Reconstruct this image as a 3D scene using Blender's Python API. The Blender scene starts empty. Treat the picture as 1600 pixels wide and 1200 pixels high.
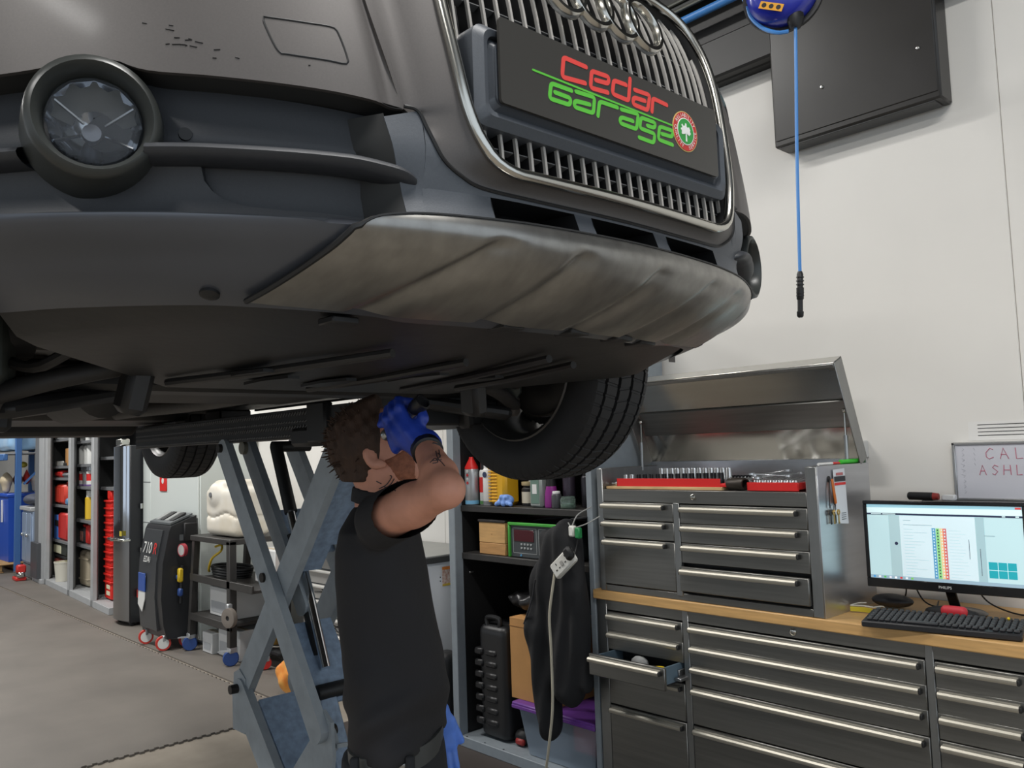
import bpy, bmesh, math, random
import numpy as np
from mathutils import Vector, Matrix
random.seed(7)
SC = bpy.context.scene
COL = SC.collection
PI = math.pi
R = math.radians

# ---------------------------------------------------------------- camera, world, lamps, exposure
FOC = 1310.0                                   # focal length in pixels of the 1600 x 1200 frame
YAW, PITCH, ROLL, EYE = R(47.1), R(4.52), R(-1.9), Vector((0, 0, 1.62))
_f = Vector((-math.sin(YAW) * math.cos(PITCH), math.cos(YAW) * math.cos(PITCH), math.sin(PITCH)))
_r = Vector((math.cos(YAW), math.sin(YAW), 0))
_u = _r.cross(_f)
CR = math.cos(ROLL) * _r + math.sin(ROLL) * _u
CU = -math.sin(ROLL) * _r + math.cos(ROLL) * _u
cam_data = bpy.data.cameras.new('camera')
cam_data.sensor_width = 36
cam_data.lens = FOC / 1600 * 36
cam_data.clip_start = 0.05
cam = bpy.data.objects.new('camera', cam_data)
COL.objects.link(cam)
m3 = Matrix((CR, CU, -_f)).transposed()
cam.matrix_world = Matrix.Translation(EYE) @ m3.to_4x4()
SC.camera = cam

world = bpy.data.worlds.new('world')
SC.world = world
world.use_nodes = True
bg = world.node_tree.nodes['Background']
bg.inputs[0].default_value = (0.80, 0.90, 1.0, 1)
bg.inputs[1].default_value = 1.0
SC.view_settings.view_transform = 'Standard'
SC.view_settings.look = 'None'
SC.view_settings.gamma = 1.0
SC.view_settings.use_curve_mapping = False
SC.view_settings.exposure = 0.0
LAMP_SPOTS = [(-3.6, 1.6, 4.55, 70), (0.2, 0.6, 4.55, 95), (-7.0, 1.2, 4.55, 130), (-10.8, 1.2, 4.55, 130),
              (-14.8, 1.2, 4.55, 130), (-5.6, -2.6, 4.55, 110), (-0.6, -2.6, 4.55, 90)]
for lx, ly, lz, lw in LAMP_SPOTS:
    ld = bpy.data.lights.new('lamp_light', 'AREA')
    ld.shape = 'RECTANGLE'
    ld.size, ld.size_y = 1.5, 0.25
    ld.energy = lw
    ld.color = (1.0, 0.985, 0.96)
    lo = bpy.data.objects.new('lamp_light', ld)
    COL.objects.link(lo)
    lo.location = (lx, ly, lz - 0.045)

def ray(px, py):
    return (px - 800) / FOC * CR + (600 - py) / FOC * CU + _f
def on(ax, val, px, py):                       # point of the plane axis = val seen at a pixel of the photograph
    d = ray(px, py)
    return EYE + d * ((val - EYE[ax]) / d[ax])
def onX(v, px, py): return on(0, v, px, py)
def onY(v, px, py): return on(1, v, px, py)
def onZ(v, px, py): return on(2, v, px, py)
def dep(d, px, py): return EYE + ray(px, py) * d

# ---------------------------------------------------------------- materials
def lin(c):
    return tuple((v / 255 / 12.92) if v / 255 <= 0.04045 else ((v / 255 + 0.055) / 1.055) ** 2.4 for v in c)
MATS = {}
def M(name, col=(128, 128, 128), rough=0.5, metal=0.0, var=0.0, scale=8.0, bump=0.0, bscale=None, emit=0.0,
      alpha=1.0, trans=0.0, stretch=None, coat=0.0, col2=None, spec=None, detail=4):
    if name in MATS: return MATS[name]
    m = bpy.data.materials.new(name)
    m.use_nodes = True
    nt = m.node_tree
    b = nt.nodes['Principled BSDF']
    c = lin(col)
    b.inputs['Base Color'].default_value = (*c, 1)
    b.inputs['Roughness'].default_value = rough
    b.inputs['Metallic'].default_value = metal
    if coat: b.inputs['Coat Weight'].default_value = coat; b.inputs['Coat Roughness'].default_value = 0.12
    if spec is not None: b.inputs['Specular IOR Level'].default_value = spec
    if alpha < 1: b.inputs['Alpha'].default_value = alpha
    if trans: b.inputs['Transmission Weight'].default_value = trans
    if emit:
        b.inputs['Emission Color'].default_value = (*c, 1); b.inputs['Emission Strength'].default_value = emit
    if var or bump or col2:
        tc = nt.nodes.new('ShaderNodeTexCoord'); mp = nt.nodes.new('ShaderNodeMapping')
        nt.links.new(tc.outputs['Object'], mp.inputs[0])
        if stretch: mp.inputs['Scale'].default_value = stretch
        no = nt.nodes.new('ShaderNodeTexNoise')
        no.inputs['Scale'].default_value = scale; no.inputs['Detail'].default_value = detail
        nt.links.new(mp.outputs[0], no.inputs['Vector'])
        if var or col2:
            rp = nt.nodes.new('ShaderNodeValToRGB')
            lo = tuple(max(0, v * (1 - var)) for v in c); hi = tuple(min(1, v * (1 + var)) for v in c)
            if col2: lo, hi = c, lin(col2)
            rp.color_ramp.elements[0].position = 0.3; rp.color_ramp.elements[1].position = 0.7
            rp.color_ramp.elements[0].color = (*lo, 1); rp.color_ramp.elements[1].color = (*hi, 1)
            nt.links.new(no.outputs['Fac'], rp.inputs[0]); nt.links.new(rp.outputs[0], b.inputs['Base Color'])
        if bump:
            n2 = no
            if bscale:
                n2 = nt.nodes.new('ShaderNodeTexNoise'); n2.inputs['Scale'].default_value = bscale
                n2.inputs['Detail'].default_value = 3
                nt.links.new(mp.outputs[0], n2.inputs['Vector'])
            bp = nt.nodes.new('ShaderNodeBump'); bp.inputs['Strength'].default_value = bump
            bp.inputs['Distance'].default_value = 0.004
            nt.links.new(n2.outputs['Fac'], bp.inputs['Height']); nt.links.new(bp.outputs[0], b.inputs['Normal'])
    MATS[name] = m
    return m

# ---------------------------------------------------------------- mesh builder
WM = {}                                        # object -> world matrix as built
def frame(z):                                  # two axes square to z
    z = Vector(z).normalized()
    a = Vector((0, 0, 1)) if abs(z.z) < 0.9 else Vector((1, 0, 0))
    x = a.cross(z).normalized()
    return x, z.cross(x), z
class MB:
    def __init__(s): s.v = []; s.f = []
    def add(s, vs, fs):
        o = len(s.v); s.v += [tuple(p) for p in vs]; s.f += [tuple(i + o for i in f) for f in fs]; return s
    def box(s, x0, x1, y0, y1, z0, z1, b=0.0, T=None):
        x0, x1 = min(x0, x1), max(x0, x1); y0, y1 = min(y0, y1), max(y0, y1); z0, z1 = min(z0, z1), max(z0, z1)
        b = min(b, (x1 - x0) * .45, (y1 - y0) * .45, (z1 - z0) * .45)
        X, Y, Z = (x0, x1), (y0, y1), (z0, z1)
        if b <= 0:
            vs = [(X[i], Y[j], Z[k]) for i in (0, 1) for j in (0, 1) for k in (0, 1)]
            fs = [(0, 1, 3, 2), (4, 6, 7, 5), (0, 4, 5, 1), (2, 3, 7, 6), (0, 2, 6, 4), (1, 5, 7, 3)]
        else:
            vs = []; ix = {}
            for i in (0, 1):
                for j in (0, 1):
                    for k in (0, 1):
                        for a in range(3):
                            p = [X[i], Y[j], Z[k]]
                            for q, (e, A) in enumerate(((i, X), (j, Y), (k, Z))):
                                if q != a: p[q] = A[e] + (b if e == 0 else -b)
                            ix[i, j, k, a] = len(vs); vs.append(tuple(p))
            fs = []
            for a in range(3):
                for e in (0, 1):
                    q = []
                    for m, n in ((0, 0), (1, 0), (1, 1), (0, 1)):
                        c = [0, 0, 0]; c[a] = e; c[(a + 1) % 3] = m; c[(a + 2) % 3] = n
                        q.append(ix[c[0], c[1], c[2], a])
                    fs.append(tuple(q if e else q[::-1]))
            for a in range(3):                 # edges along axis a
                b1, b2 = (a + 1) % 3, (a + 2) % 3
                for m in (0, 1):
                    for n in (0, 1):
                        c0 = [0, 0, 0]; c0[b1] = m; c0[b2] = n; c1 = list(c0); c1[a] = 1
                        q = (ix[(*c0, b1)], ix[(*c1, b1)], ix[(*c1, b2)], ix[(*c0, b2)])
                        fs.append(q if (m ^ n) else q[::-1])
            for i in (0, 1):
                for j in (0, 1):
                    for k in (0, 1):
                        t = (ix[i, j, k, 0], ix[i, j, k, 1], ix[i, j, k, 2])
                        fs.append(t if (i + j + k) % 2 else t[::-1])
        if T is not None: vs = [T @ Vector(p) for p in vs]
        return s.add(vs, fs)
    def bar(s, p0, p1, w, h, up=(0, 0, 1), b=0.0):   # rectangular bar from p0 to p1, w across, h along up
        p0, p1 = Vector(p0), Vector(p1); d = p1 - p0; L = d.length; d = d.normalized()
        u = Vector(up); u = (u - d * u.dot(d)).normalized(); w_ = d.cross(u)
        T = Matrix((d, w_, u)).transposed().to_4x4(); T.translation = p0
        return s.box(0, L, -w / 2, w / 2, -h / 2, h / 2, b, T)
    def tube(s, pts, r, n=10, closed=False, caps=True, flat=None):
        P = [Vector(p) for p in pts]; k = len(P); rr = r if hasattr(r, '__len__') else [r] * k
        vs = []; x = None
        for i, p in enumerate(P):
            if closed: t = P[(i + 1) % k] - P[i - 1]
            else: t = P[min(i + 1, k - 1)] - P[max(i - 1, 0)]
            t = t.normalized() if t.length > 1e-9 else Vector((0, 0, 1))
            if x is None: x, y, _ = frame(t)
            else:
                x = (x - t * x.dot(t)); x = x.normalized() if x.length > 1e-6 else frame(t)[0]
                y = t.cross(x)
            for j in range(n):
                a = 2 * PI * j / n
                vs.append(p + x * math.cos(a) * rr[i] + y * math.sin(a) * rr[i])
        fs = []
        for i in range(k if closed else k - 1):
            for j in range(n):
                a, b2 = i * n + j, i * n + (j + 1) % n
                c, d = ((i + 1) % k) * n + (j + 1) % n, ((i + 1) % k) * n + j
                fs.append((a, b2, c, d))
        if caps and not closed: fs += [tuple(range(n))[::-1], tuple(range((k - 1) * n, k * n))]
        return s.add(vs, fs)
    def cyl(s, p0, p1, r, r1=None, n=16): return s.tube([p0, p1], [r, r if r1 is None else r1], n)
    def lathe(s, prof, o=(0, 0, 0), axis=(0, 0, 1), n=24, closed=False, caps=True):   # prof: (radius, height)
        x, y, z = frame(axis); o = Vector(o); vs = []
        for r, h in prof:
            for j in range(n):
                a = 2 * PI * j / n
                vs.append(o + z * h + x * math.cos(a) * r + y * math.sin(a) * r)
        fs = []; k = len(prof)
        for i in range(k if closed else k - 1):
            for j in range(n):
                fs.append((i * n + j, i * n + (j + 1) % n, ((i + 1) % k) * n + (j + 1) % n, ((i + 1) % k) * n + j))
        if not closed and caps:
            if prof[0][0] > 1e-6: fs.append(tuple(range(n))[::-1])
            if prof[-1][0] > 1e-6: fs.append(tuple(range((k - 1) * n, k * n)))
        return s.add(vs, fs)
    def prism(s, poly, o, ax, ay, d):          # polygon in axes ax, ay at o, thickened along d
        o, ax, ay, d = Vector(o), Vector(ax), Vector(ay), Vector(d); n = len(poly)
        vs = [o + ax * x + ay * y for x, y in poly]; vs += [v + d for v in vs]
        fs = [tuple(range(n))[::-1], tuple(range(n, 2 * n))] + [(i, (i + 1) % n, (i + 1) % n + n, i + n) for i in range(n)]
        return s.add(vs, fs)
    def grid(s, rows, closed=False):           # loft through rows of points
        k, n = len(rows), len(rows[0]); vs = [p for r in rows for p in r]
        fs = [(i * n + j, i * n + (j + 1) % n, (i + 1) * n + (j + 1) % n, (i + 1) * n + j)
              for i in range(k - 1) for j in range(n if closed else n - 1)]
        return s.add(vs, fs)
    def sheet(s, rows, d):                     # grid thickened along vector d (or a function of the point)
        k, n = len(rows), len(rows[0]); D = d if callable(d) else (lambda p: Vector(d))
        a = [[Vector(p) for p in r] for r in rows]; b = [[p + D(p) for p in r] for r in a]
        s.grid(a); s.grid([r[::-1] for r in b])
        for e in (([r[0] for r in b], [r[0] for r in a]), ([r[-1] for r in a], [r[-1] for r in b]), (a[0], b[0]), (b[-1], a[-1])):
            s.grid(list(e))
        return s
    def ball(s, c, r, n=12, T=None):
        c = Vector(c); rr = r if hasattr(r, '__len__') else (r, r, r); k = max(6, n // 2 + 1); rows = []
        for i in range(k):
            a = PI * i / (k - 1); q = max(math.sin(a), 1e-4)
            row = [Vector((rr[0] * q * math.cos(2 * PI * j / n), rr[1] * q * math.sin(2 * PI * j / n), -rr[2] * math.cos(a))) for j in range(n)]
            rows.append([c + (T @ p if T is not None else p) for p in row])
        return s.grid(rows, closed=True)
    def build(s, name, mat, parent=None, label=None, cat=None, group=None, kind=None, smooth=40, local=False):
        vs = s.v
        if parent is not None and not local:
            inv = WM[parent].inverted(); vs = [inv @ Vector(p) for p in vs]
        me = bpy.data.meshes.new(name); me.from_pydata([tuple(p) for p in vs], [], s.f); me.update()
        me.materials.append(mat)
        if smooth:
            me.polygons.foreach_set('use_smooth', [True] * len(me.polygons)); me.set_sharp_from_angle(angle=R(smooth))
        o = bpy.data.objects.new(name, me); COL.objects.link(o)
        if parent is not None: o.parent = parent
        WM[o] = WM[parent].copy() if parent is not None else Matrix.Identity(4)
        tag(o, label, cat, group, kind)
        return o
def tag(o, label=None, cat=None, group=None, kind=None):
    for k, v in (('label', label), ('category', cat), ('group', group), ('kind', kind)):
        if v: o[k] = v
    return o
def thing(name, label, cat, loc=(0, 0, 0), rz=0.0, group=None):
    o = bpy.data.objects.new(name, None); COL.objects.link(o); o.empty_display_size = .1
    o.location = loc; o.rotation_euler = (0, 0, rz)
    WM[o] = Matrix.Translation(Vector(loc)) @ Matrix.Rotation(rz, 4, 'Z')
    return tag(o, label, cat, group)
def solo(mb, name, mat, label, cat, group=None, smooth=40, loc=None):   # a thing that is one mesh, origin at its base
    c = Vector(loc) if loc is not None else None
    if c is None:
        A = np.array([tuple(p) for p in mb.v]); c = Vector(((A[:, 0].min() + A[:, 0].max()) / 2, (A[:, 1].min() + A[:, 1].max()) / 2, A[:, 2].min()))
    mb.v = [tuple(Vector(p) - c) for p in mb.v]
    o = mb.build(name, mat, None, label, cat, group, smooth=smooth); o.location = c; WM[o] = Matrix.Translation(c)
    return o
def dup(root, loc, rz=0.0, label=None, scale=None):
    r = root.copy(); COL.objects.link(r); r.location = loc; r.rotation_euler = (0, 0, rz)
    if scale: r.scale = scale
    if label: r['label'] = label
    for ch in list(root.children):
        c = ch.copy(); COL.objects.link(c); c.parent = r
        for g in list(ch.children):
            d = g.copy(); COL.objects.link(d); d.parent = c
    return r
def copies(proto, parent, offs):               # alike pieces sharing mesh data
    out = []
    for v in offs:
        c = proto.copy(); COL.objects.link(c); c.parent = parent; c.location = proto.location + Vector(v); out.append(c)
    return out
def smoothline(pts, n):                        # Catmull-Rom through points, resampled to n
    P = [Vector(p) for p in pts]; P = [P[0] * 2 - P[1]] + P + [P[-1] * 2 - P[-2]]; out = []
    for i in range(1, len(P) - 2):
        a, b, c, d = P[i - 1:i + 3]
        for j in range(12):
            t = j / 12
            out.append(0.5 * ((2 * b) + (c - a) * t + (2 * a - 5 * b + 4 * c - d) * t * t + (3 * b - a - 3 * c + d) * t ** 3))
    out.append(P[-2]); L = [0]
    for a, b in zip(out, out[1:]): L.append(L[-1] + (b - a).length)
    res = []; k = 0
    for i in range(n):
        s = L[-1] * i / (n - 1)
        while k < len(L) - 2 and L[k + 1] < s: k += 1
        t = (s - L[k]) / max(L[k + 1] - L[k], 1e-9); res.append(out[k].lerp(out[k + 1], min(max(t, 0), 1)))
    return res

# ---------------------------------------------------------------- implicit surfaces for soft shapes
def sdf_mesh(fn, lo, hi, h):
    lo, hi = np.array(lo, float), np.array(hi, float); n = np.ceil((hi - lo) / h).astype(int) + 1
    ax = [lo[i] + h * np.arange(n[i]) for i in range(3)]
    G = np.stack(np.meshgrid(*ax, indexing='ij'), -1)
    D = np.concatenate([fn(G[i:i + 8]) for i in range(0, n[0], 8)], 0)
    S = D < 0
    acc = np.zeros(tuple(n - 1) + (3,)); cnt = np.zeros(tuple(n - 1))
    c = [(i, j, k) for i in (0, 1) for j in (0, 1) for k in (0, 1)]
    def sl(o): return tuple(slice(o[a], n[a] - 1 + o[a]) for a in range(3))
    for a in c:
        for d in range(3):
            if a[d]: continue
            b = list(a); b[d] = 1; da, db = D[sl(a)], D[sl(b)]; x = (S[sl(a)] != S[sl(b)])
            t = np.where(x, da / np.where(np.abs(da - db) < 1e-12, 1, da - db), 0)
            for q in range(3):
                acc[..., q] += np.where(x, a[q] + (t if q == d else 0), 0)
            cnt += x
    m = cnt > 0; idx = -np.ones(tuple(n - 1), int); idx[m] = np.arange(m.sum())
    cell = np.argwhere(m); V = lo + h * (cell + acc[m] / cnt[m][:, None]); F = []
    for d in range(3):
        e1, e2 = (d + 1) % 3, (d + 2) % 3
        sa = [slice(1, n[q] - 1) for q in range(3)]; sa[d] = slice(0, n[d] - 1); sb = list(sa); sb[d] = slice(1, n[d])
        A, B = S[tuple(sa)], S[tuple(sb)]; P = np.argwhere(A != B); inside = A[tuple(P.T)]
        off = np.array([1 if q != d else 0 for q in range(3)]); P = P + off
        q = []
        for s1, s2 in ((1, 1), (0, 1), (0, 0), (1, 0)):
            w = P.copy(); w[:, e1] -= s1; w[:, e2] -= s2; q.append(idx[tuple(w.T)])
        Q = np.stack(q, 1); Q[~inside] = Q[~inside][:, ::-1]; F.append(Q)
    F = np.concatenate(F, 0)
    mb = MB(); mb.v = [tuple(p) for p in V]; mb.f = [tuple(int(i) for i in q) for q in F if min(q) >= 0]
    return mb
def s_cap(p, a, b, ra, rb):
    a, b = np.array(a, float), np.array(b, float); ab = b - a
    t = np.clip(((p - a) @ ab) / max(ab @ ab, 1e-12), 0, 1)
    return np.linalg.norm(p - (a + t[..., None] * ab), axis=-1) - (ra + (rb - ra) * t)
def s_ell(p, c, r, Rm=None):
    q = p - np.array(c, float)
    if Rm is not None: q = q @ Rm               # columns of Rm are the ellipsoid axes
    r = np.array(r, float); k0 = np.linalg.norm(q / r, axis=-1); k1 = np.linalg.norm(q / (r * r), axis=-1)
    return k0 * (k0 - 1) / np.maximum(k1, 1e-9)
def s_box(p, c, hx, rad, Rm=None):
    q = p - np.array(c, float)
    if Rm is not None: q = q @ Rm
    q = np.abs(q) - (np.array(hx, float) - rad)
    return np.linalg.norm(np.maximum(q, 0), axis=-1) + np.minimum(q.max(-1), 0) - rad
def smin(a, b, k):
    h = np.clip(0.5 + 0.5 * (b - a) / k, 0, 1)
    return b + (a - b) * h - k * h * (1 - h)
def smax(a, b, k): return -smin(-a, -b, k)

# ================================================================ the room
ALU = M('brushed_aluminium', (190, 190, 190), .35, .9)
RBLK = M('reel_black', (24, 24, 26), .5)
WHITE = M('white_wall_paint', (226, 223, 217), .55, var=.03, scale=1.5)
BLACKP = M('black_beam_paint', (38, 37, 36), .5, var=.1)
CONC = M('pale_concrete', (150, 141, 128), .75, var=.12, scale=5, bump=.15, bscale=60)
MAT_ = M('grey_rubber_mat', (112, 106, 99), .6, var=.13, scale=1.8, bump=.12, bscale=90, detail=8)
floor = MB().box(-24, 4, -7, 6, -.2, -.012).build('floor', CONC, kind='structure', smooth=0)
def jag(a, b, n, d, side):                      # jigsaw edge of a mat from a to b
    a, b = Vector(a), Vector(b); t = (b - a) / n; o = Vector((-t.y, t.x, 0)).normalized() * d * side; pts = []
    for i in range(n):
        p = a + t * i; pts += [p, p + t * .5, p + t * .5 + o, p + t + o] if i < n - 1 else [p, p + t]
    return pts
def mat_sheet(poly):
    return MB().prism([(p[0], p[1]) for p in poly], (0, 0, -.0115), (1, 0, 0), (0, 1, 0), (0, 0, .0115)).build('floor_mat', MAT_, floor, smooth=0)
e1 = jag((-5.02, -5.5, 0), (-5.02, 2.705, 0), 150, .016, 1)
mat_sheet([(-24, -5.5), (-5.02, -5.5)] + [(p.x, p.y) for p in e1] + [(-5.02, 2.705)] + [(p.x, p.y) for p in jag((-5.02, 2.705, 0), (-24, 2.705, 0), 260, .016, 1)] + [(-24, 2.705)])
mat_sheet([(-24, 2.73), (-5.42, 2.73), (-5.42, 5.5), (-24, 5.5)])
SHADEF = M('shaded_floor_brown', (66, 58, 54), .65, var=.15, scale=3)  # the dark tone of this sheet is the floor's shade, painted in
mat_sheet([(-4.6, 2.62), (3.5, 2.62), (3.5, 5.5), (-4.6, 5.5)]).data.materials[0] = SHADEF
wall = MB().box(-9.4, 4, 3.66, 3.8, 0, 3.42).build('wall_back', WHITE, kind='structure', smooth=0)
for a, b in ((-9.4, -8.0), (-8.0, -4.62), (-4.62, -1.021), (-1.021, 1.3), (1.3, 4)):
    MB().box(a + .001, b - .001, 3.62, 3.66, 0, 3.42, .003).build('wall_panel', WHITE, wall, smooth=0)
MB().box(-24, -9.4, 3.95, 4.1, 0, 3.42).build('wall_back_end', WHITE, kind='structure', smooth=0)
MB().box(-24, 4, 3.56, 4.1, 3.42, 5.2, .01).build('wall_upper', BLACKP, kind='structure', smooth=0)
MB().box(-24, 4, 3.50, 3.56, 3.42, 3.62, .01).build('trim_1', BLACKP, kind='structure', smooth=0)
MB().box(-24.2, -24, -7, 6, 0, 5.2).build('wall_left', M('far_wall', (205, 208, 210), .7), kind='structure', smooth=0)
MB().box(-24, 4, -7, 6, 5.0, 5.2).build('ceiling', M('ceiling_dark', (92, 92, 92), .8), kind='structure', smooth=0)
MB().box(-24, 4, -7.2, -7, 3.9, 5.2).build('wall_front', M('bay_wall', (196, 194, 188), .7), kind='structure', smooth=0)
for k, (a, b) in enumerate(((-24, -19), (-13.6, -12.8), (-7.2, -6.4), (-.8, 0), (3.6, 4))):
    MB().box(a, b, -7.2, -7, 0, 3.9).build('pillar_%d' % (k + 1), M('bay_wall', (0, 0, 0)), kind='structure', smooth=0)
MB().box(-24, 4, -16, -7, -.25, -.02).build('forecourt', CONC, kind='structure', smooth=0)
LF = M('lamp_housing', (230, 230, 230), .5)
LE = M('lamp_tube', (255, 250, 240), .5, emit=6)
for k, (lx, ly, lz, lw) in enumerate(LAMP_SPOTS):
    t = thing('ceiling_lamp', 'white batten lamp on the ceiling, %s from the camera end' % ['first', 'second', 'third', 'fourth', 'fifth', 'sixth', 'seventh'][k], 'lamp', (lx, ly, lz), group='ceiling batten lamps')
    MB().box(lx - .78, lx + .78, ly - .06, ly + .06, lz, lz + .09, .01).build('housing', LF, t)
    MB().cyl((lx - .75, ly - .09, lz + .03), (lx + .75, ly - .09, lz + .03), .018).build('tube', LE, t)
    MB().cyl((lx - .75, ly + .09, lz + .03), (lx + .75, ly + .09, lz + .03), .018).build('tube', LE, t)
    MB().cyl((lx - .5, ly, lz + .09), (lx - .5, ly, 5.0), .006, n=6).build('hanger', LF, t)
    MB().cyl((lx + .5, ly, lz + .09), (lx + .5, ly, 5.0), .006, n=6).build('hanger', LF, t)

# ================================================================ the car on the lift
YC, NX, HW = 1.0, -.79, .93
ZP = [1.70, 1.76, 1.785, 1.80, 1.81, 1.825, 1.84, 1.86, 1.88, 1.905, 1.925, 1.96, 2.0, 2.05, 2.1, 2.2, 2.3, 2.4, 2.5]
XP = [-.60, -.38, -.27, -.205, -.16, -.11, -.075, -.038, -.014, -.001, -.006, -.020, -.022, -.028, -.033, -.048, -.067, -.105, -.19]
UL = [0, .2, .3, .45, .6, .7, .8, .88, .92, .93]
PL = [0, -.010, -.026, -.08, -.17, -.245, -.345, -.47, -.59, -.66]
PU = [0, -.004, -.012, -.05, -.125, -.200, -.30, -.425, -.55, -.66]
def herm(x, xs, ys):
    x = min(max(x, xs[0]), xs[-1]); i = min(max(int(np.searchsorted(xs, x)) - 1, 0), len(xs) - 2)
    def m(k):
        if k == 0: return 0 if xs[0] == 0 else (ys[1] - ys[0]) / (xs[1] - xs[0])
        if k == len(xs) - 1: return (ys[-1] - ys[-2]) / (xs[-1] - xs[-2])
        a = (ys[k] - ys[k - 1]) / (xs[k] - xs[k - 1]); b = (ys[k + 1] - ys[k]) / (xs[k + 1] - xs[k])
        return 0 if a * b <= 0 else 2 * a * b / (a + b)
    h = xs[i + 1] - xs[i]; t = (x - xs[i]) / h
    return (2 * t**3 - 3 * t * t + 1) * ys[i] + (t**3 - 2 * t * t + t) * h * m(i) + (-2 * t**3 + 3 * t * t) * ys[i + 1] + (t**3 - t * t) * h * m(i + 1)
def NS(u, z):                                   # the nose of the car: x over (sideways offset, height)
    u = abs(u); k = min(max((z - 1.92) / .1, 0), 1); k = k * k * (3 - 2 * k)
    w = min(max((1.93 - z) / .06, 0), 1); w = w * w * (3 - 2 * w); zz = z - w * .032 * min(u / .65, 1.3) ** 2
    return NX + herm(zz, ZP, XP) + (1 - k) * herm(u, UL, PL) + k * herm(u, UL, PU)
def NN(u, z):
    e = .004; a = (NS(u + e, z) - NS(u - e, z)) / (2 * e); b = (NS(u, z + e) - NS(u, z - e)) / (2 * e)
    return Vector((1, -a, -b)).normalized()
def NP(u, z, off=0.0):
    p = Vector((NS(u, z), YC + u, z)); return p + NN(u, z) * off if off else p
def line2(pts, n):
    return [(v.x, v.y) for v in smoothline([(a, b, 0) for a, b in pts], n)]
def patch(mb, A, B, nu, nv, off=0.0, sides=(1, -1), flange=(), fd=.03):
    A, B = line2(A, nu), line2(B, nu); of = off if callable(off) else (lambda s, t, u, z: off)
    for sg in sides:
        rows = []; uz = []
        for j in range(nv + 1):
            t = j / nv; rows.append([]); uz.append([])
            for i in range(nu):
                u = A[i][0] * (1 - t) + B[i][0] * t; z = A[i][1] * (1 - t) + B[i][1] * t
                rows[-1].append(NP(sg * u, z, of(i / (nu - 1), t, u, z))); uz[-1].append((sg * u, z))
        mb.grid(rows)
        for e in flange:
            idx = {'a': [(0, i) for i in range(nu)], 'b': [(nv, i) for i in range(nu)], 'l': [(j, 0) for j in range(nv + 1)], 'r': [(j, nu - 1) for j in range(nv + 1)]}[e]
            ed = [rows[j][i] for j, i in idx]
            mb.grid([ed, [p - NN(*uz[j][i]) * fd for p, (j, i) in zip(ed, idx)]])
    return mb
PAINT = M('car_paint', (82, 78, 76), .50, .30, var=.05, scale=400, coat=.06)
PAINT2 = M('lip_paint', (84, 87, 94), .36, .45, var=.14, scale=3, coat=.3)
PLAST = M('grey_plastic', (74, 78, 84), .48, var=.05, scale=300, bump=.05, bscale=500)
PDARK = M('dark_plastic', (50, 52, 56), .5, var=.06, scale=300, bump=.06, bscale=600)
PBLK = M('black_plastic', (26, 26, 27), .5)
UND = M('underside_black', (38, 37, 37), .5, var=.25, scale=7, bump=.2, bscale=30)
UND2 = M('underside_dust', (47, 44, 42), .6, var=.3, scale=5, bump=.3, bscale=25)
STEEL = M('brushed_steel_guard', (150, 148, 144), .33, .92, var=.14, scale=14, stretch=(.6, 3, 3), detail=7)
CHROME = M('chrome_trim', (205, 203, 196), .2, 1.0)
GBAR = M('grille_bar_grey', (196, 192, 186), .38, .5)
RUB = M('tyre_rubber', (32, 32, 34), .62, var=.15, scale=12)
car = thing('car', 'dark grey estate car raised on the scissor lift with a dealer plate in its grille', 'car', (-2.6, YC, 1.53))
BROW = [(.384, 2.060), (.45, 2.068), (.58, 2.076), (.64, 2.079), (.665, 2.084), (.682, 2.093), (.705, 2.098), (.728, 2.096), (.745, 2.087), (.785, 2.081), (.86, 2.077), (.928, 2.075)]
def FRMfix(l): return [(a, b - .012) for a, b in l]
OUT = [(0, 1.967), (.168, 1.967), (.269, 1.970), (.309, 1.982), (.338, 2.002), (.355, 2.036), (.366, 2.060), (.384, 2.063), (.402, 2.128), (.42, 2.209), (.435, 2.3), (.45, 2.46)]
FRM = [(0, 2.0), (.20, 2.0005), (.242, 2.002), (.276, 2.014), (.294, 2.035), (.304, 2.06), (.313, 2.095), (.322, 2.16), (.330, 2.235), (.332, 2.3), (.325, 2.37), (.30, 2.425), (.24, 2.45), (.1, 2.456), (0, 2.457)]
FRM = FRMfix(FRM)
mb = MB()
top = [(.45, 2.46), (.6, 2.45), (.75, 2.43), (.85, 2.41), (.928, 2.40)]
for sg in (1, -1):
    patch(MB(), BROW, top, 60, 14, off=lambda s, t, u, z: -.007 * math.exp(-(u - .398 - (z - 2.06) * .11)**2 / .00013), sides=(sg,), flange='a', fd=.006).build('bumper_skin', PAINT, car)
fo = [(a, b) for a, b in FRM if b < 2.43]
mb = MB()
patch(mb, OUT, fo, 90, 8, off=lambda s, t, u, z: .016 * t * t - .006 * math.exp(-((u - .372 - (z - 2.06) * .11) / .02)**2) * (z > 2.03), flange='a', fd=.008)
mb.build('grille_surround', PAINT, car, smooth=60)
FL = FRM + [(-a, b) for a, b in FRM[-2:0:-1]]
FL = line2(FL + [FL[0]], 150)[:-1]
mb = MB(); mb.tube([NP(u * .985, 2.216 + (z - 2.216) * .985, .020) for u, z in FL], .0085, 10, closed=True).build('grille_frame', CHROME, car, label='chrome grille frame')
mb = MB(); mb.grid([[NP(u * .985, 2.216 + (z - 2.216) * .985, .015) for u, z in FL], [NP(u * .985, 2.216 + (z - 2.216) * .985, -.03) for u, z in FL]], closed=True)
mb.build('grille_duct', PBLK, car)
half = line2(FRM, 200)
def frm_u(z): return max([a for a, b in half if abs(b - z) < .012] or [0])
mb = MB()
for k in range(9):
    z0 = 2.0 + .05 * k
    mb.grid([[NP(s, z, -.032) for s in np.linspace(-.33, .33, 15)] for z in (z0, z0 + .05)])
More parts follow.
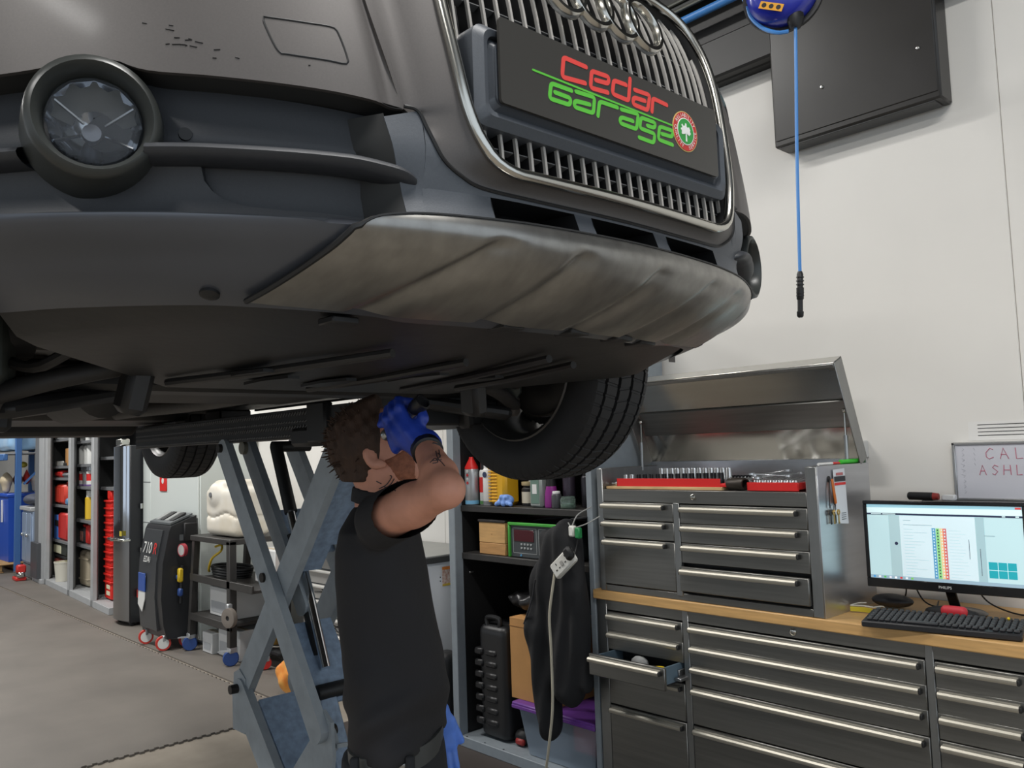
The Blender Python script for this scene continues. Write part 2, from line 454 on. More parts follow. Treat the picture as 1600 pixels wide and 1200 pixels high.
mb.build('radiator_grille_back', M('grille_back', (16, 16, 17), .6), car)
zs = np.linspace(1.985, 2.448, 80)
for k in range(-12, 13):
    u = k * .0268
    ok = [z for z in zs if frm_u(z) > abs(u) + .004]
    if len(ok) < 2: continue
    Z = np.linspace(ok[0] + .009, ok[-1] - .009, 14); rows = []
    for o in (.012, .004, -.022): rows.append(o)
    ring = [[NP(u, z, .002) + Vector((0, -.0022, 0)), NP(u, z, .002) + Vector((0, .0022, 0)), NP(u, z, -.003) + Vector((0, .0026, 0)), NP(u, z, -.024) + Vector((0, .002, 0)), NP(u, z, -.024) + Vector((0, -.002, 0)), NP(u, z, -.003) + Vector((0, -.0026, 0))] for z in Z]
    o = MB().grid(ring, closed=True).build('grille_bar', PBLK, car, smooth=30); o.data.materials.append(GBAR)
    for f in o.data.polygons: f.material_index = 1 if f.index % 6 in (0, 1, 5) else 0
for z in (2.032, 2.11, 2.185, 2.25, 2.32, 2.39):
    w = frm_u(z) - .006
    MB().grid([[NP(s, z + dz, -.004 + dn) for s in np.linspace(-w, w, 24)] for dz, dn in ((-.0008, 0), (.0008, 0), (.0008, -.014), (-.0008, -.014), (-.0008, 0))]).build('grille_rib', M('grille_rib_grey', (92, 92, 92), .5), car, smooth=30)
# number plate and its holder
PB = M('plate_black', (62, 60, 57), .32)
hold = MB()
def rr(y0, y1, z0, z1, r, n=5):
    out = []
    for cx, cz, a0 in ((y1 - r, z1 - r, 0), (y0 + r, z1 - r, 90), (y0 + r, z0 + r, 180), (y1 - r, z0 + r, 270)):
        out += [(cx + r * math.cos(R(a0 + 90 * i / n)), cz + r * math.sin(R(a0 + 90 * i / n))) for i in range(n + 1)]
    return out
o1, o2, o3, o4 = rr(.703, 1.292, 2.052, 2.192, .018), rr(.715, 1.280, 2.064, 2.184, .016), rr(.724, 1.271, 2.072, 2.178, .014), rr(.735, 1.26, 2.083, 2.17, .012)
prof = [(o1, -.85), (o1, -.812), (o2, -.8025), (o3, -.806), (o3, -.816), (o4, -.806), (o4, -.803)]
hold.grid([[(x, y, z) for y, z in o] for o, x in prof], closed=True)
hold.f.append(tuple(range(len(prof) * len(o1) - len(o1), len(prof) * len(o1))))
hold.build('plate_holder', PLAST, car, smooth=50)
plate = MB().prism(rr(.737, 1.248, 2.083, 2.203, .006), (-.800, 0, 0), (0, 1, 0), (0, 0, 1), (.0045, 0, 0)).build('number_plate', PB, car, label='black garage show plate with red and green lettering', smooth=30)
PX = -.7955
def crop(x, y): return onX(PX, 820 + x / 5.333, 60 + y / 5.333)
def ribbon(pts, w, rad=.006):
    P = [crop(*q) for q in pts]; Q = [P[0]]
    for a, b, c in zip(P, P[1:], P[2:]):
        d1 = min(rad, (b - a).length * .48); d2 = min(rad, (c - b).length * .48)
        s, e = b + (a - b).normalized() * d1, b + (c - b).normalized() * d2
        for i in range(6):
            t = i / 5; Q.append(s.lerp(b, t).lerp(b.lerp(e, t), t))
    Q.append(P[-1]); L = []; Rr = []
    for i, p in enumerate(Q):
        t = (Q[min(i + 1, len(Q) - 1)] - Q[max(i - 1, 0)]).normalized(); nrm = Vector((0, -t.z, t.y)) * w / 2
        L.append(p + nrm); Rr.append(p - nrm)
    mb = MB(); mb.grid([L, Rr]); h = Vector((.0006, 0, 0)); mb.v = [tuple(Vector(v) + h) for v in mb.v]
    mb.grid([L, [p + h for p in L]]); mb.grid([Rr, [p + h for p in Rr]])
    for c in (Q[0], Q[-1]):
        mb.lathe([(w / 2, 0), (w / 2, .0005), (.0001, .0005)], c, (1, 0, 0), 10)
    return mb
RED = M('plate_red', (222, 72, 66), .45); GRN = M('plate_green', (92, 190, 62), .45)
RED_L = [[(510, 240), (322, 158), (310, 322), (502, 374)], [(590, 348), (694, 378), (700, 322), (556, 272), (546, 412), (690, 452)],
         [(876, 338), (864, 520), (728, 462), (740, 350), (842, 388)], [(915, 430), (1040, 474), (1022, 600), (898, 548), (906, 492), (1000, 522)],
         [(1058, 610), (1066, 500), (1182, 556)]]
GRN_L = [[(388, 436), (218, 374), (204, 500), (374, 556), (382, 500), (250, 450)], [(426, 444), (580, 492), (570, 625), (408, 570), (416, 520), (540, 552)],
         [(608, 646), (622, 526), (770, 576)], [(802, 592), (944, 632), (930, 758), (790, 706), (798, 656), (900, 690)],
         [(1020, 728), (1080, 748), (1086, 704), (966, 660), (956, 748), (1082, 796), (1074, 872), (952, 826)],
         [(1140, 796), (1226, 822), (1234, 772), (1122, 734), (1110, 842), (1230, 888)]]
for st in RED_L: ribbon(st, .0072).build('letter', RED, plate, smooth=0, label='red letter')
for st in GRN_L: ribbon(st, .0066).build('letter', GRN, plate, smooth=0, label='green letter')
ribbon([(66, 262), (1238, 730)], .003).build('rule_line', GRN, plate, smooth=0)
BC = onX(PX, 1070, 206); BR = .0345
GOLD = M('badge_gold', (205, 180, 110), .45); BWH = M('badge_white', (232, 232, 228), .5)
bd = MB().lathe([(BR, 0), (BR, .0008), (.001, .0008)], BC, (1, 0, 0), 40).build('badge_rim', GOLD, plate)
MB().lathe([(BR * .95, .0008), (BR * .95, .0014), (.001, .0014)], BC, (1, 0, 0), 40).build('badge_ring', M('badge_red', (190, 52, 50), .5), plate)
MB().lathe([(BR * .67, .0014), (BR * .67, .0019), (.001, .0019)], BC, (1, 0, 0), 36).build('badge_border', BWH, plate)
MB().lathe([(BR * .62, .0019), (BR * .62, .0023), (.001, .0023)], BC, (1, 0, 0), 36).build('badge_field', M('badge_green', (50, 150, 66), .5), plate)
def glyphs(ch, size):
    cu = bpy.data.curves.new('glyph', 'FONT'); cu.body = ch; cu.size = size; cu.align_x = 'CENTER'; cu.align_y = 'CENTER'
    ob = bpy.data.objects.new('glyph', cu); COL.objects.link(ob)
    me = bpy.data.meshes.new_from_object(ob.evaluated_get(bpy.context.evaluated_depsgraph_get()))
    v = [tuple(q.co) for q in me.vertices]; f = [tuple(p.vertices) for p in me.polygons]
    bpy.data.objects.remove(ob); bpy.data.curves.remove(cu); bpy.data.meshes.remove(me)
    return v, f
def text(mb, s, size, o, ax, ay):
    v, f = glyphs(s, size); o, ax, ay = Vector(o), Vector(ax), Vector(ay); return mb.add([o + ax * p[0] + ay * p[1] for p in v], f)
mb = MB()
for word, mid, step, flip in (('RELIABILITY', 90, -11.5, 0), ('QUALITY', 212, 12.5, 1), ('SERVICE', 328, 12.5, 1)):
    for i, ch in enumerate(word):
        a = R(mid + (i - (len(word) - 1) / 2) * step); rad = BR * .805
        o = BC + Vector((.0016, math.cos(a) * rad, math.sin(a) * rad)); out = Vector((0, math.cos(a), math.sin(a)))
        up = -out if flip else out; rt = Vector((0, up.z, -up.y))
        text(mb, ch, .0088, o, rt, up)
tag(mb.build('badge_lettering', BWH, plate, smooth=0), kind='stuff')
mb = MB(); random.seed(3)
o = BC + Vector((.0024, 0, -.001))
mb.prism([(-.0018, -.0165), (.0022, -.0165), (.0012, 0), (-.001, 0)], o, (0, 1, 0), (0, 0, 1), (.0004, 0, 0))
for k in range(15):
    a = R(-20 + 220 * k / 14); L = random.uniform(.009, .0155); w = .0016
    c, s = math.cos(a), math.sin(a)
    mb.prism([(-s * w * .4, c * w * .4 - .002), (c * L * .6 - s * w * 1.5, s * L * .6 + c * w * 1.5), (c * L - s * w, s * L + c * w), (c * L + s * w, s * L - c * w), (c * L * .5 + s * w * 1.3, s * L * .5 - c * w * 1.3)], o, (0, 1, 0), (0, 0, 1), (.0004 + k * .00001, 0, 0))
tag(mb.build('badge_tree', BWH, plate, smooth=0), kind='stuff')
# ring emblem
em = MB()
for k in range(4):
    u0, z0, rad = -.110 + .0620 * k, 2.297, .0405
    ringp = []
    for j in range(48):
        a = 2 * PI * j / 48; ringp.append(NP(u0 + rad * math.cos(a), z0 + rad * math.sin(a), .040))
    m2 = MB(); rows = []
    for dr, dn in ((-.0055, -.010), (-.0055, .001), (-.0035, .004), (.0025, .004), (.0055, .0), (.0055, -.010)):
        rows.append([NP(u0 + (rad + dr) * math.cos(2 * PI * j / 48), z0 + (rad + dr) * math.sin(2 * PI * j / 48), .046 + dn + .0006 * k) for j in range(48)])
    m2.grid(rows, closed=True)
    if k == 0: emb = m2.build('emblem_ring', CHROME, car, label='chrome emblem ring')
    else: m2.build('emblem_ring', CHROME, car, label='chrome emblem ring')
# lower centre valance with three openings
mb = MB()
oz = line2(OUT, 120)
def out_z(u): return min((abs(a - u), b) for a, b in oz if b < 2.055)[1]
cols = [(0, .074, 1), (.074, .110, 0), (.110, .262, 1), (.262, .36, 0)]
for u0, u1, hole in cols:
    U = np.linspace(u0, u1, 7); zt = [out_z(u) - .0015 for u in U]
    rows = [(1.912, 1.924), None if hole else (1.924, 1.9605), (1.9605, None)]
    for rw in rows:
        if rw is None: continue
        A = [(u, rw[0]) for u in U]; B = [(u, rw[1] if rw[1] else zt[i]) for i, u in enumerate(U)]
        patch(mb, A, B, 7, 3)
ed = [(.411, 2.045), (.404, 2.013), (.395, 1.981), (.386, 1.953), (.384, 1.912)]
inr = [(.366, 2.059), (.35, 2.030), (.36, 1.985), (.36, 1.95), (.36, 1.912)]
patch(mb, ed[::-1], [(.36, 1.912), (.36, 1.95), (.36, 1.9745 + .0), (.3615, 2.045), (.3655, 2.060)], 16, 4, flange='a', fd=.05)
patch(mb, [(.3365, 2.0), (.352, 2.036), (.3635, 2.058)], [(.36, 2.0), (.36, 2.036), (.366, 2.059)], 8, 2)
patch(mb, [(.36, 1.957), (.36, 1.975), (.36, 2.001)], [(.355, 1.957), (.35, 1.975), (.3375, 2.0)], 6, 2)
mb.build('centre_valance', PLAST, car, smooth=35)
gl_ = line2(OUT[:8], 70)
MB().tube([NP(-a, b, .001) for a, b in gl_[::-1]] + [NP(a, b, .001) for a, b in gl_[1:]], .0026, 6).build('valance_gap', PBLK, car)
mb = MB()
for sg, u0, u1 in ((1, -.074, .074), (1, .110, .262), (-1, .110, .262)):
    U = np.linspace(u0, u1, 8)
    A = [NP(sg * u, 1.924) for u in U]; B = [NP(sg * u, 1.9605) for u in U]
    lp = A + B[::-1]; bk = [p + Vector((-.075, 0, .004)) for p in lp]
    mb.grid([lp, bk], closed=True); mb.grid([bk[:8], bk[8:][::-1]])
mb.build('intake_duct', PBLK, car)
# side recess with fog lamp, blade and ledge
for sg in (1, -1): patch(MB(), [(.37, 1.905), (.6, 1.90), (.8, 1.90), (.925, 1.90)], [(.38, 2.064), (.6, 2.082), (.8, 2.10), (.925, 2.10)], 40, 10, off=lambda s, t, u, z: -.048 * min(1, (.935 - u) / .06), sides=(sg,)).build('side_intake_panel', PDARK, car)
RVL = M('recess_plastic', (46, 46, 45), .55)
for sg in (1, -1):
    patch(MB(), [(a, b + .001) for a, b in BROW], [(a, b + .004) for a, b in BROW], 60, 1, off=lambda s, t, u, z: -.002 - .062 * t, sides=(sg,)).build('recess_ceiling', RVL, car)
    patch(MB(), [(.384, 1.912), (.387, 1.96), (.404, 2.013), (.411, 2.05)], [(.425, 1.912), (.430, 1.96), (.440, 2.01), (.446, 2.06)], 12, 3, off=lambda s, t, u, z: -.001 - .050 * t, sides=(sg,)).build('recess_wall', RVL, car)
for sg in (1, -1): patch(MB(), [(.395, 1.905), (.6, 1.903), (.8, 1.903), (.925, 1.903)], [(.395, 1.927), (.52, 1.9335), (.57, 1.939), (.598, 1.952), (.61, 1.968), (.66, 1.972), (.925, 1.972)], 50, 5, off=-.030, sides=(sg,), flange='b', fd=.02).build('intake_ledge', PDARK, car)
for sg, ua in ((1, .655), (-1, .655), (1, .928), (-1, .928)):
    rows = []
    for i in range(44):
        u = ua - (.655 - .362 if ua < .9 else .928 - .765) * i / 43; t = min(1, (u - .362) / .035); k = math.sqrt(max(t * (2 - t), 0.0004)); zc = 1.977 - .004 * (1 - k) - .012 * max(0, (.45 - u) / .09) ** 1.5
        c = NP(sg * u, zc, -.026 + .012 * max(0, (.50 - u) / .12)); nn = NN(sg * u, zc); nn.z = 0; nn.normalize()
        rows.append([c + nn * (.030 * k * math.cos(a)) + Vector((0, 0, .0115 * k * math.sin(a))) for a in np.linspace(0, 2 * PI, 14, endpoint=False)])
    MB().grid(rows, closed=True).build('intake_blade', PDARK, car)
LENS = M('lamp_glass', (120, 124, 130), .05, alpha=.22, spec=.6)
REFL = M('reflector_chrome', (176, 180, 186), .10, 1)
for sg in (-1, 1):
    a0 = 8
    c = NP(sg * .702, 2.021, .006); axf = Vector((.955, sg * .30, -.02)).normalized()
    fl = MB().lathe([(.082, -.07), (.077, -.03), (.0735, -.008), (.071, .003), (.064, .006), (.058, -.002), (.0545, -.018), (.0535, -.03)], c, axf, 44, caps=False).build('fog_lamp', M('lamp_bezel', (52, 54, 52), .35), car, label='round fog lamp with a dark bezel', smooth=60)
    MB().lathe([(.0545, -.024), (.051, -.017), (.035, -.011), (.001, -.0085)], c, axf, 36, caps=False).build('lens', LENS, fl)
    MB().lathe([(.052, -.026), (.046, -.035), (.036, -.050), (.020, -.062), (.010, -.066), (.001, -.066)], c, axf, 12, caps=False).build('reflector', REFL, fl, smooth=20)
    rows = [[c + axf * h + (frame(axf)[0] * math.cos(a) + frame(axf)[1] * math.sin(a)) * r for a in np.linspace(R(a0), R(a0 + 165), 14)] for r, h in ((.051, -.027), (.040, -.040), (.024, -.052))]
    MB().grid(rows).build('dark_reflection', M('dark_reflection_grey', (96, 98, 96), .3, .4), fl)  # grey sector added for the dark reflection in the reflector's upper half
    MB().lathe([(.001, -.030), (.0105, -.032), (.0115, -.040), (.007, -.050), (.006, -.066)], c + Vector((0, -.003, -.010)), axf, 16).build('bulb_shield', M('bulb_cap', (120, 122, 128), .3, .8), fl)
    for a in (30, 150, 210, 330):
        d = frame(axf)[0] * math.cos(R(a)) + frame(axf)[1] * math.sin(R(a))
        MB().bar(c + d * .014 - axf * .052, c + d * .050 - axf * .030, .002, .006, axf).build('reflector_rib', REFL, fl)
    cc = NP(sg * .633, 2.025, -.05); MB().lathe([(.008, 0), (.008, .006), (.001, .006)], cc, axf, 12).build('screw_hole', PBLK, car)
# tow-eye cover outline
cv = line2([(.539, 2.16), (.515, 2.159), (.491, 2.158), (.465, 2.157), (.458, 2.150), (.450, 2.118), (.452, 2.109), (.475, 2.110), (.515, 2.112), (.527, 2.116), (.5385, 2.150), (.539, 2.16)], 50)
MB().tube([NP(-u, z, .0002) for u, z in cv[:-1]], .0011, 6, closed=True).build('tow_cover_gap', PBLK, car)
mb = MB(); random.seed(5)
for u, z, n in ((-.62, 2.118, 9), (-.58, 2.105, 3), (-.64, 2.140, 3), (-.50, 2.096, 1)):
    for k in range(n):
        uu, zz = u + random.uniform(-.018, .012), z + random.uniform(-.006, .006)
        mb.tube([NP(uu, zz, .0003), NP(uu + random.uniform(.002, .008), zz + random.uniform(-.002, .001), .0003)], .0007, 4)
tag(mb.build('paint_scuffs', PBLK, car), kind='stuff')
# lip and steel guard
LB = [(0, 1.808), (.15, 1.809), (.28, 1.811), (.34, 1.816), (.486, 1.825), (.555, 1.829), (.68, 1.832), (.74, 1.832), (.80, 1.838), (.86, 1.855), (.928, 1.88)]
LT = [(0, 1.915), (.2, 1.914), (.445, 1.904), (.50, 1.9085), (.61, 1.913), (.78, 1.917), (.86, 1.93), (.928, 1.945)]
patch(MB(), LT, LB, 60, 16, flange='a', fd=.05).build('bumper_lip', PAINT2, car)
GT = [(0, 1.925), (.15, 1.924), (.278, 1.921), (.36, 1.919), (.395, 1.916), (.424, 1.911), (.446, 1.902)]
GB = [(0, 1.8165), (.13, 1.817), (.28, 1.819), (.351, 1.822), (.448, 1.829), (.485, 1.832), (.505, 1.834)]
RIB = [(-.262, 1.899, 1.5), (-.119, 1.896, .85), (.060, 1.892, .95), (.207, 1.881, 1.05), (.336, 1.896, .9)]
mb = MB(); A, B = line2(GT, 80), line2(GB, 80); A = [(-a, b) for a, b in A[:0:-1]] + A; B = [(-a, b) for a, b in B[:0:-1]] + B; rows = []
for j in range(31):
    t = j / 30; t2 = t; row = []
    for (ua, za), (ub, zb) in zip(A, B):
        bow = 4 * t * (1 - t) * .004 * max(0, (abs(ua) - .36) / .1)
        u, z = ua * (1 - t2) + ub * t2, za * (1 - t2) + zb * t2 - bow; off = .008
        fade = min(1, max(0, (1.905 - z) / .012))
        for u0, z0, k in RIB:
            d = u - (u0 + (z - z0) * k)
            off -= fade * (.0075 * math.exp(-(d / .010) ** 2) if d < 0 else .0075 * math.exp(-(d / .034) ** 2))
        row.append(NP(u, z, off))
    rows.append(row)
mb.grid(rows)
for e in (rows[0], rows[-1], [r[0] for r in rows], [r[-1] for r in rows]):
    mb.grid([e, [p + Vector((-.012, 0, .004)) for p in e]])
mb.build('steel_guard', STEEL, car, label='brushed steel guard under the front bumper', smooth=50)
e1 = [rows[j][0] for j in range(31)]; e0 = rows[0][:40]
path = [p + Vector((.001, -.003, .001)) for p in e1[::-1]] + [p + Vector((0, 0, .001)) for p in rows[0][1:]]
MB().tube(path, [.0042 if i < 32 else .0018 for i in range(len(path))], 6).build('guard_seal', PBLK, car)
for q in (-.548, .548):
    c = NP(q, 1.839, .002); MB().lathe([(.013, -.004), (.013, .002), (.008, .004), (.001, .004)], c, NN(q, 1.839), 14).build('guard_bolt', PBLK, car)
# undertray
A = line2(LB[:8], 40); A = [(-a, b) for a, b in A[:0:-1]] + A; n = len(A); rows = []
def rearw(i): return -1 + 2 * i / (n - 1)
for j in range(13):
    t = j / 12; row = []
    for i, (u, z) in enumerate(A):
        p0 = NP(u, z) + Vector((-.006, 0, .006)); w = rearw(i); p1 = Vector((-1.80, YC + .04 + .37 * w, 1.778))
        p = p0.lerp(p1, t); p.z += -.010 * math.sin(PI * t) * (1 - w * w) - .034 * min(1, t / .1) * (1 - t) * abs(w) ** 3; row.append(p)
    rows.append(row)
mb = MB().grid(rows)
for e in ([r[0] for r in rows], [r[-1] for r in rows], rows[-1]): mb.grid([e, [p + Vector((0, 0, .05)) for p in e]])
tray = mb.build('undertray', UND, car)
def tz(x): return 1.797 - .022 * min(1, max(0, (-.95 - x) / .85)) - .008
for y, x0, x1 in ((.79, -1.46, -1.64), (.92, -1.49, -1.64), (1.05, -1.37, -1.50), (.70, -1.40, -1.56), (1.2, -1.35, -1.5)):
    MB().prism([(0, -.022), (.10, -.030), (.17, -.012), (.17, .012), (.10, .028), (0, .02)], (x1, y, tz((x0 + x1) / 2) - .001), (1, 0, 0), (0, 1, 0), (0, 0, .006)).build('tray_vent', PBLK, tray)
for y0, y1, x0, x1 in ((.62, .80, -1.66, -1.15), (.95, 1.0, -1.70, -1.2), (1.18, 1.12, -1.66, -1.1), (1.30, 1.24, -1.6, -1.15)):
    MB().tube([(x0, y0, tz(x0) + .004), ((x0 + x1) / 2, (y0 + y1) / 2, tz((x0 + x1) / 2) + .001), (x1, y1, tz(x1) + .004)], .008, 8).build('tray_rib', UND, tray)
for u in (-.37, -.12, .02, .15, .24):
    p = NP(u, 1.813); MB().box(p.x - .03, p.x + .012, p.y - .022, p.y + .022, p.z - .006, p.z + .004, .002).build('tray_clip', PBLK, tray)
# underbody
def und(name, *boxes, mat=UND, b=.012):
    for q in boxes: MB().box(*q, b).build(name, mat, car)
und('engine_bay_blocker', (-2.0, -1.2, .55, 1.45, 1.84, 2.35), mat=PBLK)  # unseen dark box added in the engine bay to block light
und('rear_tray', (-2.62, -1.79, .72, 1.36, 1.80, 1.83), mat=UND2)
und('subframe', (-1.98, -1.86, .42, 1.58, 1.775, 1.835))
und('floor_pan', (-4.55, -2.2, .16, 1.84, 1.86, 1.90), (-2.3, -2.0, .16, 1.84, 1.87, 1.92))
und('sill', (-4.05, -2.2, .09, .22, 1.865, 1.97), (-4.05, -2.2, 1.78, 1.91, 1.865, 1.97), mat=UND)
und('chassis_rail', (-4.0, -2.1, .42, .52, 1.845, 1.885), (-4.0, -2.1, 1.48, 1.58, 1.845, 1.885), mat=UND2)
und('gearbox', (-2.75, -2.0, .86, 1.14, 1.81, 1.88), mat=UND2, b=.03)
und('fuel_tank', (-4.35, -3.7, .5, 1.5, 1.80, 1.87), mat=UND, b=.03)
und('rear_subframe', (-4.75, -4.42, .5, 1.5, 1.76, 1.86), mat=UND2, b=.02)
for y in (.80, 1.2):
    MB().tube(smoothline([(-1.9, y, 1.85), (-2.2, y, 1.83), (-2.9, y + .02, 1.825), (-3.6, y - .02, 1.83), (-4.3, y, 1.83)], 30), .028, 12).build('exhaust_pipe', UND2, car)
MB().tube([(-3.05, .8, 1.83), (-3.02, .8, 1.83), (-2.65, .8, 1.83), (-2.62, .8, 1.83)], [.03, .075, .075, .03], 18).build('exhaust_box', UND2, car)
for sg in (-1, 1):
    Y = lambda d: YC + sg * d
    MB().tube(smoothline([(-1.93, Y(.46), 1.80), (-1.88, Y(.56), 1.765), (-1.82, Y(.66), 1.745)], 12), [.026 - .0006 * i for i in range(12)], 10).build('control_arm', UND2, car)
    MB().tube(smoothline([(-1.70, Y(.40), 1.82), (-1.73, Y(.55), 1.785), (-1.78, Y(.66), 1.75)], 12), .02, 10).build('guide_arm', UND2, car)
    MB().bar((-1.97, Y(.40), 1.775), (-1.80, Y(.66), 1.725), .11, .035, b=.012).build('lower_arm', UND, car)
    MB().bar((-1.68, Y(.42), 1.83), (-1.70, Y(.44), 1.715), .05, .07, (1, 0, 0), .012).build('arm_bracket', UND, car)
    MB().bar((-1.94, Y(.60), 1.82), (-1.94, Y(.61), 1.69), .035, .05, (1, 0, 0), .01).build('arm_bracket', UND, car)
    MB().lathe([(.028, -.03), (.034, -.02), (.034, .02), (.028, .03)], (-1.80, Y(.655), 1.75), (0, 0, 1), 14).build('ball_joint', M('dusty_metal', (92, 84, 78), .6, .4, var=.3, scale=20), car)
    MB().tube([(-1.80, Y(.30), 1.875), (-1.80, Y(.42), 1.873), (-1.80, Y(.43), 1.873), (-1.80, Y(.58), 1.872), (-1.80, Y(.585), 1.872), (-1.80, Y(.66), 1.872)], [.02, .02, .013, .013, .045, .05], 14).build('drive_shaft', UND2, car)
    MB().tube([(-1.83, Y(.64), 1.80), (-1.84, Y(.62), 1.92), (-1.86, Y(.56), 2.1), (-1.87, Y(.50), 2.3)], [.035, .04, .035, .05], 12).build('strut', UND, car)
    MB().tube([(-1.87 + .055 * math.cos(a), Y(.52) + .055 * math.sin(a), 2.06 + .2 * i / 60) for i, a in enumerate(np.linspace(0, 10 * PI, 61))], .007, 6).build('coil_spring', PBLK, car)
    MB().tube(smoothline([(-1.62, Y(.3), 1.86), (-1.64, Y(.52), 1.84), (-1.70, Y(.60), 1.80), (-1.82, Y(.645), 1.83)], 20), .011, 8).build('track_rod', UND2, car)
    MB().box(-1.86, -1.74, Y(.62), Y(.68), 1.76, 1.98, .03).build('hub_carrier', M('hub_metal', (70, 74, 70), .55, .5, var=.4, scale=14), car)
    rows = [[(-1.80 + .41 * math.cos(a), Y(d), 1.90 + .41 * math.sin(a)) for a in np.linspace(.05, PI + .2, 25)] for d in (.44, .915)]
    mb = MB().grid(rows); mb.prism([(p[0] + 1.8, p[2] - 1.9) for p in rows[0]], (-1.8, Y(.44), 1.9), (1, 0, 0), (0, 0, 1), (0, .01 * sg, 0))
    mb.build('arch_liner', PBLK, car)  # liner with an inner wall, put in to block light around the wheel
def wheel(x, y, sg, det):
    zc = 1.872; o = (x, y, zc); axw = (0, sg, 0); Rt = .343
    w = thing('wheel', None, None, o); w.parent = car; w.location = Vector(o) - Vector((-2.6, YC, 1.53))
    fx, fy, _ = frame(axw); n = 64 * 5 if det else 64; oo = Vector(o)
    prof = [(.225, -.108), (.245, -.118), (.285, -.121), (.318, -.114), (.333, -.104), (.339, -.090), (.341, -.083), (.332, -.082), (.332, -.074), (.342, -.073), (.3425, -.032), (.332, -.031), (.332, -.021), (.343, -.020),
            (.343, .020), (.332, .021), (.332, .031), (.3425, .032), (.342, .073), (.332, .074), (.332, .082), (.341, .083), (.339, .090), (.333, .104), (.318, .114), (.285, .121), (.245, .118), (.225, .108)]
    mb = MB(); rows = []
    for r, h in prof:
        row = []
        for j in range(n):
            k, q = divmod(j, 5) if det else (j, 0); a = 2 * PI * (k + (0, .70, .74, .92, .96)[q] + h * (5.5 if abs(h) > .03 else -4)) / 64; rr_ = r
            if det and q in (2, 3) and r > .33 and not (.02 < abs(h) < .0315 and False): rr_ = r - (.0024 if r > .3385 else .0016)
            row.append(oo + fx * rr_ * math.cos(a) + fy * rr_ * math.sin(a) + Vector(axw) * h)
        rows.append(row)
    mb.grid(rows, closed=True); mb.build('tyre', RUB, w, smooth=28)
    RIM = M('rim_dark_silver', (96, 95, 94), .4, .7)
    MB().lathe([(.228, -.108), (.222, -.112), (.215, -.10), (.205, -.09), (.198, -.02), (.19, .06), (.20, .09), (.215, .10), (.228, .108)], o, axw, 48, caps=False).build('rim', RIM, w)
    mb = MB()
    for k in range(7):
        a = 2 * PI * k / 7; d = fx * math.cos(a) + fy * math.sin(a); t = -fx * math.sin(a) + fy * math.cos(a)
        mb.grid([[oo + d * r + t * s * ww + Vector(axw) * h for s in (-1, -.4, .4, 1)] for r, ww, h in ((.05, .03, .075), (.12, .022, .085), (.2, .028, .075), (.2, .028, .05), (.12, .022, .055), (.05, .03, .05))])
    mb.lathe([(.001, .09), (.06, .086), (.075, .07), (.075, .045), (.001, .04)], o, axw, 24); mb.build('spokes', RIM, w)
    MB().lathe([(.001, .0), (.155, .0), (.155, .022), (.07, .022), (.06, .045), (.001, .045)], o, axw, 36).build('brake_disc', M('disc_iron', (84, 80, 76), .5, .8, var=.2, scale=20), w)
    MB().lathe([(.02, -.03), (.06, -.03), (.14, -.012), (.15, -.004), (.02, -.002)], o, axw, 30).build('dust_shield', UND, w)
    MB().box(x - .20, x - .11, y - sg * .03, y + sg * .05, zc - .05, zc + .10, .02).build('brake_caliper', M('caliper', (74, 84, 78), .55, .4, var=.4, scale=18), w)
for x in (-1.80, -4.61):
    wheel(x, YC - .845, -1, False); wheel(x, YC + .79, 1, True)
# bodywork above and behind the frame of view
GLASSD = M('tinted_glass', (20, 24, 26), .05, spec=.6)
side = [(-1.40, 1.85), (-1.42, 2.05), (-1.40, 2.42), (-1.9, 2.50), (-2.6, 2.53), (-4.9, 2.56), (-5.55, 2.50), (-5.62, 2.2), (-5.5, 1.90), (-5.02, 1.87)]
side += [(-4.61 - .40 * math.cos(a), 1.872 + .40 * math.sin(a)) for a in np.linspace(.0, PI, 15)]
side += [(-2.22, 1.87)] + [(-1.80 - .40 * math.cos(a), 1.872 + .40 * math.sin(a)) for a in np.linspace(.05, PI - .05, 15)]
for sg in (-1, 1):
    MB().prism(side, (0, YC + sg * .928, 0), (1, 0, 0), (0, 0, 1), (0, -sg * .03, 0)).build('side_panel', PAINT, car, smooth=20)
    MB().prism([(-4.0, 1.86), (-2.25, 1.86), (-2.25, 1.94), (-4.0, 1.94)], (0, YC + sg * .93, 0), (1, 0, 0), (0, 0, 1), (0, sg * .012, 0)).build('sill_trim', PDARK, car)
rows = []
for t, x, z in ((0, None, None), (.25, -1.15, 2.49), (.6, -1.6, 2.56), (1, -2.15, 2.62)):
    row = []
    for i in range(25):
        u = -.90 + 1.8 * i / 24
        if x is None: row.append(NP(u, 2.455 - .06 * (abs(u) / .93) ** 2))
        else:
            xe = min(x, NS(u, 2.45) - .3 * t); row.append(Vector((xe, YC + u * (.99), z - .075 * (abs(u) / .9) ** 3)))
    rows.append(row)
MB().grid(rows).build('bonnet', PAINT, car)
rows = []
for x, z, w in ((-2.1, 2.60, .80), (-2.85, 2.95, .63), (-3.6, 3.01, .60), (-4.8, 2.97, .58), (-5.35, 2.62, .70)):
    rows.append([(x, YC + u * w, z - .05 * abs(u) ** 3) for u in np.linspace(-1, 1, 13)])
MB().grid(rows[1:4]).build('roof', PAINT, car); MB().grid(rows[0:2]).build('windscreen', GLASSD, car); MB().grid(rows[3:5]).build('tailgate_glass', GLASSD, car)
for k, sg in ((0, -1), (12, 1)):
    MB().grid([[r[k] for r in rows], [(max(r[k][0], -5.5), YC + sg * .90, 2.53) for r in rows]]).build('side_glass', GLASSD, car)
MB().box(-5.66, -5.5, .12, 1.88, 1.88, 2.55, .05).build('tailgate', PAINT, car)
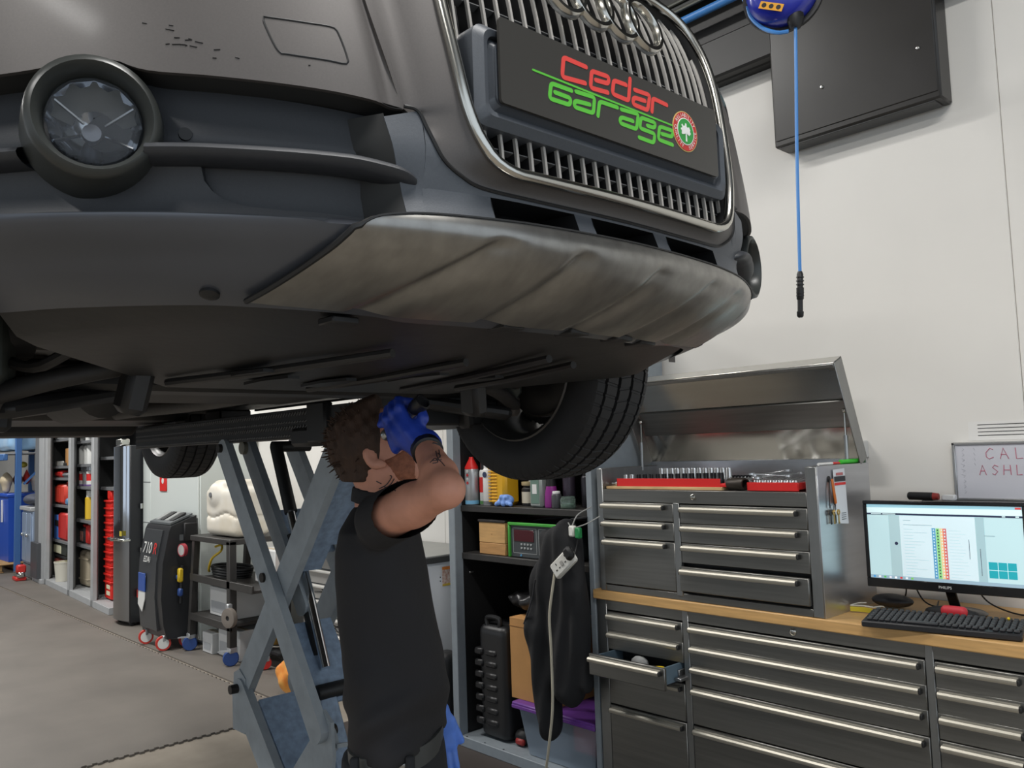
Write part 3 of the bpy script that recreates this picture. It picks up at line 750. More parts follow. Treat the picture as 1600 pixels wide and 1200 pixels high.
for sg in (-1, 1):
    A = [(.47, 2.335), (.6, 2.325), (.75, 2.31), (.88, 2.31)]; B = [(.46, 2.43), (.6, 2.425), (.75, 2.41), (.88, 2.39)]
    patch(MB(), A, B, 24, 4, off=.004, sides=(sg,), flange='ablr', fd=.01).build('headlamp', M('headlamp_glass', (60, 64, 68), .06, spec=.7), car, label='smoked headlamp lens')

# ================================================================ scissor lift
LB_ = M('lift_blue_grey', (150, 158, 164), .5, var=.12, scale=14, bump=.08, bscale=60)
LBD = M('lift_blue_grey_mottled', (138, 157, 180), .55, var=.2, scale=40)  # bluer, more mottled grey for the torsion plates and ram barrel
LBK = M('lift_black', (26, 26, 27), .5)
LCH = M('ram_chrome', (215, 218, 222), .12, 1)
lift = thing('scissor_lift', 'blue-grey double scissor car lift beside the crouched-under mechanic'.replace('crouched-under ', ''), 'lift', (-2.75, 1.6, 0))
MB().box(-4.16, -1.95, 1.41, 1.84, 1.70, 1.775, .006).build('platform', LBK, lift)
MB().box(-4.16, -1.95, 1.405, 1.42, 1.685, 1.785, .003).build('platform_side', LBK, lift)
mb = MB()
for r_ in range(4):
    for k in range(92):
        x = -4.15 + k * .019; z = 1.693 + r_ * .023; s = 1 if (r_ % 2) else -1
        if x > -2.44: continue
        mb.bar((x, 1.4045, z), (x + .013, 1.4045, z + s * .012 + (0 if s > 0 else .016) - (.0 if s > 0 else 0)), .004, .006, (0, -1, 0))
mb.build('tread_pattern', M('tread_dark', (92, 92, 92), .45), lift, kind='stuff', smooth=0)
MB().box(-2.50, -2.38, 1.385, 1.42, 1.665, 1.80, .008).build('hinge_block', LBK, lift)
MB().box(-2.62, -2.42, 1.39, 1.46, 1.655, 1.72, .012).build('top_bracket', LBK, lift)
for x in (-2.27, -4.02):
    MB().box(x - .09, x + .09, 1.72, 1.88, 1.776, 1.864, .008).build('rubber_pad', LBK, lift)
def XZ(px, py, y=1.40): q = on(1, y, px, py); return Vector((q.x, 0, q.z))
T1, T2, B2, B1 = Vector((-3.17, 0, 1.665)), Vector((-2.36, 0, 1.675)), Vector((-3.085, 0, .765)), Vector((-2.475, 0, .735))
F1, F2 = Vector((-2.40, 0, .10)), Vector((-3.08, 0, .10))
def arm(a, b, y, w=.085, th=.03, name='scissor_arm', ext=.05, mat=None):
    a, b = a.copy(), b.copy(); a.y = b.y = y; d = (b - a).normalized()
    n = Vector((-d.z, 0, d.x)); L = (b - a).length; P = []
    for s in (1, -1):
        for k in range(7):
            q = PI / 2 - PI * k / 6 if s == 1 else -PI / 2 - PI * k / 6
            P.append(((L if s == 1 else 0) + math.cos(q) * w / 2 * .7 , math.sin(q) * w / 2))
    return MB().prism(P, a - Vector((0, th / 2, 0)), d, n, (0, th, 0)).build(name, mat or LB_, lift, smooth=30)
for y in (1.405, 1.70):
    arm(T1, B1, y); arm(F2 * 0 + B1 + Vector((.0, 0, -.02)), F2, y + .032, .095)
for y in (1.437, 1.668):
    arm(T2, B2, y, .10); arm(B2 + Vector((0, 0, -.01)), F1, y - .012, .11)
arm(T1, T1.lerp(B1, .62), 1.505, .075)
for q, y in ((T1, 1.40), (T1, 1.50), (T1.lerp(B1, .5), 1.405), (B2, 1.405), (B1, 1.44), (T2, 1.42)):
    MB().lathe([(.001, -.024), (.017, -.024), (.017, .024), (.001, .024)], (q.x, y, q.z), (0, 1, 0), 18).build('pivot_pin', M('pin_dark', (48, 44, 42), .45, .5), lift)
for q, y in ((T1, 1.485),): MB().lathe([(.026, -.012), (.026, .012)], (q.x, y, q.z), (0, 1, 0), 18).build('pin_collar', M('pin_bright', (150, 145, 130), .4, .7), lift)
# link lugs at the lower hinges
for q in (B2, B1):
    MB().prism([(-.045, .05), (.0, .07), (.05, .04), (.06, -.06), (.045, -.16), (-.055, -.16), (-.06, -.05)], (q.x, 1.418, q.z), (1, 0, 0), (0, 0, 1), (0, .012, 0)).build('hinge_lug', LB_, lift)
# torsion plates between the arms
def plate_(a, b, y0, y1, off, name='torsion_plate', w=.012):
    d = (b - a).normalized(); n = Vector((-d.z, 0, d.x)); a = a + n * off; b = b + n * off
    mb = MB(); mb.sheet([[Vector((p.x, y, p.z)) for y in (y0, y1)] for p in (a, b)], n * w); return mb.build(name, LBD, lift, smooth=0)
plate_(T2.lerp(B2, .07), T2.lerp(B2, .42), 1.445, 1.66, -.03)
plate_(T2.lerp(B2, .42), T2.lerp(B2, .52), 1.445, 1.58, -.03)
plate_(T1.lerp(B1, .66), T1.lerp(B1, .92), 1.42, 1.60, -.03)
plate_(T1.lerp(B1, .28), T1.lerp(B1, .45), 1.52, 1.70, .02)
plate_(B2.lerp(F1, .10), B2.lerp(F1, .75), 1.445, 1.655, .04)
plate_(B1.lerp(F2, .15), B1.lerp(F2, .7), 1.46, 1.70, .04)
# hydraulic ram
h0, h1 = Vector((-3.03, 1.55, 1.665)), Vector((-2.56, 1.50, .835))
ram = MB().tube([h0, h0.lerp(h1, .30)], .024, 16).build('hydraulic_ram', LBK, lift)
MB().tube([h0.lerp(h1, .28), h0.lerp(h1, .92)], .017, 16).build('ram_rod', LCH, ram)
MB().tube([h0 + Vector((-.03, -.0, 0)), h0 + Vector((-.03, .16, 0))], .022, 14).build('ram_cross_tube', LBK, ram)
MB().tube([h0.lerp(h1, .40) + Vector((-.035, 0, -.0)), h0.lerp(h1, .88) + Vector((-.035, 0, 0))], .02, 12).build('ram_guard', LBK, ram)
MB().tube([h1 + Vector((0, -.055, 0)), h1 + Vector((0, -.05, 0)), h1 + Vector((0, .06, 0))], [.022, .026, .026], 24).build('ram_pin', LBK, ram)
MB().bar(h1 + Vector((-.02, -.02, -.03)), Vector((-2.38, 1.50, .35)), .075, .07, (0, 1, 0), .006).build('ram_barrel', LBD, lift)
for dx in (-.022, .016):
    MB().bar(h1 + Vector((dx, -.058, -.02)), Vector((-2.38 + dx, 1.462, .35)), .008, .012, (0, -1, 0)).build('barrel_rib', LB_, lift)
MB().bar((-2.56, 1.445, .66), (-2.30, 1.445, .735), .02, .012, (0, 0, 1)).build('lock_bar', LB_, lift)
MB().box(-3.25, -2.2, 1.38, 1.74, 0.0, .06, .006).build('base_plate', LB_, lift)
for x, q in ((-2.40, F1), (-3.08, F2)):
    for y in (1.41, 1.70): MB().prism([(-.07, 0), (.07, 0), (.04, .12), (-.04, .12)], (x, y - .03, .06), (1, 0, 0), (0, 0, 1), (0, .012, 0)).build('base_lug', LB_, lift)

# ================================================================ bench: roll cabinet, worktop, tool chest and what stands on them
ORD = ['first', 'second', 'third', 'fourth', 'fifth', 'sixth', 'seventh', 'eighth', 'ninth', 'tenth', 'eleventh', 'twelfth', 'thirteenth', 'fourteenth', 'fifteenth', 'sixteenth']
DST = M('dark_stainless', (126, 125, 121), .40, .9, var=.10, scale=6, stretch=(.5, 4, 14), detail=7)
DST2 = M('stainless_frame', (146, 147, 146), .38, .9, var=.07, scale=6, stretch=(6, 4, .6))
SIDEM = M('stainless_side', (192, 194, 198), .28, .9, var=.06, scale=5, stretch=(3, .5, 8))
HAN = M('handle_aluminium', (196, 191, 178), .48, .75)
HEND = M('handle_end', (30, 30, 30), .5)
DARKIN = M('cabinet_inside', (22, 22, 23), .6)
WOOD = M('beech_worktop', (205, 162, 104), .45, var=.14, scale=9, stretch=(.7, 9, 9), detail=6, bump=.05)
def drawer(parent, x0, x1, z0, z1, yf, hz, pull=0.0, hx=None, label=None):
    y = yf - pull
    d = MB().box(x0, x1, y, y + .016, z0, z1, .003).build('drawer', DST, parent, label=label)
    h0, h1 = hx or (x0 + .006, x1 - .012)
    pr = [(0, -.008), (-.010, -.011), (-.020, -.010), (-.024, -.003), (-.024, .004), (-.018, .010), (-.008, .010), (0, .012)]
    MB().prism(pr, (h0 + .004, y, hz), (0, 1, 0), (0, 0, 1), (h1 - h0 - .012, 0, 0)).build('handle', HAN, d, smooth=30)
    MB().box(h1 - .008, h1, y - .022, y, hz - .010, hz + .008, .002).build('handle_end', HEND, d)
    MB().box(h0, h0 + .004, y - .022, y, hz - .010, hz + .008, .001).build('handle_end', HEND, d)
    return d
YF = 2.995
rc = thing('roll_cabinet', 'long stainless drawer cabinet under the wooden worktop', 'cabinet', (-1.78, 3.3, 0.0))
XL, XR = -2.69, -.87
MB().box(XL, XL + .03, YF + .005, 3.58, .10, .913, .004).build('side_panel', DST2, rc)
MB().box(XR - .03, XR, YF + .005, 3.58, .10, .913, .004).build('side_panel', DST2, rc)
MB().box(XL, XR, 3.56, 3.58, .10, .913).build('back_panel', DST2, rc)
MB().box(XL + .03, XR - .03, YF + .03, 3.56, .11, .14).build('floor_panel', DARKIN, rc)
MB().box(XL + .03, XR - .03, YF + .06, YF + .07, .12, .87).build('inner_panel', DARKIN, rc)
MB().box(XL + .028, XR - .028, YF + .004, YF + .03, .868, .914, .002).build('top_rail', DST, rc)
MB().box(XL, XR, YF + .004, YF + .03, .10, .125, .002).build('bottom_rail', DST2, rc)
for x0, x1 in ((XL + .001, -2.632), (-2.206, -2.176), (-1.206, -1.178)):
    MB().box(x0, x1, YF + .002, YF + .03, .10, .913, .002).build('stile', DST2, rc)
ZR = [.84, .757, .673, .583, .42]; ZB = [.775, .691, .607, .447, .13]
for j in range(5):
    if j != 2: drawer(rc, -2.630, -2.208, ZB[j], ZR[j] + .022, YF, ZR[j])
    drawer(rc, -2.174, -1.208, ZB[j], ZR[j] + .022, YF, ZR[j])
    drawer(rc, -1.176, -.902, ZB[j], ZR[j] + .022, YF, ZR[j])
od = drawer(rc, -2.630, -2.208, ZB[2] - .005, ZR[2] + .022, YF, ZR[2], .135, label='open drawer with blue sides')
BLT = M('drawer_blue_grey', (112, 132, 146), .4, .3)
MB().box(-2.60, -2.592, YF - .12, YF + .35, .618, .69, .001).build('drawer_side', BLT, od)
MB().box(-2.236, -2.228, YF - .12, YF + .35, .618, .69, .001).build('drawer_side', BLT, od)
MB().box(-2.60, -2.228, YF - .12, YF + .35, .612, .618).build('drawer_floor', M('drawer_liner', (30, 30, 32), .7), od)
MB().box(-2.228, -2.218, YF - .02, YF + .3, .64, .665, .002).build('runner', M('zinc_runner', (150, 150, 150), .35, .9), od)
MB().box(-2.222, -2.19, YF - .05, YF + .1, .625, .64, .003).build('runner', M('zinc_runner', (0, 0, 0)), od)
MB().lathe([(.013, 0), (.013, .006), (.009, .009), (.001, .009)], (-1.69, YF + .004, .892), (0, -1, 0), 20).build('lock', CHROME, rc)
for x in (-2.6, -1.8, -.96):
    for y in (3.08, 3.5):
        c = MB().box(x - .03, x + .03, y - .04, y + .04, .085, .10, .003).build('caster', DST2, rc)
        MB().lathe([(.001, -.016), (.04, -.016), (.045, -.01), (.045, .01), (.04, .016), (.001, .016)], (x, y, .045), (1, 0, 0), 20).build('wheel', PBLK, c)
# tools inside the open drawer
MB_ = MB().tube(smoothline([(-2.57, 2.93, .632), (-2.50, 2.90, .635), (-2.40, 2.94, .636)], 12), .014, 8)
solo(MB_, 'screwdriver', PBLK, 'black-handled screwdriver lying in the open drawer', 'screwdriver')
solo(MB().ball((-2.45, 3.0, .652), (.045, .03, .032), 12), 'rag', M('grey_rag', (170, 170, 168), .9, var=.3, scale=30), 'crumpled pale rag in the open drawer', 'rag')
tm = thing('tape_measure', 'yellow and black tape measure in the open drawer', 'tape measure', (-2.29, 2.93, .618))
MB().box(-2.33, -2.25, 2.90, 2.965, .618, .668, .012).build('case', PBLK, tm)
MB().lathe([(.026, 0), (.026, .004), (.001, .004)], (-2.29, 2.93, .668), (0, 0, 1), 20).build('yellow_face', M('yellow_plastic', (235, 200, 30), .5), tm)
solo(MB().box(-2.40, -2.345, 2.89, 2.99, .618, .655, .01), 'tool_case', PBLK, 'small black case in the open drawer', 'case')
wt = thing('worktop', 'thick pale beech worktop lying on the stainless drawer cabinet', 'worktop', (-1.78, 3.3, .914))
MB().box(-2.70, -.86, 2.982, 3.612, .914, .957, .004).build('board', WOOD, wt)
# ---------------- tool chest
X0, X1, CY0, CY1, CZ = -2.655, -1.55, 2.99, 3.425, .957
tc = thing('tool_chest', 'stainless top tool chest with a raised lid standing on the worktop', 'tool chest', (-2.1, 3.2, CZ))
MB().box(X0, X0 + .035, CY0, CY1, CZ, 1.522, .004).build('side_panel', DST2, tc)
MB().box(X1 - .003, X1, CY0, CY1, CZ, 1.522, .001).build('side_panel', SIDEM, tc)
MB().box(X1 - .05, X1 - .002, CY0 - .002, CY0 + .03, CZ, 1.522, .004).build('corner_post', DST2, tc)
MB().box(X0, X1 - .003, CY1 - .012, CY1, CZ, 1.54, .002).build('back_panel', SIDEM, tc)
MB().box(X1 - .05, X1 - .003, CY0 + .03, CY1 - .02, 1.512, 1.522, .002).build('side_rim', DST2, tc)
MB().box(X0 + .035, X1 - .05, CY0 + .002, CY0 + .02, 1.368, 1.424, .002).build('front_rail', DST, tc)
MB().box(X0 + .035, X1 - .05, CY0 + .002, CY0 + .02, CZ, .987, .002).build('front_rail', DST, tc)
MB().box(X0 + .035, X1 - .05, CY0 + .02, CY1 - .012, 1.415, 1.424).build('top_tray_floor', DST, tc)
MB().box(X0 + .035, X1 - .05, CY0 + .04, CY0 + .05, CZ, 1.41).build('inner_panel', DARKIN, tc)
MB().box(-2.222, -2.190, CY0, CY0 + .02, .975, 1.37, .002).build('stile', DST2, tc)
MB().lathe([(.012, 0), (.012, .005), (.008, .008), (.001, .008)], (-2.115, CY0 + .002, 1.397), (0, -1, 0), 20).build('lock', CHROME, tc)
zl = [1.348, 1.265, 1.181]; bl = [1.287, 1.204, .99]
for z, b in zip(zl, bl): drawer(tc, -2.626, -2.222, b, z + .018, CY0, z, hx=(-2.624, -2.262))
zr = [1.343, 1.262, 1.18, 1.083]; br = [1.283, 1.201, 1.116, 1.0]
for k, (z, b) in enumerate(zip(zr, br)):
    drawer(tc, -2.188, -1.600, b, z + .02, CY0, z, pull=.02 if k == 3 else 0, hx=(-2.18, -1.637))
hy, hz = CY1 - .005, 1.541
la = R(67.0); U = Vector((0, -math.cos(la), math.sin(la))); Nn = Vector((0, math.sin(la), math.cos(la)))
def lidp(x, a, n): return Vector((x, hy, hz)) + U * a + Nn * n
def lidbox(x0, x1, a0, a1, n0, n1, b=.002):
    T = Matrix((Vector((1, 0, 0)), U, Nn)).transposed().to_4x4(); T.translation = Vector((0, hy, hz)); return MB().box(x0, x1, a0, a1, n0, n1, b, T)
LIDM = M('lid_steel', (186, 183, 176), .18, .95, var=.05, scale=5, stretch=(.5, 6, 6))
LIDF = M('lid_front_edge', (190, 188, 182), .3, .85)
lid = lidbox(X0, X1, .0, .448, -.004, .0, .001).build('lid', LIDM, tc, label='raised mirror-steel lid')
lidbox(X0, X1, .442, .448, -.075, .0).build('lid_front', LIDF, lid)
lidbox(X0 + .004, X1 - .004, .425, .442, -.075, -.070).build('lid_lip', DST2, lid)
lidbox(X0, X0 + .004, 0, .448, -.07, 0).build('lid_side', DST2, lid); lidbox(X1 - .004, X1, 0, .448, -.07, 0).build('lid_side', DST2, lid)
lidbox(X0 + .02, X1 - .02, .145, .265, -.018, -.004, .004).build('stiffener', DST, lid)
lidbox(X1 - .05, X1 - .02, .40, .435, -.03, -.004).build('latch', DST2, lid)
for x in (X0 + .03, X1 - .03):
    a, b = lidp(x, .225, -.03), Vector((x, 3.30, 1.50))
    st = MB().tube([a, a.lerp(b, .45)], .004, 8).build('gas_strut', CHROME, tc)
    MB().tube([a.lerp(b, .42), b], .008, 10).build('strut_body', M('strut_grey', (170, 172, 172), .3, .8), st)
    MB().ball(a, .011, 10).build('strut_joint', CHROME, st)
# contents of the chest
PLY = M('plywood_strip', (214, 178, 128), .7, var=.15, scale=12, stretch=(1, 12, 12))
solo(MB().box(-2.615, -1.985, 3.012, 3.09, 1.424, 1.4365, .001), 'wood_strip', PLY, 'thin pale wood strip under the long red socket tray', 'wood strip')
TRED = M('tray_red', (218, 40, 38), .42)
tr1 = thing('socket_tray', 'long red socket tray on the wood strip in the open chest', 'tray', (-2.26, 3.06, 1.4365), group=None)
MB().box(-2.555, -1.995, 3.018, 3.022, 1.4365, 1.472, .001).build('front_wall', TRED, tr1)
MB().box(-2.555, -1.975, 3.022, 3.14, 1.4365, 1.446, .001).build('base', TRED, tr1)
MB().box(-2.555, -2.551, 3.018, 3.14, 1.4365, 1.468, .001).build('end_wall', TRED, tr1)
MB().box(-2.00, -1.96, 3.018, 3.06, 1.4365, 1.452, .003).build('end_lug', TRED, tr1)
SBLK = M('socket_black', (40, 40, 42), .35, .7); SCHR = M('socket_chrome', (222, 224, 225), .28, .9)
def socket(x, y, z, r, h, mat, first=[None]):
    mb = MB().lathe([(r * .96, 0), (r, .002), (r, h * .45), (r * .9, h * .5), (r * .9, h - .002), (r * .84, h), (r * .55, h), (r * .5, h - .012), (.001, h - .012)], (x, y, z), (0, 0, 1), 14)
    return mb
n1 = 15
for k in range(n1):
    x = -2.52 + k * .0365; r = .0115 + .0003 * k
    b_ = k >= 2
    o = solo(socket(x, 3.045, 1.446, r, .042 + .0006 * k, SBLK), 'socket', SBLK if b_ else SCHR, ORD[k] + ' socket from the left in the front row of the long red tray, ' + ('black' if b_ else 'chrome'), 'socket', group='short sockets in the long red tray')
for k in range(13):
    x = -2.36 + k * .0295
    solo(socket(x, 3.105, 1.446, .0125, .068, SCHR), 'socket', SCHR, ORD[k] + ' tall chrome socket from the left, in the rear row of sockets', 'socket', group='tall chrome sockets behind the long red tray')
solo(MB().tube([(-2.61, 3.05, 1.447), (-2.585, 3.05, 1.447), (-2.584, 3.05, 1.447), (-2.56, 3.05, 1.447)], [.004, .004, .009, .009], 10), 'socket_adapter', SCHR, 'small chrome adapter left of the long red socket tray', 'adapter')
tr2 = thing('socket_tray', 'short red tray of spanners at the right end of the chest', 'tray', (-1.75, 3.06, 1.424))
MB().box(-1.865, -1.64, 3.01, 3.014, 1.424, 1.458, .002).build('front_wall', TRED, tr2)
MB().box(-1.865, -1.64, 3.014, 3.14, 1.424, 1.432, .001).build('base', TRED, tr2)
MB().box(-1.644, -1.64, 3.01, 3.14, 1.424, 1.456, .001).build('end_wall', TRED, tr2)
MB().box(-1.865, -1.861, 3.01, 3.14, 1.424, 1.456, .001).build('end_wall', TRED, tr2)
bs = thing('impact_socket', 'large black impact socket lying on its side between the red trays', 'socket', (-1.91, 3.03, 1.424))
MB().lathe([(.012, -.045), (.024, -.045), (.026, -.04), (.026, .04), (.024, .045), (.019, .045), (.018, .015), (.001, .015)], (-1.92, 3.03, 1.450), Vector((1, -.25, 0)), 24).build('body', M('socket_worn', (60, 54, 48), .45, .6), bs)
random.seed(11)
for k in range(12):
    x = -2.0 + (k % 7) * .05 + random.uniform(-.02, .02); y = 3.12 + random.uniform(-.02, .16); a = random.uniform(-1.1, 1.1); L = random.uniform(.07, .1); zz = 1.434 + .010 * (k % 5)
    d = Vector((math.cos(a), math.sin(a), random.uniform(-.1, .16)))
    c = Vector((x, y, zz + .01)); mb = MB().bar(c - d * L, c + d * L, .010, .005, (0, 0, 1), .001)
    mb.lathe([(.007, -.004), (.015, -.004), (.015, .004), (.007, .004)], c + d * (L + .01), (0, 0, 1), 12, closed=True)
    mb.lathe([(.006, -.004), (.013, -.004), (.013, .004), (.006, .004)], c - d * (L + .008), (0, 0, 1), 12, closed=True)
    solo(mb, 'spanner', SCHR, 'chrome ring spanner in the loose pile behind the big black socket', 'spanner', group='loose chrome spanners in the chest')
for k in range(8):
    x = -1.83 + k * .024; z = 1.443
    mb = MB().bar((x, 3.04, z + .014), (x + .006, 3.13, z + .026), .010, .006, (0, 0, 1)); mb.lathe([(.006, -.004), (.013, -.004), (.013, .004), (.006, .004)], (x, 3.03, z + .016), (0, .3, 1), 12, closed=True)
    solo(mb, 'spanner', SCHR, ORD[k] + ' chrome spanner from the left, standing in the short red tray', 'spanner', group='short spanners in the right red tray')
sr = thing('socket_rail', 'chrome slotted socket rail behind the big black socket', 'rail', (-1.93, 3.10, 1.424))
MB().box(-1.98, -1.875, 3.08, 3.10, 1.462, 1.478, .002).build('rail', SCHR, sr)
MB().box(-1.978, -1.97, 3.085, 3.095, 1.424, 1.464).build('leg', SCHR, sr)
MB().box(-1.885, -1.877, 3.085, 3.095, 1.424, 1.464).build('leg', SCHR, sr)
for k in range(6):
    MB().box(-1.974 + k * .016, -1.966 + k * .016, 3.076, 3.104, 1.474, 1.484, .001).build('clip', SBLK, sr)
# on the side of the chest
xs = X1
g1 = thing('screwdriver', 'bright green marker lying on the right rim of the chest', 'marker', (xs - .02, 3.30, 1.522))
MB().tube([(xs - .018, 3.215, 1.531), (xs - .018, 3.22, 1.531), (xs - .018, 3.40, 1.531), (xs - .018, 3.405, 1.531)], [.006, .009, .009, .006], 12).build('barrel', M('green_plastic', (60, 190, 50), .4), g1); g1.name = 'marker'
g2 = thing('pen', 'white pen with red tip on the chest rim beside the tag', 'pen', (xs - .02, 3.11, 1.522))
MB().tube([(xs - .014, 3.03, 1.528), (xs - .014, 3.14, 1.528)], .0055, 10).build('barrel', M('pen_white', (228, 226, 222), .4), g2)
MB().tube([(xs - .014, 3.14, 1.528), (xs - .014, 3.20, 1.528)], [.0055, .004], 10).build('red_end', TRED, g2)
tg = thing('job_tag', 'white printed tag hanging on the side of the chest', 'tag', (xs, 3.15, 1.29))
MB().sheet([[(xs + .004, 3.105, 1.505), (xs + .004, 3.20, 1.507)], [(xs + .006, 3.108, 1.40), (xs + .006, 3.20, 1.40)], [(xs + .004, 3.115, 1.30), (xs + .008, 3.20, 1.292)]], (.001, 0, 0)).build('card', M('tag_white', (222, 224, 228), .6), tg)
MB().box(xs + .0072, xs + .0078, 3.108, 3.198, 1.458, 1.478).build('dark_band', M('dark_print2', (50, 50, 55), .6), tg)
MB().box(xs + .0072, xs + .0078, 3.108, 3.198, 1.444, 1.454).build('red_band', TRED, tg)
MB().box(xs + .0072, xs + .0078, 3.125, 3.18, 1.482, 1.492).build('red_print', M('faded_red', (190, 110, 110), .6), tg)
mb = MB()
for k in range(4): mb.box(xs + .0078, xs + .0084, 3.15, 3.185, 1.335 - k * .008, 1.337 - k * .008)
tag(mb.build('print_line', M('grey_print', (0, 0, 0)), tg), kind='stuff')
ky = thing('key_bunch', 'bunch of keys with orange fob hanging on the chest side', 'keys', (xs, 3.07, 1.30))
MB().lathe([(.012, 0), (.012, .003), (.001, .003)], (xs, 3.075, 1.47), (1, 0, 0), 12).build('magnet_hook', PBLK, ky)
MB().tube(smoothline([(xs + .006, 3.075, 1.47), (xs + .007, 3.06, 1.42), (xs + .007, 3.06, 1.36)], 10), .002, 6).build('cord', PBLK, ky)
MB().bar((xs + .009, 3.085, 1.47), (xs + .009, 3.105, 1.375), .014, .006, (1, 0, 0), .002).build('orange_fob', M('orange_plastic', (205, 110, 40), .45), ky)
MB().tube([(xs + .008, 3.085 + .012 * math.cos(a), 1.36 + .012 * math.sin(a)) for a in np.linspace(0, 2 * PI, 16, endpoint=False)], .0012, 5, closed=True).build('key_ring', SCHR, ky)
for k, (y, m) in enumerate(((3.06, SBLK), (3.082, M('brass', (190, 150, 80), .3, .9)), (3.098, SCHR), (3.11, M('brass', (0, 0, 0))))):
    mb = MB().lathe([(.004, 0), (.0115, 0), (.0115, .002), (.004, .002)], (xs + .008 + .002 * k, y, 1.343), (1, 0, 0), 14, closed=True)
    mb.box(xs + .008 + .002 * k, xs + .010 + .002 * k, y - .0035, y + .0035, 1.30, 1.334); mb.box(xs + .008 + .002 * k, xs + .010 + .002 * k, y, y + .006, 1.30, 1.306)
    mb.build('key', m, ky)
sb = thing('socket_outlet', 'pale grey double socket box on wall beside the chest lid', 'socket box', (-1.68, 3.62, 1.54))
SBX = M('outlet_grey', (198, 198, 196), .45)
MB().box(-1.735, -1.632, 3.535, 3.62, 1.537, 1.612, .004).build('box', SBX, sb)
for a, b_ in ((-1.70, 1.56), (-1.66, 1.56)): MB().lathe([(.004, 0), (.004, .001), (.001, .001)], (-1.6315, 3.56 + (a + 1.7) * .6, b_), (1, 0, 0), 8).build('screw', M('dark_print', (0, 0, 0)), sb)
# ---------------- monitor
mdir = Vector((1, .085, 0)).normalized(); mn = Vector((mdir.y, -mdir.x, 0)); mo = Vector((-1.497, 3.232, 1.052)); mu = Vector((0, 0, 1))
def mp(a, h, d): return mo + mdir * a + mu * h + mn * d
def mbox(a0, a1, h0, h1, d0, d1, b=.0):
    T = Matrix((mdir, mn, mu)).transposed().to_4x4(); T.translation = mo; return MB().box(a0, a1, d0, d1, h0, h1, b, T)
mon = thing('monitor', 'black widescreen monitor showing a checklist page on the worktop', 'monitor', (-1.23, 3.33, .957))
MBLK = M('monitor_black', (18, 18, 20), .22)
W, Hh = .555, .328
mbox(0, W, 0, Hh, -.03, -.008, .006).build('back_case', MBLK, mon)
for a0, a1, h0, h1 in ((0, W, 0, .034), (0, W, Hh - .014, Hh), (0, .014, .034, Hh - .014), (W - .014, W, .034, Hh - .014)): mbox(a0, a1, h0, h1, -.008, 0, .002).build('bezel', MBLK, mon)
def E_(name, col, e=.6): return M(name, col, .35, emit=e)
sx0, sx1, sz0, sz1 = .014, W - .014, .034, Hh - .014; SW, SH = sx1 - sx0, sz1 - sz0
scr = mbox(sx0, sx1, sz0, sz1, -.008, -.004).build('screen', E_('screen_pale', (186, 216, 220)), mon)
def sc(x0, x1, y0, y1, name, mat, lay=1): return mbox(sx0 + SW * x0, sx0 + SW * x1, sz1 - SH * y1, sz1 - SH * y0, -.004, -.004 + .0003 * lay).build(name, mat, scr, smooth=0)
sc(0, 1, 0, .04, 'title_bar', E_('scr_blue', (150, 196, 210))); sc(0, 1, .04, .115, 'address_bar', E_('scr_light', (214, 238, 240)))
sc(0, 1, .115, .14, 'menu_bar', E_('scr_navy', (40, 46, 72)), 2); sc(0, 1, .955, 1, 'task_bar', E_('scr_task', (150, 176, 190)), 2)
sc(.03, .10, .123, .132, 'menu_text', E_('scr_light', (0, 0, 0)), 3); sc(.11, .2, .123, .132, 'menu_text', E_('scr_light', (0, 0, 0)), 3); sc(.88, .90, .12, .134, 'menu_icon', E_('scr_light', (0, 0, 0)), 3); sc(.96, .98, .12, .134, 'menu_icon', E_('scr_light', (0, 0, 0)), 3)
sc(.225, .715, .145, .955, 'page', E_('scr_page', (206, 226, 232)), 2); sc(.15, .225, .145, .955, 'side_column', E_('scr_shade', (168, 196, 200)), 2); sc(.715, .77, .145, .955, 'side_column', E_('scr_shade2', (160, 190, 196)), 2)
sc(.78, .945, .70, .90, 'teal_tiles', E_('scr_teal', (34, 160, 172)), 2)
for x in (.834, .89): sc(x, x + .003, .70, .90, 'tile_gap', E_('scr_light', (0, 0, 0)), 3)
sc(.78, .945, .798, .804, 'tile_gap', E_('scr_light', (0, 0, 0)), 3)
for x0, nm, c in ((.437, 'scr_col_blue', (86, 150, 190)), (.463, 'scr_col_green', (140, 205, 130)), (.489, 'scr_col_amber', (226, 196, 140)), (.507, 'scr_col_red', (200, 104, 104))):
    sc(x0, x0 + .024, .30, .955, 'checklist_column', E_(nm, c), 3)
    for k in range(16): sc(x0 + .008, x0 + .016, .315 + k * .04, .333 + k * .04, 'check_box', E_('scr_navy' if c[1] == 205 else 'scr_light', (0, 0, 0)), 4)
TXT = E_('scr_text', (140, 160, 166))
for k in range(16):
    sc(.25, .25 + random.uniform(.05, .16), .325 + k * .04, .3275 + k * .04, 'text_line', TXT, 3); sc(.545, .545 + random.uniform(.06, .12), .325 + k * .04, .3265 + k * .04, 'text_line', TXT, 3)
sc(.25, .30, .205, .212, 'text_line', TXT, 3); sc(.25, .44, .262, .268, 'text_line', TXT, 3)
sc(.668, .671, .43, .68, 'scroll_bar', E_('scr_navy', (0, 0, 0)), 3); sc(.735, .738, .54, .88, 'scroll_bar', E_('scr_navy', (0, 0, 0)), 3); sc(.765, .83, .37, .378, 'text_line', TXT, 3)
MB().lathe([(.006, 0), (.006, .001), (.0001, .001)], mp(sx0 + SW * .195, sz1 - SH * .52, -.003), mn, 16).build('round_button', E_('scr_navy', (0, 0, 0)), scr)
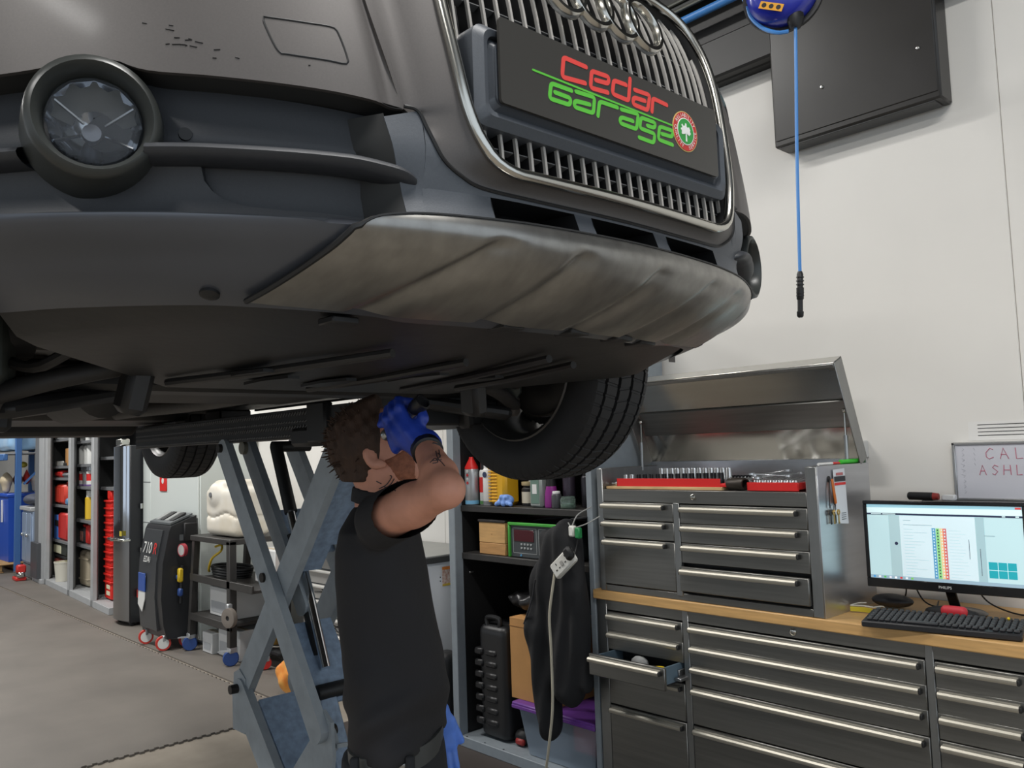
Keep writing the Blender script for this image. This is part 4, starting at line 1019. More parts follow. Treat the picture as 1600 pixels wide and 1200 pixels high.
for k, c in enumerate(((60, 150, 210), (240, 240, 240), (90, 190, 90), (230, 230, 240), (250, 250, 250), (210, 60, 60), (240, 250, 250), (120, 200, 90))):
    sc(.02 + k * .037, .035 + k * .037, .965, .99, 'task_icon', E_('scr_ic%d' % k, c), 3)
sc(.96, .995, .01, .035, 'close_button', E_('scr_close', (200, 70, 70)), 3)
mb = MB(); text(mb, 'PHILIPS', .014, mp(W * .5, .0165, .0006), mdir, mu); tag(mb.build('maker_lettering', M('badge_white', (0, 0, 0)), mon, smooth=0), kind='stuff')
nb = mp(.28, .04, -.035); nt = Vector((-1.27, 3.37, .972))
MB().bar(mp(.27, .06, -.04), Vector((mp(.27, 0, 0).x + .012, 3.34, .968)), .036, .012, mn, .003).build('stand_neck', MBLK, mon)
MB().lathe([(.10, 0), (.102, .004), (.09, .011), (.03, .018), (.001, .018)], (mp(.27, 0, 0).x, 3.375, .9575), (0, 0, 1), 36).build('stand_base', MBLK, mon)
MB().lathe([(.003, 0), (.003, .0006), (.0001, .0006)], mp(W - .01, .010, 0), mn, 8).build('power_led', E_('scr_light', (0, 0, 0)), mon)
for pts, lb in (([(-1.40, 3.36, 1.07), (-1.43, 3.40, .99), (-1.50, 3.44, .962), (-1.46, 3.5, .962)], 'thin black cable looping left of the monitor stand'),
                ([(-1.38, 3.36, 1.07), (-1.36, 3.40, .99), (-1.33, 3.44, .962), (-1.36, 3.55, .962)], 'thin black cable just beside monitor stand'),
                ([(-1.16, 3.37, 1.07), (-1.13, 3.42, 1.0), (-1.05, 3.46, .962), (-.98, 3.5, .962)], 'black cable falling right of the red oval pouch'),
                ([(-1.02, 3.38, 1.08), (-.98, 3.42, 1.0), (-.91, 3.46, .962), (-.89, 3.5, .962)], 'black cable under the right half of the monitor')):
    solo(MB().tube(smoothline(pts, 24), .003, 6), 'cable', PBLK, lb, 'cable')
# keyboard
kd = Vector((.985, .17, 0)).normalized(); kn = Vector((-kd.y, kd.x, 0)); ko = onZ(.957, 1346, 980)
def kbx(a0, a1, b0, b1, z0, z1, bev=0.0):
    sl = .10; Z = Vector((0, -sl, 1)).normalized(); T = Matrix((kd, kn, Vector((0, 0, 1)))).transposed().to_4x4(); T.translation = ko
    mb = MB().box(a0, a1, b0, b1, z0, z1, bev, T); mb.v = [(v[0], v[1], v[2] + .0 + .10 * max(0, (Vector(v) - ko).dot(kn))) for v in mb.v]; return mb
KB = M('keyboard_black', (30, 30, 33), .45); KEY = M('key_black', (44, 44, 47), .5)
kb = thing('keyboard', 'black full-size keyboard on the worktop in front of the monitor', 'keyboard', ko)
kbx(0, .49, 0, .158, .0, .022, .004).build('body', KB, kb)
kproto = None
for r in range(6):
    x = .016
    while x < .476:
        w = .017
        if r == 0 and .12 < x < .20: w = .11
        if not (.315 < x < .325 or .385 < x < .392) and not (r == 4 and x > .32 and x < .385 and False):
            if w == .017 and kproto is not None:
                c = kproto.copy(); COL.objects.link(c); c.parent = kb
                dv = kd * (x - .016) + kn * (r * .023 + (.006 if r == 5 else 0)); dv.z += .10 * (r * .023); c.location = kproto.location + dv
            else:
                k_ = kbx(x, x + w, .012 + r * .023, .029 + r * .023, .022, .031, .003).build('key', KEY, kb)
                if w == .017: kproto = k_
        x += w + .0028
MB().ball(ko + kd * .44 + kn * .125 + Vector((0, 0, .047)), .005, 8).build('yellow_light', M('yellow_plastic', (0, 0, 0)), kb)
ms = thing('mouse', 'black computer mouse left of the monitor, behind the keyboard', 'mouse', (-1.50, 3.31, .957))
MB().ball((-1.452, 3.34, .9845), (.08, .05, .026), 20).build('body', KB, ms)
MB().box(-1.457, -1.447, 3.298, 3.311, .990, 1.0, .003).build('scroll_wheel', PBLK, ms)
gl = thing('safety_glasses', 'clear and yellow safety glasses beside the chest foot', 'glasses', (-1.50, 3.19, .957))
YG = M('glasses_yellow', (205, 190, 60), .2); CG = M('glasses_clear', (225, 225, 215), .1, alpha=.6)
MB().sheet([[Vector((-1.54 + .09 * i / 8, 3.165 + .012 * math.sin(PI * i / 8), z)) for i in range(9)] for z in (.960, .978)], (0, .003, 0)).build('lens', YG, gl)
MB().tube([(-1.54, 3.17, .982), (-1.495, 3.177, .984), (-1.45, 3.168, .984)], .003, 6).build('frame', CG, gl)
MB().tube(smoothline([(-1.45, 3.168, .984), (-1.43, 3.20, .985), (-1.435, 3.23, .97)], 8), .0025, 6).build('temple_arm', CG, gl)
MB().tube(smoothline([(-1.54, 3.17, .982), (-1.53, 3.21, .985), (-1.50, 3.22, .988)], 8), .0025, 6).build('temple_arm', CG, gl)
pc = thing('headlamp_pouch', 'black pouch with a red oval on the worktop behind the keyboard', 'pouch', (-1.22, 3.26, .957))
ro = onY(3.205, 1491, 956); ro.z = max(ro.z, .985)
MB().ball((ro.x - .02, ro.y + .022, .983), (.09, .032, .0245), 20).build('body', M('pouch_black', (24, 24, 26), .7), pc)
mb = sdf_mesh(lambda p: s_box(p, (ro.x, ro.y, ro.z), (.044, .02, .019), .017), (ro.x - .06, ro.y - .04, ro.z - .04), (ro.x + .06, ro.y + .04, ro.z + .04), .005)
mb.build('red_oval', M('red_soft', (205, 50, 62), .5), pc)
MB().tube(smoothline([(-1.15, 3.25, .99), (-1.12, 3.26, .985), (-1.11, 3.25, .965), (-1.14, 3.23, .962)], 12), .005, 6).build('loop', M('pouch_black', (0, 0, 0)), pc)

# ================================================================ open grey cabinet beside the bench
CG_ = M('cabinet_grey', (138, 146, 152), .5, var=.06, scale=20)
CBK = M('cabinet_black', (24, 24, 25), .6)
SHB = M('shelf_black', (46, 44, 42), .5, var=.15, scale=20)
cb = thing('storage_cabinet', 'tall open grey cabinet between the white counter and the tool bench', 'cabinet', (-3.25, 3.25, 0))
MB().box(-3.80, -3.745, 3.0, 3.06, 0, 2.25, .004).build('side_frame', CG_, cb)
MB().box(-3.80, -3.79, 3.06, 3.60, 0, 2.25, .002).build('side_panel', CG_, cb)
MB().box(-3.79, -3.745, 3.06, 3.58, .06, 2.2, .0).build('inner_side', CBK, cb)
MB().box(-2.735, -2.70, 3.0, 3.06, 0, 2.25, .004).build('side_frame', CG_, cb)
MB().box(-2.72, -2.70, 3.06, 3.60, 0, 2.25, .002).build('side_panel', CG_, cb)
MB().box(-2.735, -2.722, 3.06, 3.58, .06, 2.2, .0).build('inner_side', CBK, cb)
MB().box(-3.79, -2.71, 3.57, 3.60, 0, 2.25, .0).build('back_panel', CBK, cb)
MB().box(-3.80, -2.70, 3.0, 3.6, 2.25, 2.29, .004).build('top_panel', CG_, cb)
MB().box(-3.745, -2.735, 3.0, 3.57, .0, .055, .003).build('bottom_panel', CG_, cb)
for z in (1.318, 1.052, 1.75):
    MB().box(-3.742, -2.738, 3.045, 3.57, z - .035, z, .003).build('shelf', SHB, cb)
for x in (-3.70, -3.55, -3.40): MB().lathe([(.005, 0), (.005, .001), (.001, .001)], (x, 3.012, .056), (0, 0, 1), 8).build('fixing_hole', CBK, cb)
MB().box(-3.79, -3.74, 3.10, 3.13, .93, .94, .002).build('shelf_clip', ALU, cb)
def can(x, y, z, r, h, body, cap, capc, label, name='spray_can', cat='spray can', cone=False, band=None, base=None, group=None):
    t = thing(name, label, cat, (x, y, z), group=group)
    hb = h * .74
    MB().lathe([(r * .93, 0), (r, .004), (r, hb), (r * .9, hb + .008), (r * .7, hb + .014), (.001, hb + .014)], (x, y, z), (0, 0, 1), 20).build('body', body, t)
    if cone: MB().lathe([(r * .98, hb), (r * .98, hb + .012), (r * .35, h - .01), (r * .3, h), (.001, h)], (x, y, z), (0, 0, 1), 20).build('cap', cap, t)
    else: MB().lathe([(r * .8, hb + .002), (r * .8, h - .004), (r * .74, h), (.001, h)], (x, y, z), (0, 0, 1), 20).build('cap', cap, t)
    if band is not None: MB().lathe([(r + .0006, h * .28), (r + .0006, h * .62)], (x, y, z), (0, 0, 1), 20).build('label_band', band, t)
    if base is not None: MB().lathe([(r + .0006, .004), (r + .0006, h * .09)], (x, y, z), (0, 0, 1), 20).build('base_band', base, t)
    return t
SILV = M('can_silver', (178, 180, 182), .3, .5); CRED = M('can_red', (214, 38, 34), .4); CWH = M('can_white', (225, 225, 222), .45)
s1 = 1.318
c = can(-3.70, 3.10, s1, .040, .27, SILV, CRED, None, 'grey spray can with pointed red cap at left end of the top shelf', cone=True, base=M('pale_blue', (120, 180, 215), .4))
for k in range(4): MB().lathe([(.008, 0), (.008, .001), (.003, .001)], (-3.69, 3.0595, s1 + .19 - k * .022), (.1, -1, 0), 10, closed=True).build('ring_mark', CRED if k % 2 else CWH, c)
can(-3.622, 3.13, s1, .030, .25, CWH, M('can_black', (40, 40, 42), .4), None, 'slim red-banded spray can second from left on the top shelf', band=CRED, base=M('can_green', (80, 130, 70), .5))
c = can(-3.565, 3.11, s1, .033, .26, CWH, CWH, None, 'white spray can with dark round emblem beside the yellow jug', base=M('can_dkgrey', (120, 120, 122), .4))
MB().lathe([(.016, 0), (.016, .001), (.001, .001)], (-3.56, 3.0765, s1 + .17), (.1, -1, 0), 16).build('emblem', M('emblem_navy', (50, 60, 90), .5), c)
YJ = M('jug_yellow', (222, 168, 34), .4)
yj = thing('oil_jug', 'yellow ribbed plastic jug on the top shelf behind the tyre', 'jug', (-3.465, 3.14, s1))
MB().box(-3.53, -3.40, 3.08, 3.20, s1, s1 + .24, .02).build('body', YJ, yj)
for k in range(11): MB().box(-3.532, -3.462, 3.075, 3.09, s1 + .02 + k * .018, s1 + .028 + k * .018, .002).build('rib', YJ, yj)
MB().lathe([(.02, 0), (.02, .03), (.001, .03)], (-3.465, 3.14, s1 + .24), (0, 0, 1), 16).build('cap', CBK, yj)
def glove_blob(p):
    d = s_ell(p, (-3.385, 3.075, s1 + .034), (.055, .028, .030))
    for x, z, r in ((-3.42, .02, .016), (-3.385, .014, .016), (-3.35, .018, .015), (-3.44, .012, .014), (-3.33, .012, .012), (-3.40, .05, .014), (-3.36, .048, .014)): d = smin(d, np.linalg.norm(p - np.array((x, 3.055, s1 + z)), axis=-1) - r, .008)
    return d
solo(sdf_mesh(glove_blob, (-3.47, 3.02, s1 - .01), (-3.29, 3.12, s1 + .09), .006), 'disposable_glove', M('nitrile_pale', (120, 158, 225), .5, var=.15, scale=30), 'crumpled pale blue nitrile glove at the front edge of the top shelf', 'glove')
jr = thing('jar', 'black jar with tan lid and pale label behind the blue glove', 'jar', (-3.30, 3.18, s1))
MB().lathe([(.05, 0), (.05, .09), (.04, .1), (.04, .11), (.001, .11)], (-3.30, 3.18, s1), (0, 0, 1), 24).build('body', CBK, jr)
MB().lathe([(.048, .108), (.05, .112), (.05, .128), (.001, .128)], (-3.30, 3.18, s1), (0, 0, 1), 24).build('lid', M('tan_lid', (190, 172, 130), .5), jr)
MB().lathe([(.0507, .015), (.0507, .075)], (-3.30, 3.18, s1), (0, 0, 1), 24).build('label_band', M('cream_label', (205, 198, 178), .6), jr)
MB().tube([(-3.305, 3.18, s1 + .128), (-3.305, 3.18, s1 + .17)], .008, 8).build('brush_stub', SILV, jr)
tn = thing('oil_tin', 'flat grey and white oil tin with small square label', 'tin', (-3.16, 3.10, s1))
MB().box(-3.205, -3.115, 3.075, 3.125, s1, s1 + .19, .010).build('body', M('tin_grey', (150, 156, 152), .4), tn)
MB().box(-3.19, -3.13, 3.073, 3.076, s1 + .02, s1 + .17).build('green_panel', M('tin_green', (104, 130, 118), .5), tn)
MB().box(-3.178, -3.145, 3.0715, 3.074, s1 + .07, s1 + .12).build('paper_label', CWH, tn)
MB().lathe([(.016, 0), (.016, .03), (.001, .03)], (-3.16, 3.1, s1 + .19), (0, 0, 1), 14).build('cap', CBK, tn)
pb = thing('bottle', 'purple bottle with black cap on the top shelf', 'bottle', (-3.075, 3.11, s1))
MB().lathe([(.034, 0), (.037, .01), (.034, .07), (.028, .10), (.026, .115), (.014, .135), (.014, .15), (.001, .15)], (-3.075, 3.11, s1), (0, 0, 1), 20).build('body', M('purple_plastic', (136, 44, 128), .35), pb)
MB().lathe([(.026, .10), (.027, .112), (.020, .165), (.001, .165)], (-3.075, 3.11, s1), (0, 0, 1), 20).build('cap', CBK, pb)
DKC = M('can_smoke', (58, 56, 62), .35, .3)
can(-2.995, 3.16, s1, .033, .23, M('can_plum', (62, 54, 66), .35, .3), CBK, None, 'dark plum spray can right of the purple bottle')
can(-2.90, 3.20, s1, .035, .20, DKC, CBK, None, 'smoke-grey can standing behind the small glass jar')
can(-2.81, 3.16, s1, .04, .24, M('can_brown', (66, 60, 52), .4), CBK, None, 'dark brown can at the right end of the top shelf')
gj = thing('glass_jar', 'small clear glass jar at the front of the top shelf', 'jar', (-2.94, 3.09, s1))
MB().lathe([(.036, 0), (.04, .006), (.04, .045), (.034, .055), (.034, .06), (.030, .06), (.030, .05), (.036, .044), (.036, .008), (.001, .006)], (-2.94, 3.09, s1), (0, 0, 1), 22).build('glass', M('jar_glass', (205, 225, 215), .05, trans=.9), gj)
MB().lathe([(.034, .006), (.034, .022), (.001, .022)], (-2.94, 3.09, s1), (0, 0, 1), 18).build('screws_inside', M('jar_fill', (120, 140, 128), .5), gj)
can(-3.02, 3.09, s1, .026, .085, M('can_blackgrey', (74, 74, 78), .4), CWH, None, 'short dark pot with pale lid between bottle and glass jar', name='pot', cat='pot')
s2 = 1.052
wb = thing('wooden_box', 'small wooden box with dark top on the middle shelf', 'box', (-3.49, 3.15, s2))
WD1 = M('box_wood', (186, 140, 88), .6, var=.12, scale=10, stretch=(1, 8, 8)); WD2 = M('box_wood_pale', (203, 160, 104), .6, var=.12, scale=10, stretch=(1, 8, 8))
MB().box(-3.615, -3.40, 3.07, 3.28, s2, s2 + .062, .003).build('lower_half', WD1, wb)
MB().box(-3.615, -3.40, 3.07, 3.28, s2 + .063, s2 + .175, .003).build('upper_half', WD2, wb)
MB().box(-3.62, -3.395, 3.065, 3.285, s2 + .175, s2 + .19, .003).build('lid', M('dark_lid', (44, 40, 38), .5), wb)
MB().lathe([(.004, 0), (.004, .001), (.001, .001)], (-3.508, 3.07, s2 + .11), (0, -1, 0), 8).build('knot', WD1, wb)
ch = thing('battery_charger', 'grey charger with green frame and dark red display on the middle shelf', 'charger', (-3.15, 3.16, s2))
CHG = M('charger_grey', (66, 70, 72), .45); CGR = M('charger_green', (70, 165, 60), .45); LINE = M('charger_line', (160, 164, 164), .5)
MB().box(-3.355, -2.90, 3.07, 3.34, s2, s2 + .178, .004).build('case', CHG, ch)
MB().box(-3.365, -2.89, 3.058, 3.074, s2 + .168, s2 + .184, .003).build('green_frame', CGR, ch)
MB().box(-3.365, -3.352, 3.058, 3.074, s2 - .0, s2 + .168, .003).build('green_frame', CGR, ch)
def line_rect(x0, x1, z0, z1, y, nm='panel_line', w=.0025):
    mb = MB()
    for a in ((x0, x1, z0, z0 + w), (x0, x1, z1 - w, z1), (x0, x0 + w, z0, z1), (x1 - w, x1, z0, z1)): mb.box(a[0], a[1], y - .001, y, a[2], a[3])
    return tag(mb.build(nm, LINE, ch, smooth=0), kind='stuff')
line_rect(-3.335, -3.155, s2 + .022, s2 + .155, 3.07); line_rect(-3.14, -2.985, s2 + .022, s2 + .155, 3.07)
MB().box(-3.325, -3.175, 3.067, 3.07, s2 + .085, s2 + .145, .001).build('display', M('display_red', (74, 20, 28), .2), ch)
for i in range(4):
    for j in range(2): MB().box(-3.275 + i * .024, -3.262 + i * .024, 3.066, 3.07, s2 + .045 + j * .02, s2 + .055 + j * .02, .001).build('button', LINE, ch)
for i in range(2):
    for j in range(3): MB().lathe([(.009, 0), (.009, .006), (.006, .008), (.001, .008)], (-2.968 + i * .028, 3.07, s2 + .05 + j * .042), (0, -1, 0), 12).build('terminal', LINE, ch)
MB().lathe([(.006, 0), (.006, .003), (.001, .003)], (-3.275, 3.07, s2 + .012), (0, -1, 0), 10).build('lamp', M('pilot_blue', (90, 150, 190), .4), ch)
solo(MB().tube(smoothline([(-3.30, 3.2, 1.236), (-3.2, 3.22, 1.25), (-3.0, 3.2, 1.262), (-2.9, 3.22, 1.25)], 16), .006, 8), 'cable', CBK, 'black cable lying on top of the charger', 'cable')
solo(MB().box(-3.50, -3.05, 3.37, 3.49, 1.053, 1.275, .02), 'tool_case', M('dark_red_case', (60, 22, 24), .5), 'dark red case at the back behind the charger', 'case')
# lower compartment
cs = thing('blow_moulded_case', 'black ribbed plastic tool case standing on end in the cabinet', 'case', (-3.55, 3.2, .055))
CSM = M('case_black', (34, 34, 35), .42)
mb = sdf_mesh(lambda p: s_box(p, (-3.545, 3.235, .36), (.115, .165, .305), .045), (-3.69, 3.04, .03), (-3.40, 3.42, .69), .012); mb.build('shell', CSM, cs)
for k in range(7):
    MB().box(-3.674, -3.61, 3.056, 3.13, .125 + k * .062, .163 + k * .062, .008).build('rib', CSM, cs); MB().box(-3.59, -3.50, 3.060, 3.10, .128 + k * .062, .16 + k * .062, .008).build('rib', CSM, cs)
MB().tube(smoothline([(-3.60, 3.1, .655), (-3.60, 3.1, .70), (-3.50, 3.1, .70), (-3.50, 3.1, .655)], 14), .013, 8).build('handle', CSM, cs)
KRAFT = M('kraft_card', (190, 140, 84), .75, var=.06, scale=10)
bx = thing('storage_box', 'clear plastic box with purple lid at the bottom of the cabinet', 'box', (-3.02, 3.25, .055))
CLP = M('cloudy_plastic', (150, 165, 180), .25, alpha=.55, spec=.6)
mb = MB(); P0 = [(-3.24, 3.05), (-2.79, 3.05), (-2.79, 3.45), (-3.24, 3.45)]; P1 = [(-3.29, 3.03), (-2.755, 3.03), (-2.755, 3.47), (-3.29, 3.47)]
mb.grid([[(x, y, .058) for x, y in P0], [(x, y, .30) for x, y in P1]], closed=True); mb.f.append((0, 1, 2, 3)); mb.build('tub', CLP, bx, smooth=0)
PUR = M('purple_lid', (112, 62, 150), .4)
MB().box(-3.325, -2.745, 3.01, 3.49, .30, .318, .006).build('lid', PUR, bx); MB().box(-3.325, -2.745, 3.008, 3.02, .285, .305, .004).build('lid_rim', PUR, bx)
solo(MB().box(-2.98, -2.80, 3.09, 3.38, .12, .285, .02), 'red_pack', M('red_pack', (190, 60, 62), .6), 'red packet seen through side of the clear storage box', 'packet')
solo(MB().box(-3.20, -3.02, 3.10, 3.38, .062, .20, .02), 'grey_pack', M('grey_pack', (120, 128, 140), .6), 'pale grey packet inside the clear storage box', 'packet')
kx = thing('cardboard_box', 'brown cardboard box on the purple lid, half behind the hanging jacket', 'box', (-3.2, 3.2, .318))
MB().box(-3.375, -3.05, 3.06, 3.36, .318, .735, .002).build('body', KRAFT, kx)
MB().box(-3.377, -3.05, 3.058, 3.36, .69, .693).build('flap_line', M('kraft_dark', (150, 106, 60), .8), kx)
MB().box(-3.185, -3.15, 3.057, 3.061, .43, .50).build('red_mark', CRED, kx)
def bagf(p):
    d = s_ell(p, (-3.30, 3.22, .808), (.20, .12, .055))
    d = smin(d, s_ell(p, (-3.12, 3.16, .822), (.14, .10, .07)), .04); d = smin(d, s_cap(p, (-3.45, 3.14, .82), (-3.38, 3.16, .80), .012, .03), .02)
    return d + .008 * np.sin(p[..., 0] * 60) * np.sin(p[..., 1] * 50 + p[..., 2] * 40)
solo(sdf_mesh(bagf, (-3.55, 3.05, .70), (-2.95, 3.38, .92), .012), 'black_bag', M('bag_black', (34, 33, 34), .35), 'crumpled black bag on top of the cardboard box', 'bag')
rd = thing('trolley_jack_pad', 'small red and black object on the cabinet floor by the clear box', 'jack', (-3.36, 3.16, .055))
MB().box(-3.42, -3.33, 3.10, 3.25, .055, .13, .02).build('body', CBK, rd); MB().box(-3.40, -3.335, 3.09, 3.12, .06, .095, .01).build('red_front', M('dull_red', (150, 40, 38), .5), rd); rd.name = 'small_jack'
# jacket hanging on the right post
JK = M('jacket_black', (28, 28, 30), .85, bump=.3, bscale=40)
def jackf(p):
    d = s_box(p, (-2.82, 2.918, .86), (.13, .035, .36), .034)
    q = p.copy(); q[..., 0] = p[..., 0] + .22 * (p[..., 2] - .8)
    d = smin(d, s_cap(p, (-2.84, 2.913, 1.20), (-2.97, 2.913, .75), .055, .075), .05)
    d = smin(d, s_cap(p, (-2.97, 2.913, .75), (-2.945, 2.908, .30), .075, .06), .04)
    d = smin(d, s_cap(p, (-2.80, 2.918, 1.21), (-2.79, 2.908, .50), .058, .075), .05)
    d = smin(d, s_ell(p, (-2.93, 2.885, .98), (.09, .045, .10)), .04)
    f = .010 * np.sin(p[..., 0] * 42 + p[..., 2] * 7) + .006 * np.sin(p[..., 0] * 85 - p[..., 2] * 12)
    return d + f
jk = sdf_mesh(jackf, (-3.09, 2.79, .20), (-2.60, 3.02, 1.32), .011)
jt = thing('jacket', 'black jacket hanging at the front of the open cabinet', 'jacket', (-2.85, 2.95, .24)); jk.build('cloth', JK, jt)
MB().tube(smoothline([(-2.83, 2.925, 1.20), (-2.82, 2.96, 1.27), (-2.76, 2.985, 1.285), (-2.73, 2.996, 1.29)], 10), .006, 6).build('hanging_loop', JK, jt)
MB().tube(smoothline([(-2.93, 2.832, 1.0), (-2.96, 2.832, .9), (-3.02, 2.832, .78)], 10), .004, 6).build('seam', M('jacket_seam', (52, 52, 55), .8), jt)
# extension socket on its cable
WPL = M('white_plastic', (226, 224, 216), .4)
es = thing('extension_socket', 'white two-gang extension socket hanging in front of the jacket', 'socket', (-2.71, 2.86, 1.03))
ea, eb = Vector((-2.765, 2.808, 1.055)), Vector((-2.665, 2.808, 1.135)); ed_ = (eb - ea).normalized()
T = Matrix((ed_, Vector((0, 1, 0)), ed_.cross(Vector((0, 1, 0))))).transposed().to_4x4(); T.translation = ea
MB().box(-.01, .145, -.016, .016, -.038, .038, .008, T).build('body', WPL, es)
for a in (.035, .105):
    for dx, dz, w, h in ((0, .016, .004, .010), (-.012, -.008, .010, .004), (.012, -.008, .010, .004)):
        MB().box(a + dx - w / 2, a + dx + w / 2, -.0175, -.015, dz - h / 2, dz + h / 2, 0, T).build('socket_hole', CBK, es)
MB().box(.06, .08, -.019, -.015, -.012, .012, .003, T).build('switch', M('switch_grey', (170, 168, 162), .4), es)
pl = MB().box(.125, .175, -.05, -.016, -.03, .03, .012, T).build('black_plug', CBK, es)
MB().tube(smoothline([ea - ed_ * .01, (-2.785, 2.80, .97), (-2.80, 2.79, .85), (-2.795, 2.788, .70), (-2.80, 2.79, .45), (-2.845, 2.80, .25), (-2.90, 2.83, .12), (-2.905, 2.82, .008), (-2.86, 2.8, .006)], 60), .0062, 8).build('cable', M('cable_cream', (196, 188, 168), .5), es)
wp = thing('plug', 'small white plug with grey leads hanging above extension socket', 'plug', (-2.70, 2.93, 1.22))
MB().box(-2.725, -2.692, 2.855, 2.885, 1.212, 1.262, .006).build('body', WPL, wp)
for q in ([(-2.71, 2.87, 1.26), (-2.70, 2.90, 1.31), (-2.70, 2.995, 1.34)], [(-2.70, 2.87, 1.25), (-2.66, 2.92, 1.27), (-2.63, 2.975, 1.30)], [(-2.735, 2.87, 1.275), (-2.72, 2.87, 1.255)]):
    MB().tube(smoothline(q, 10), .003, 6).build('lead', M('lead_grey', (150, 150, 146), .5), wp)
gp = thing('plug', 'small green plug beside the white plug on its black lead', 'plug', (-2.665, 2.93, 1.2))
MB().box(-2.685, -2.655, 2.855, 2.88, 1.205, 1.255, .005).build('body', M('plug_green', (30, 130, 70), .4), gp)
MB().tube(smoothline([(-2.67, 2.865, 1.205), (-2.68, 2.86, 1.16), (-2.67, 2.83, 1.13), (-2.66, 2.80, 1.125)], 10), .0035, 6).build('lead', CBK, gp)

# ================================================================ the left end of the bay
GREYC = M('locker_grey', (170, 172, 173), .5, var=.05); GREYD = M('locker_grey_dark', (112, 114, 116), .5)
RA = Vector((-9.38, 2.98, 0)); RD = Vector((-.99846, .0555, 0)); RN = Vector((.0555, .99846, 0))
def rowp(px, py, q=0.0):
    d = ray(px, py); t = ((RA + RN * q - EYE).dot(RN)) / d.dot(RN); return EYE + d * t
def row(s, q, z): return RA + RD * s + RN * q + Vector((0, 0, z))
TR = Matrix((-RD, RN, Vector((0, 0, 1)))).transposed().to_4x4(); TR.translation = RA
def rowc(px, py, q, smax):
    s = min((rowp(px, py, q) - RA).dot(RD), smax); return row(s, q, 0)
def rb(s0, s1, q0, q1, z0, z1, b=.003): return MB().box(-s1, -s0, q0, q1, z0, z1, b, TR)
def unit(s0, s1, shelves, label):
    t = thing('shelf_cabinet', label, 'cabinet', row((s0 + s1) / 2 + .2, .25, 0))
    rb(s1, s1 + .11, 0, .044, 0, 2.195).build('upright', GREYC, t)
    for k in range(3):
        a, b = s1 + .10 + .10 * k, .045 + .03 * k
        MB().prism([(-a, b), (-a, b + .03), (-a - .085, b + .055), (-a - .085, b + .028)], row(0, 0, .08), -RD, RN, (0, 0, 2.11)).build('door_track', GREYC if k < 2 else GREYD, t)
    rb(s1 + .41, s1 + .42, .13, .50, .06, 2.2, 0).build('inner_side', CBK, t)
    rb(s0 + .43, s1 + .41, .46, .50, .06, 2.2, 0).build('back', CBK, t); rb(s0 + .115, s1 + .11, .0, .13, .0, .075).build('plinth', GREYC, t); rb(s0 + .42, s1 + .405, .135, .455, .05, .075).build('bottom', GREYC, t); rb(s0 + .425, s1 + .42, .0, .5, 2.2, 2.25).build('top', GREYC, t)
    for z in shelves: rb(s0 + .435, s1 + .405, .13, .455, z - .035, z, .002).build('shelf', GREYD, t)
    return t
U1 = unit(.20, .99, (1.70, 1.35), 'open grey cabinet holding the stack of red crates')
U2 = unit(.99, 2.14, (1.92, 1.625, 1.345, .93, .62), 'open grey cabinet with spray cans and bottles, beside the red crates')
U3 = unit(2.14, 3.52, (1.98, 1.61, 1.45, 1.08, .60), 'open grey cabinet with red jerrycan, farther along the row')
def on_sh(px, py_top, py_bot, q):
    a, b = rowp(px, py_bot, q), rowp(px, py_top, q); return a, b.z - a.z
WB_ = M('bottle_white', (222, 222, 218), .4); REDP = M('red_plastic', (200, 48, 44), .42); PURP = M('purple_print', (120, 90, 150), .5)
for k, (px_, r) in enumerate(((126, .07), (134.5, .06), (141.5, .06))):
    p = rowc(px_, 722, .235, (2.44, 2.25, 2.08)[k]); z0 = 1.625
    t = thing('bottle', ['white bottle at left end of the upper shelf of spray-can cabinet', 'white bottle in the middle of upper shelf of spray-can cabinet', 'white bottle at right end of the upper shelf of spray-can cabinet'][k], 'bottle', (p.x, p.y, z0), group='white bottles on the upper shelf')
    MB().lathe([(r, 0), (r, .20), (r * .8, .235), (r * .35, .25), (.001, .25)], (p.x, p.y, z0), (0, 0, 1), 16).build('body', WB_, t); MB().lathe([(r * .4, .25), (r * .4, .285), (.001, .285)], (p.x, p.y, z0), (0, 0, 1), 12).build('cap', WB_, t)
for k, (px_, c) in enumerate(((123.5, CRED), (132, SILV), (141, CRED))):
    p = rowc(px_, 757, .245, (2.44, 2.26, 2.06)[k])
    can(p.x, p.y, 1.345, .075, .25, SILV if k == 1 else WB_, SILV, None, ['left', 'middle', 'right'][k] + ' red and purple spray can on the second shelf of the white-bottle cabinet' if k != 1 else 'plain silver spray can between two red and purple cans on second shelf', band=c if k != 1 else None, base=PURP, group='spray cans on the second shelf')
p = rowc(142, 811, .235, 2.1); can(p.x, p.y, .93, .07, .36, M('can_yellow', (226, 186, 50), .4), WB_, None, 'yellow spray can standing alone on third shelf of the bottle cabinet')
p = rowc(131, 846, .235, 2.36); t = thing('oil_bottle', 'flat black and red patterned oil bottle on the fourth shelf', 'bottle', (p.x, p.y, .62))
T2_ = Matrix.Translation((p.x, p.y, .62)) @ Matrix.Rotation(-.11, 4, 'Z')
MB().box(-.14, .14, -.05, .05, 0, .20, .02, T2_).build('body', M('bottle_black', (60, 58, 60), .4), t); MB().box(-.09, .09, -.053, -.049, .03, .15, .0, T2_).build('label_face', M('bottle_label', (190, 184, 170), .5, col2=(190, 60, 50), scale=22), t)
MB().box(-.06, .06, -.03, .03, .20, .235, .01, T2_).build('cap', CRED, t)
p = rowc(141, 846, .235, 2.1); t = thing('oil_bottle', 'red oil bottle beside the patterned bottle on the fourth shelf', 'bottle', (p.x, p.y, .62))
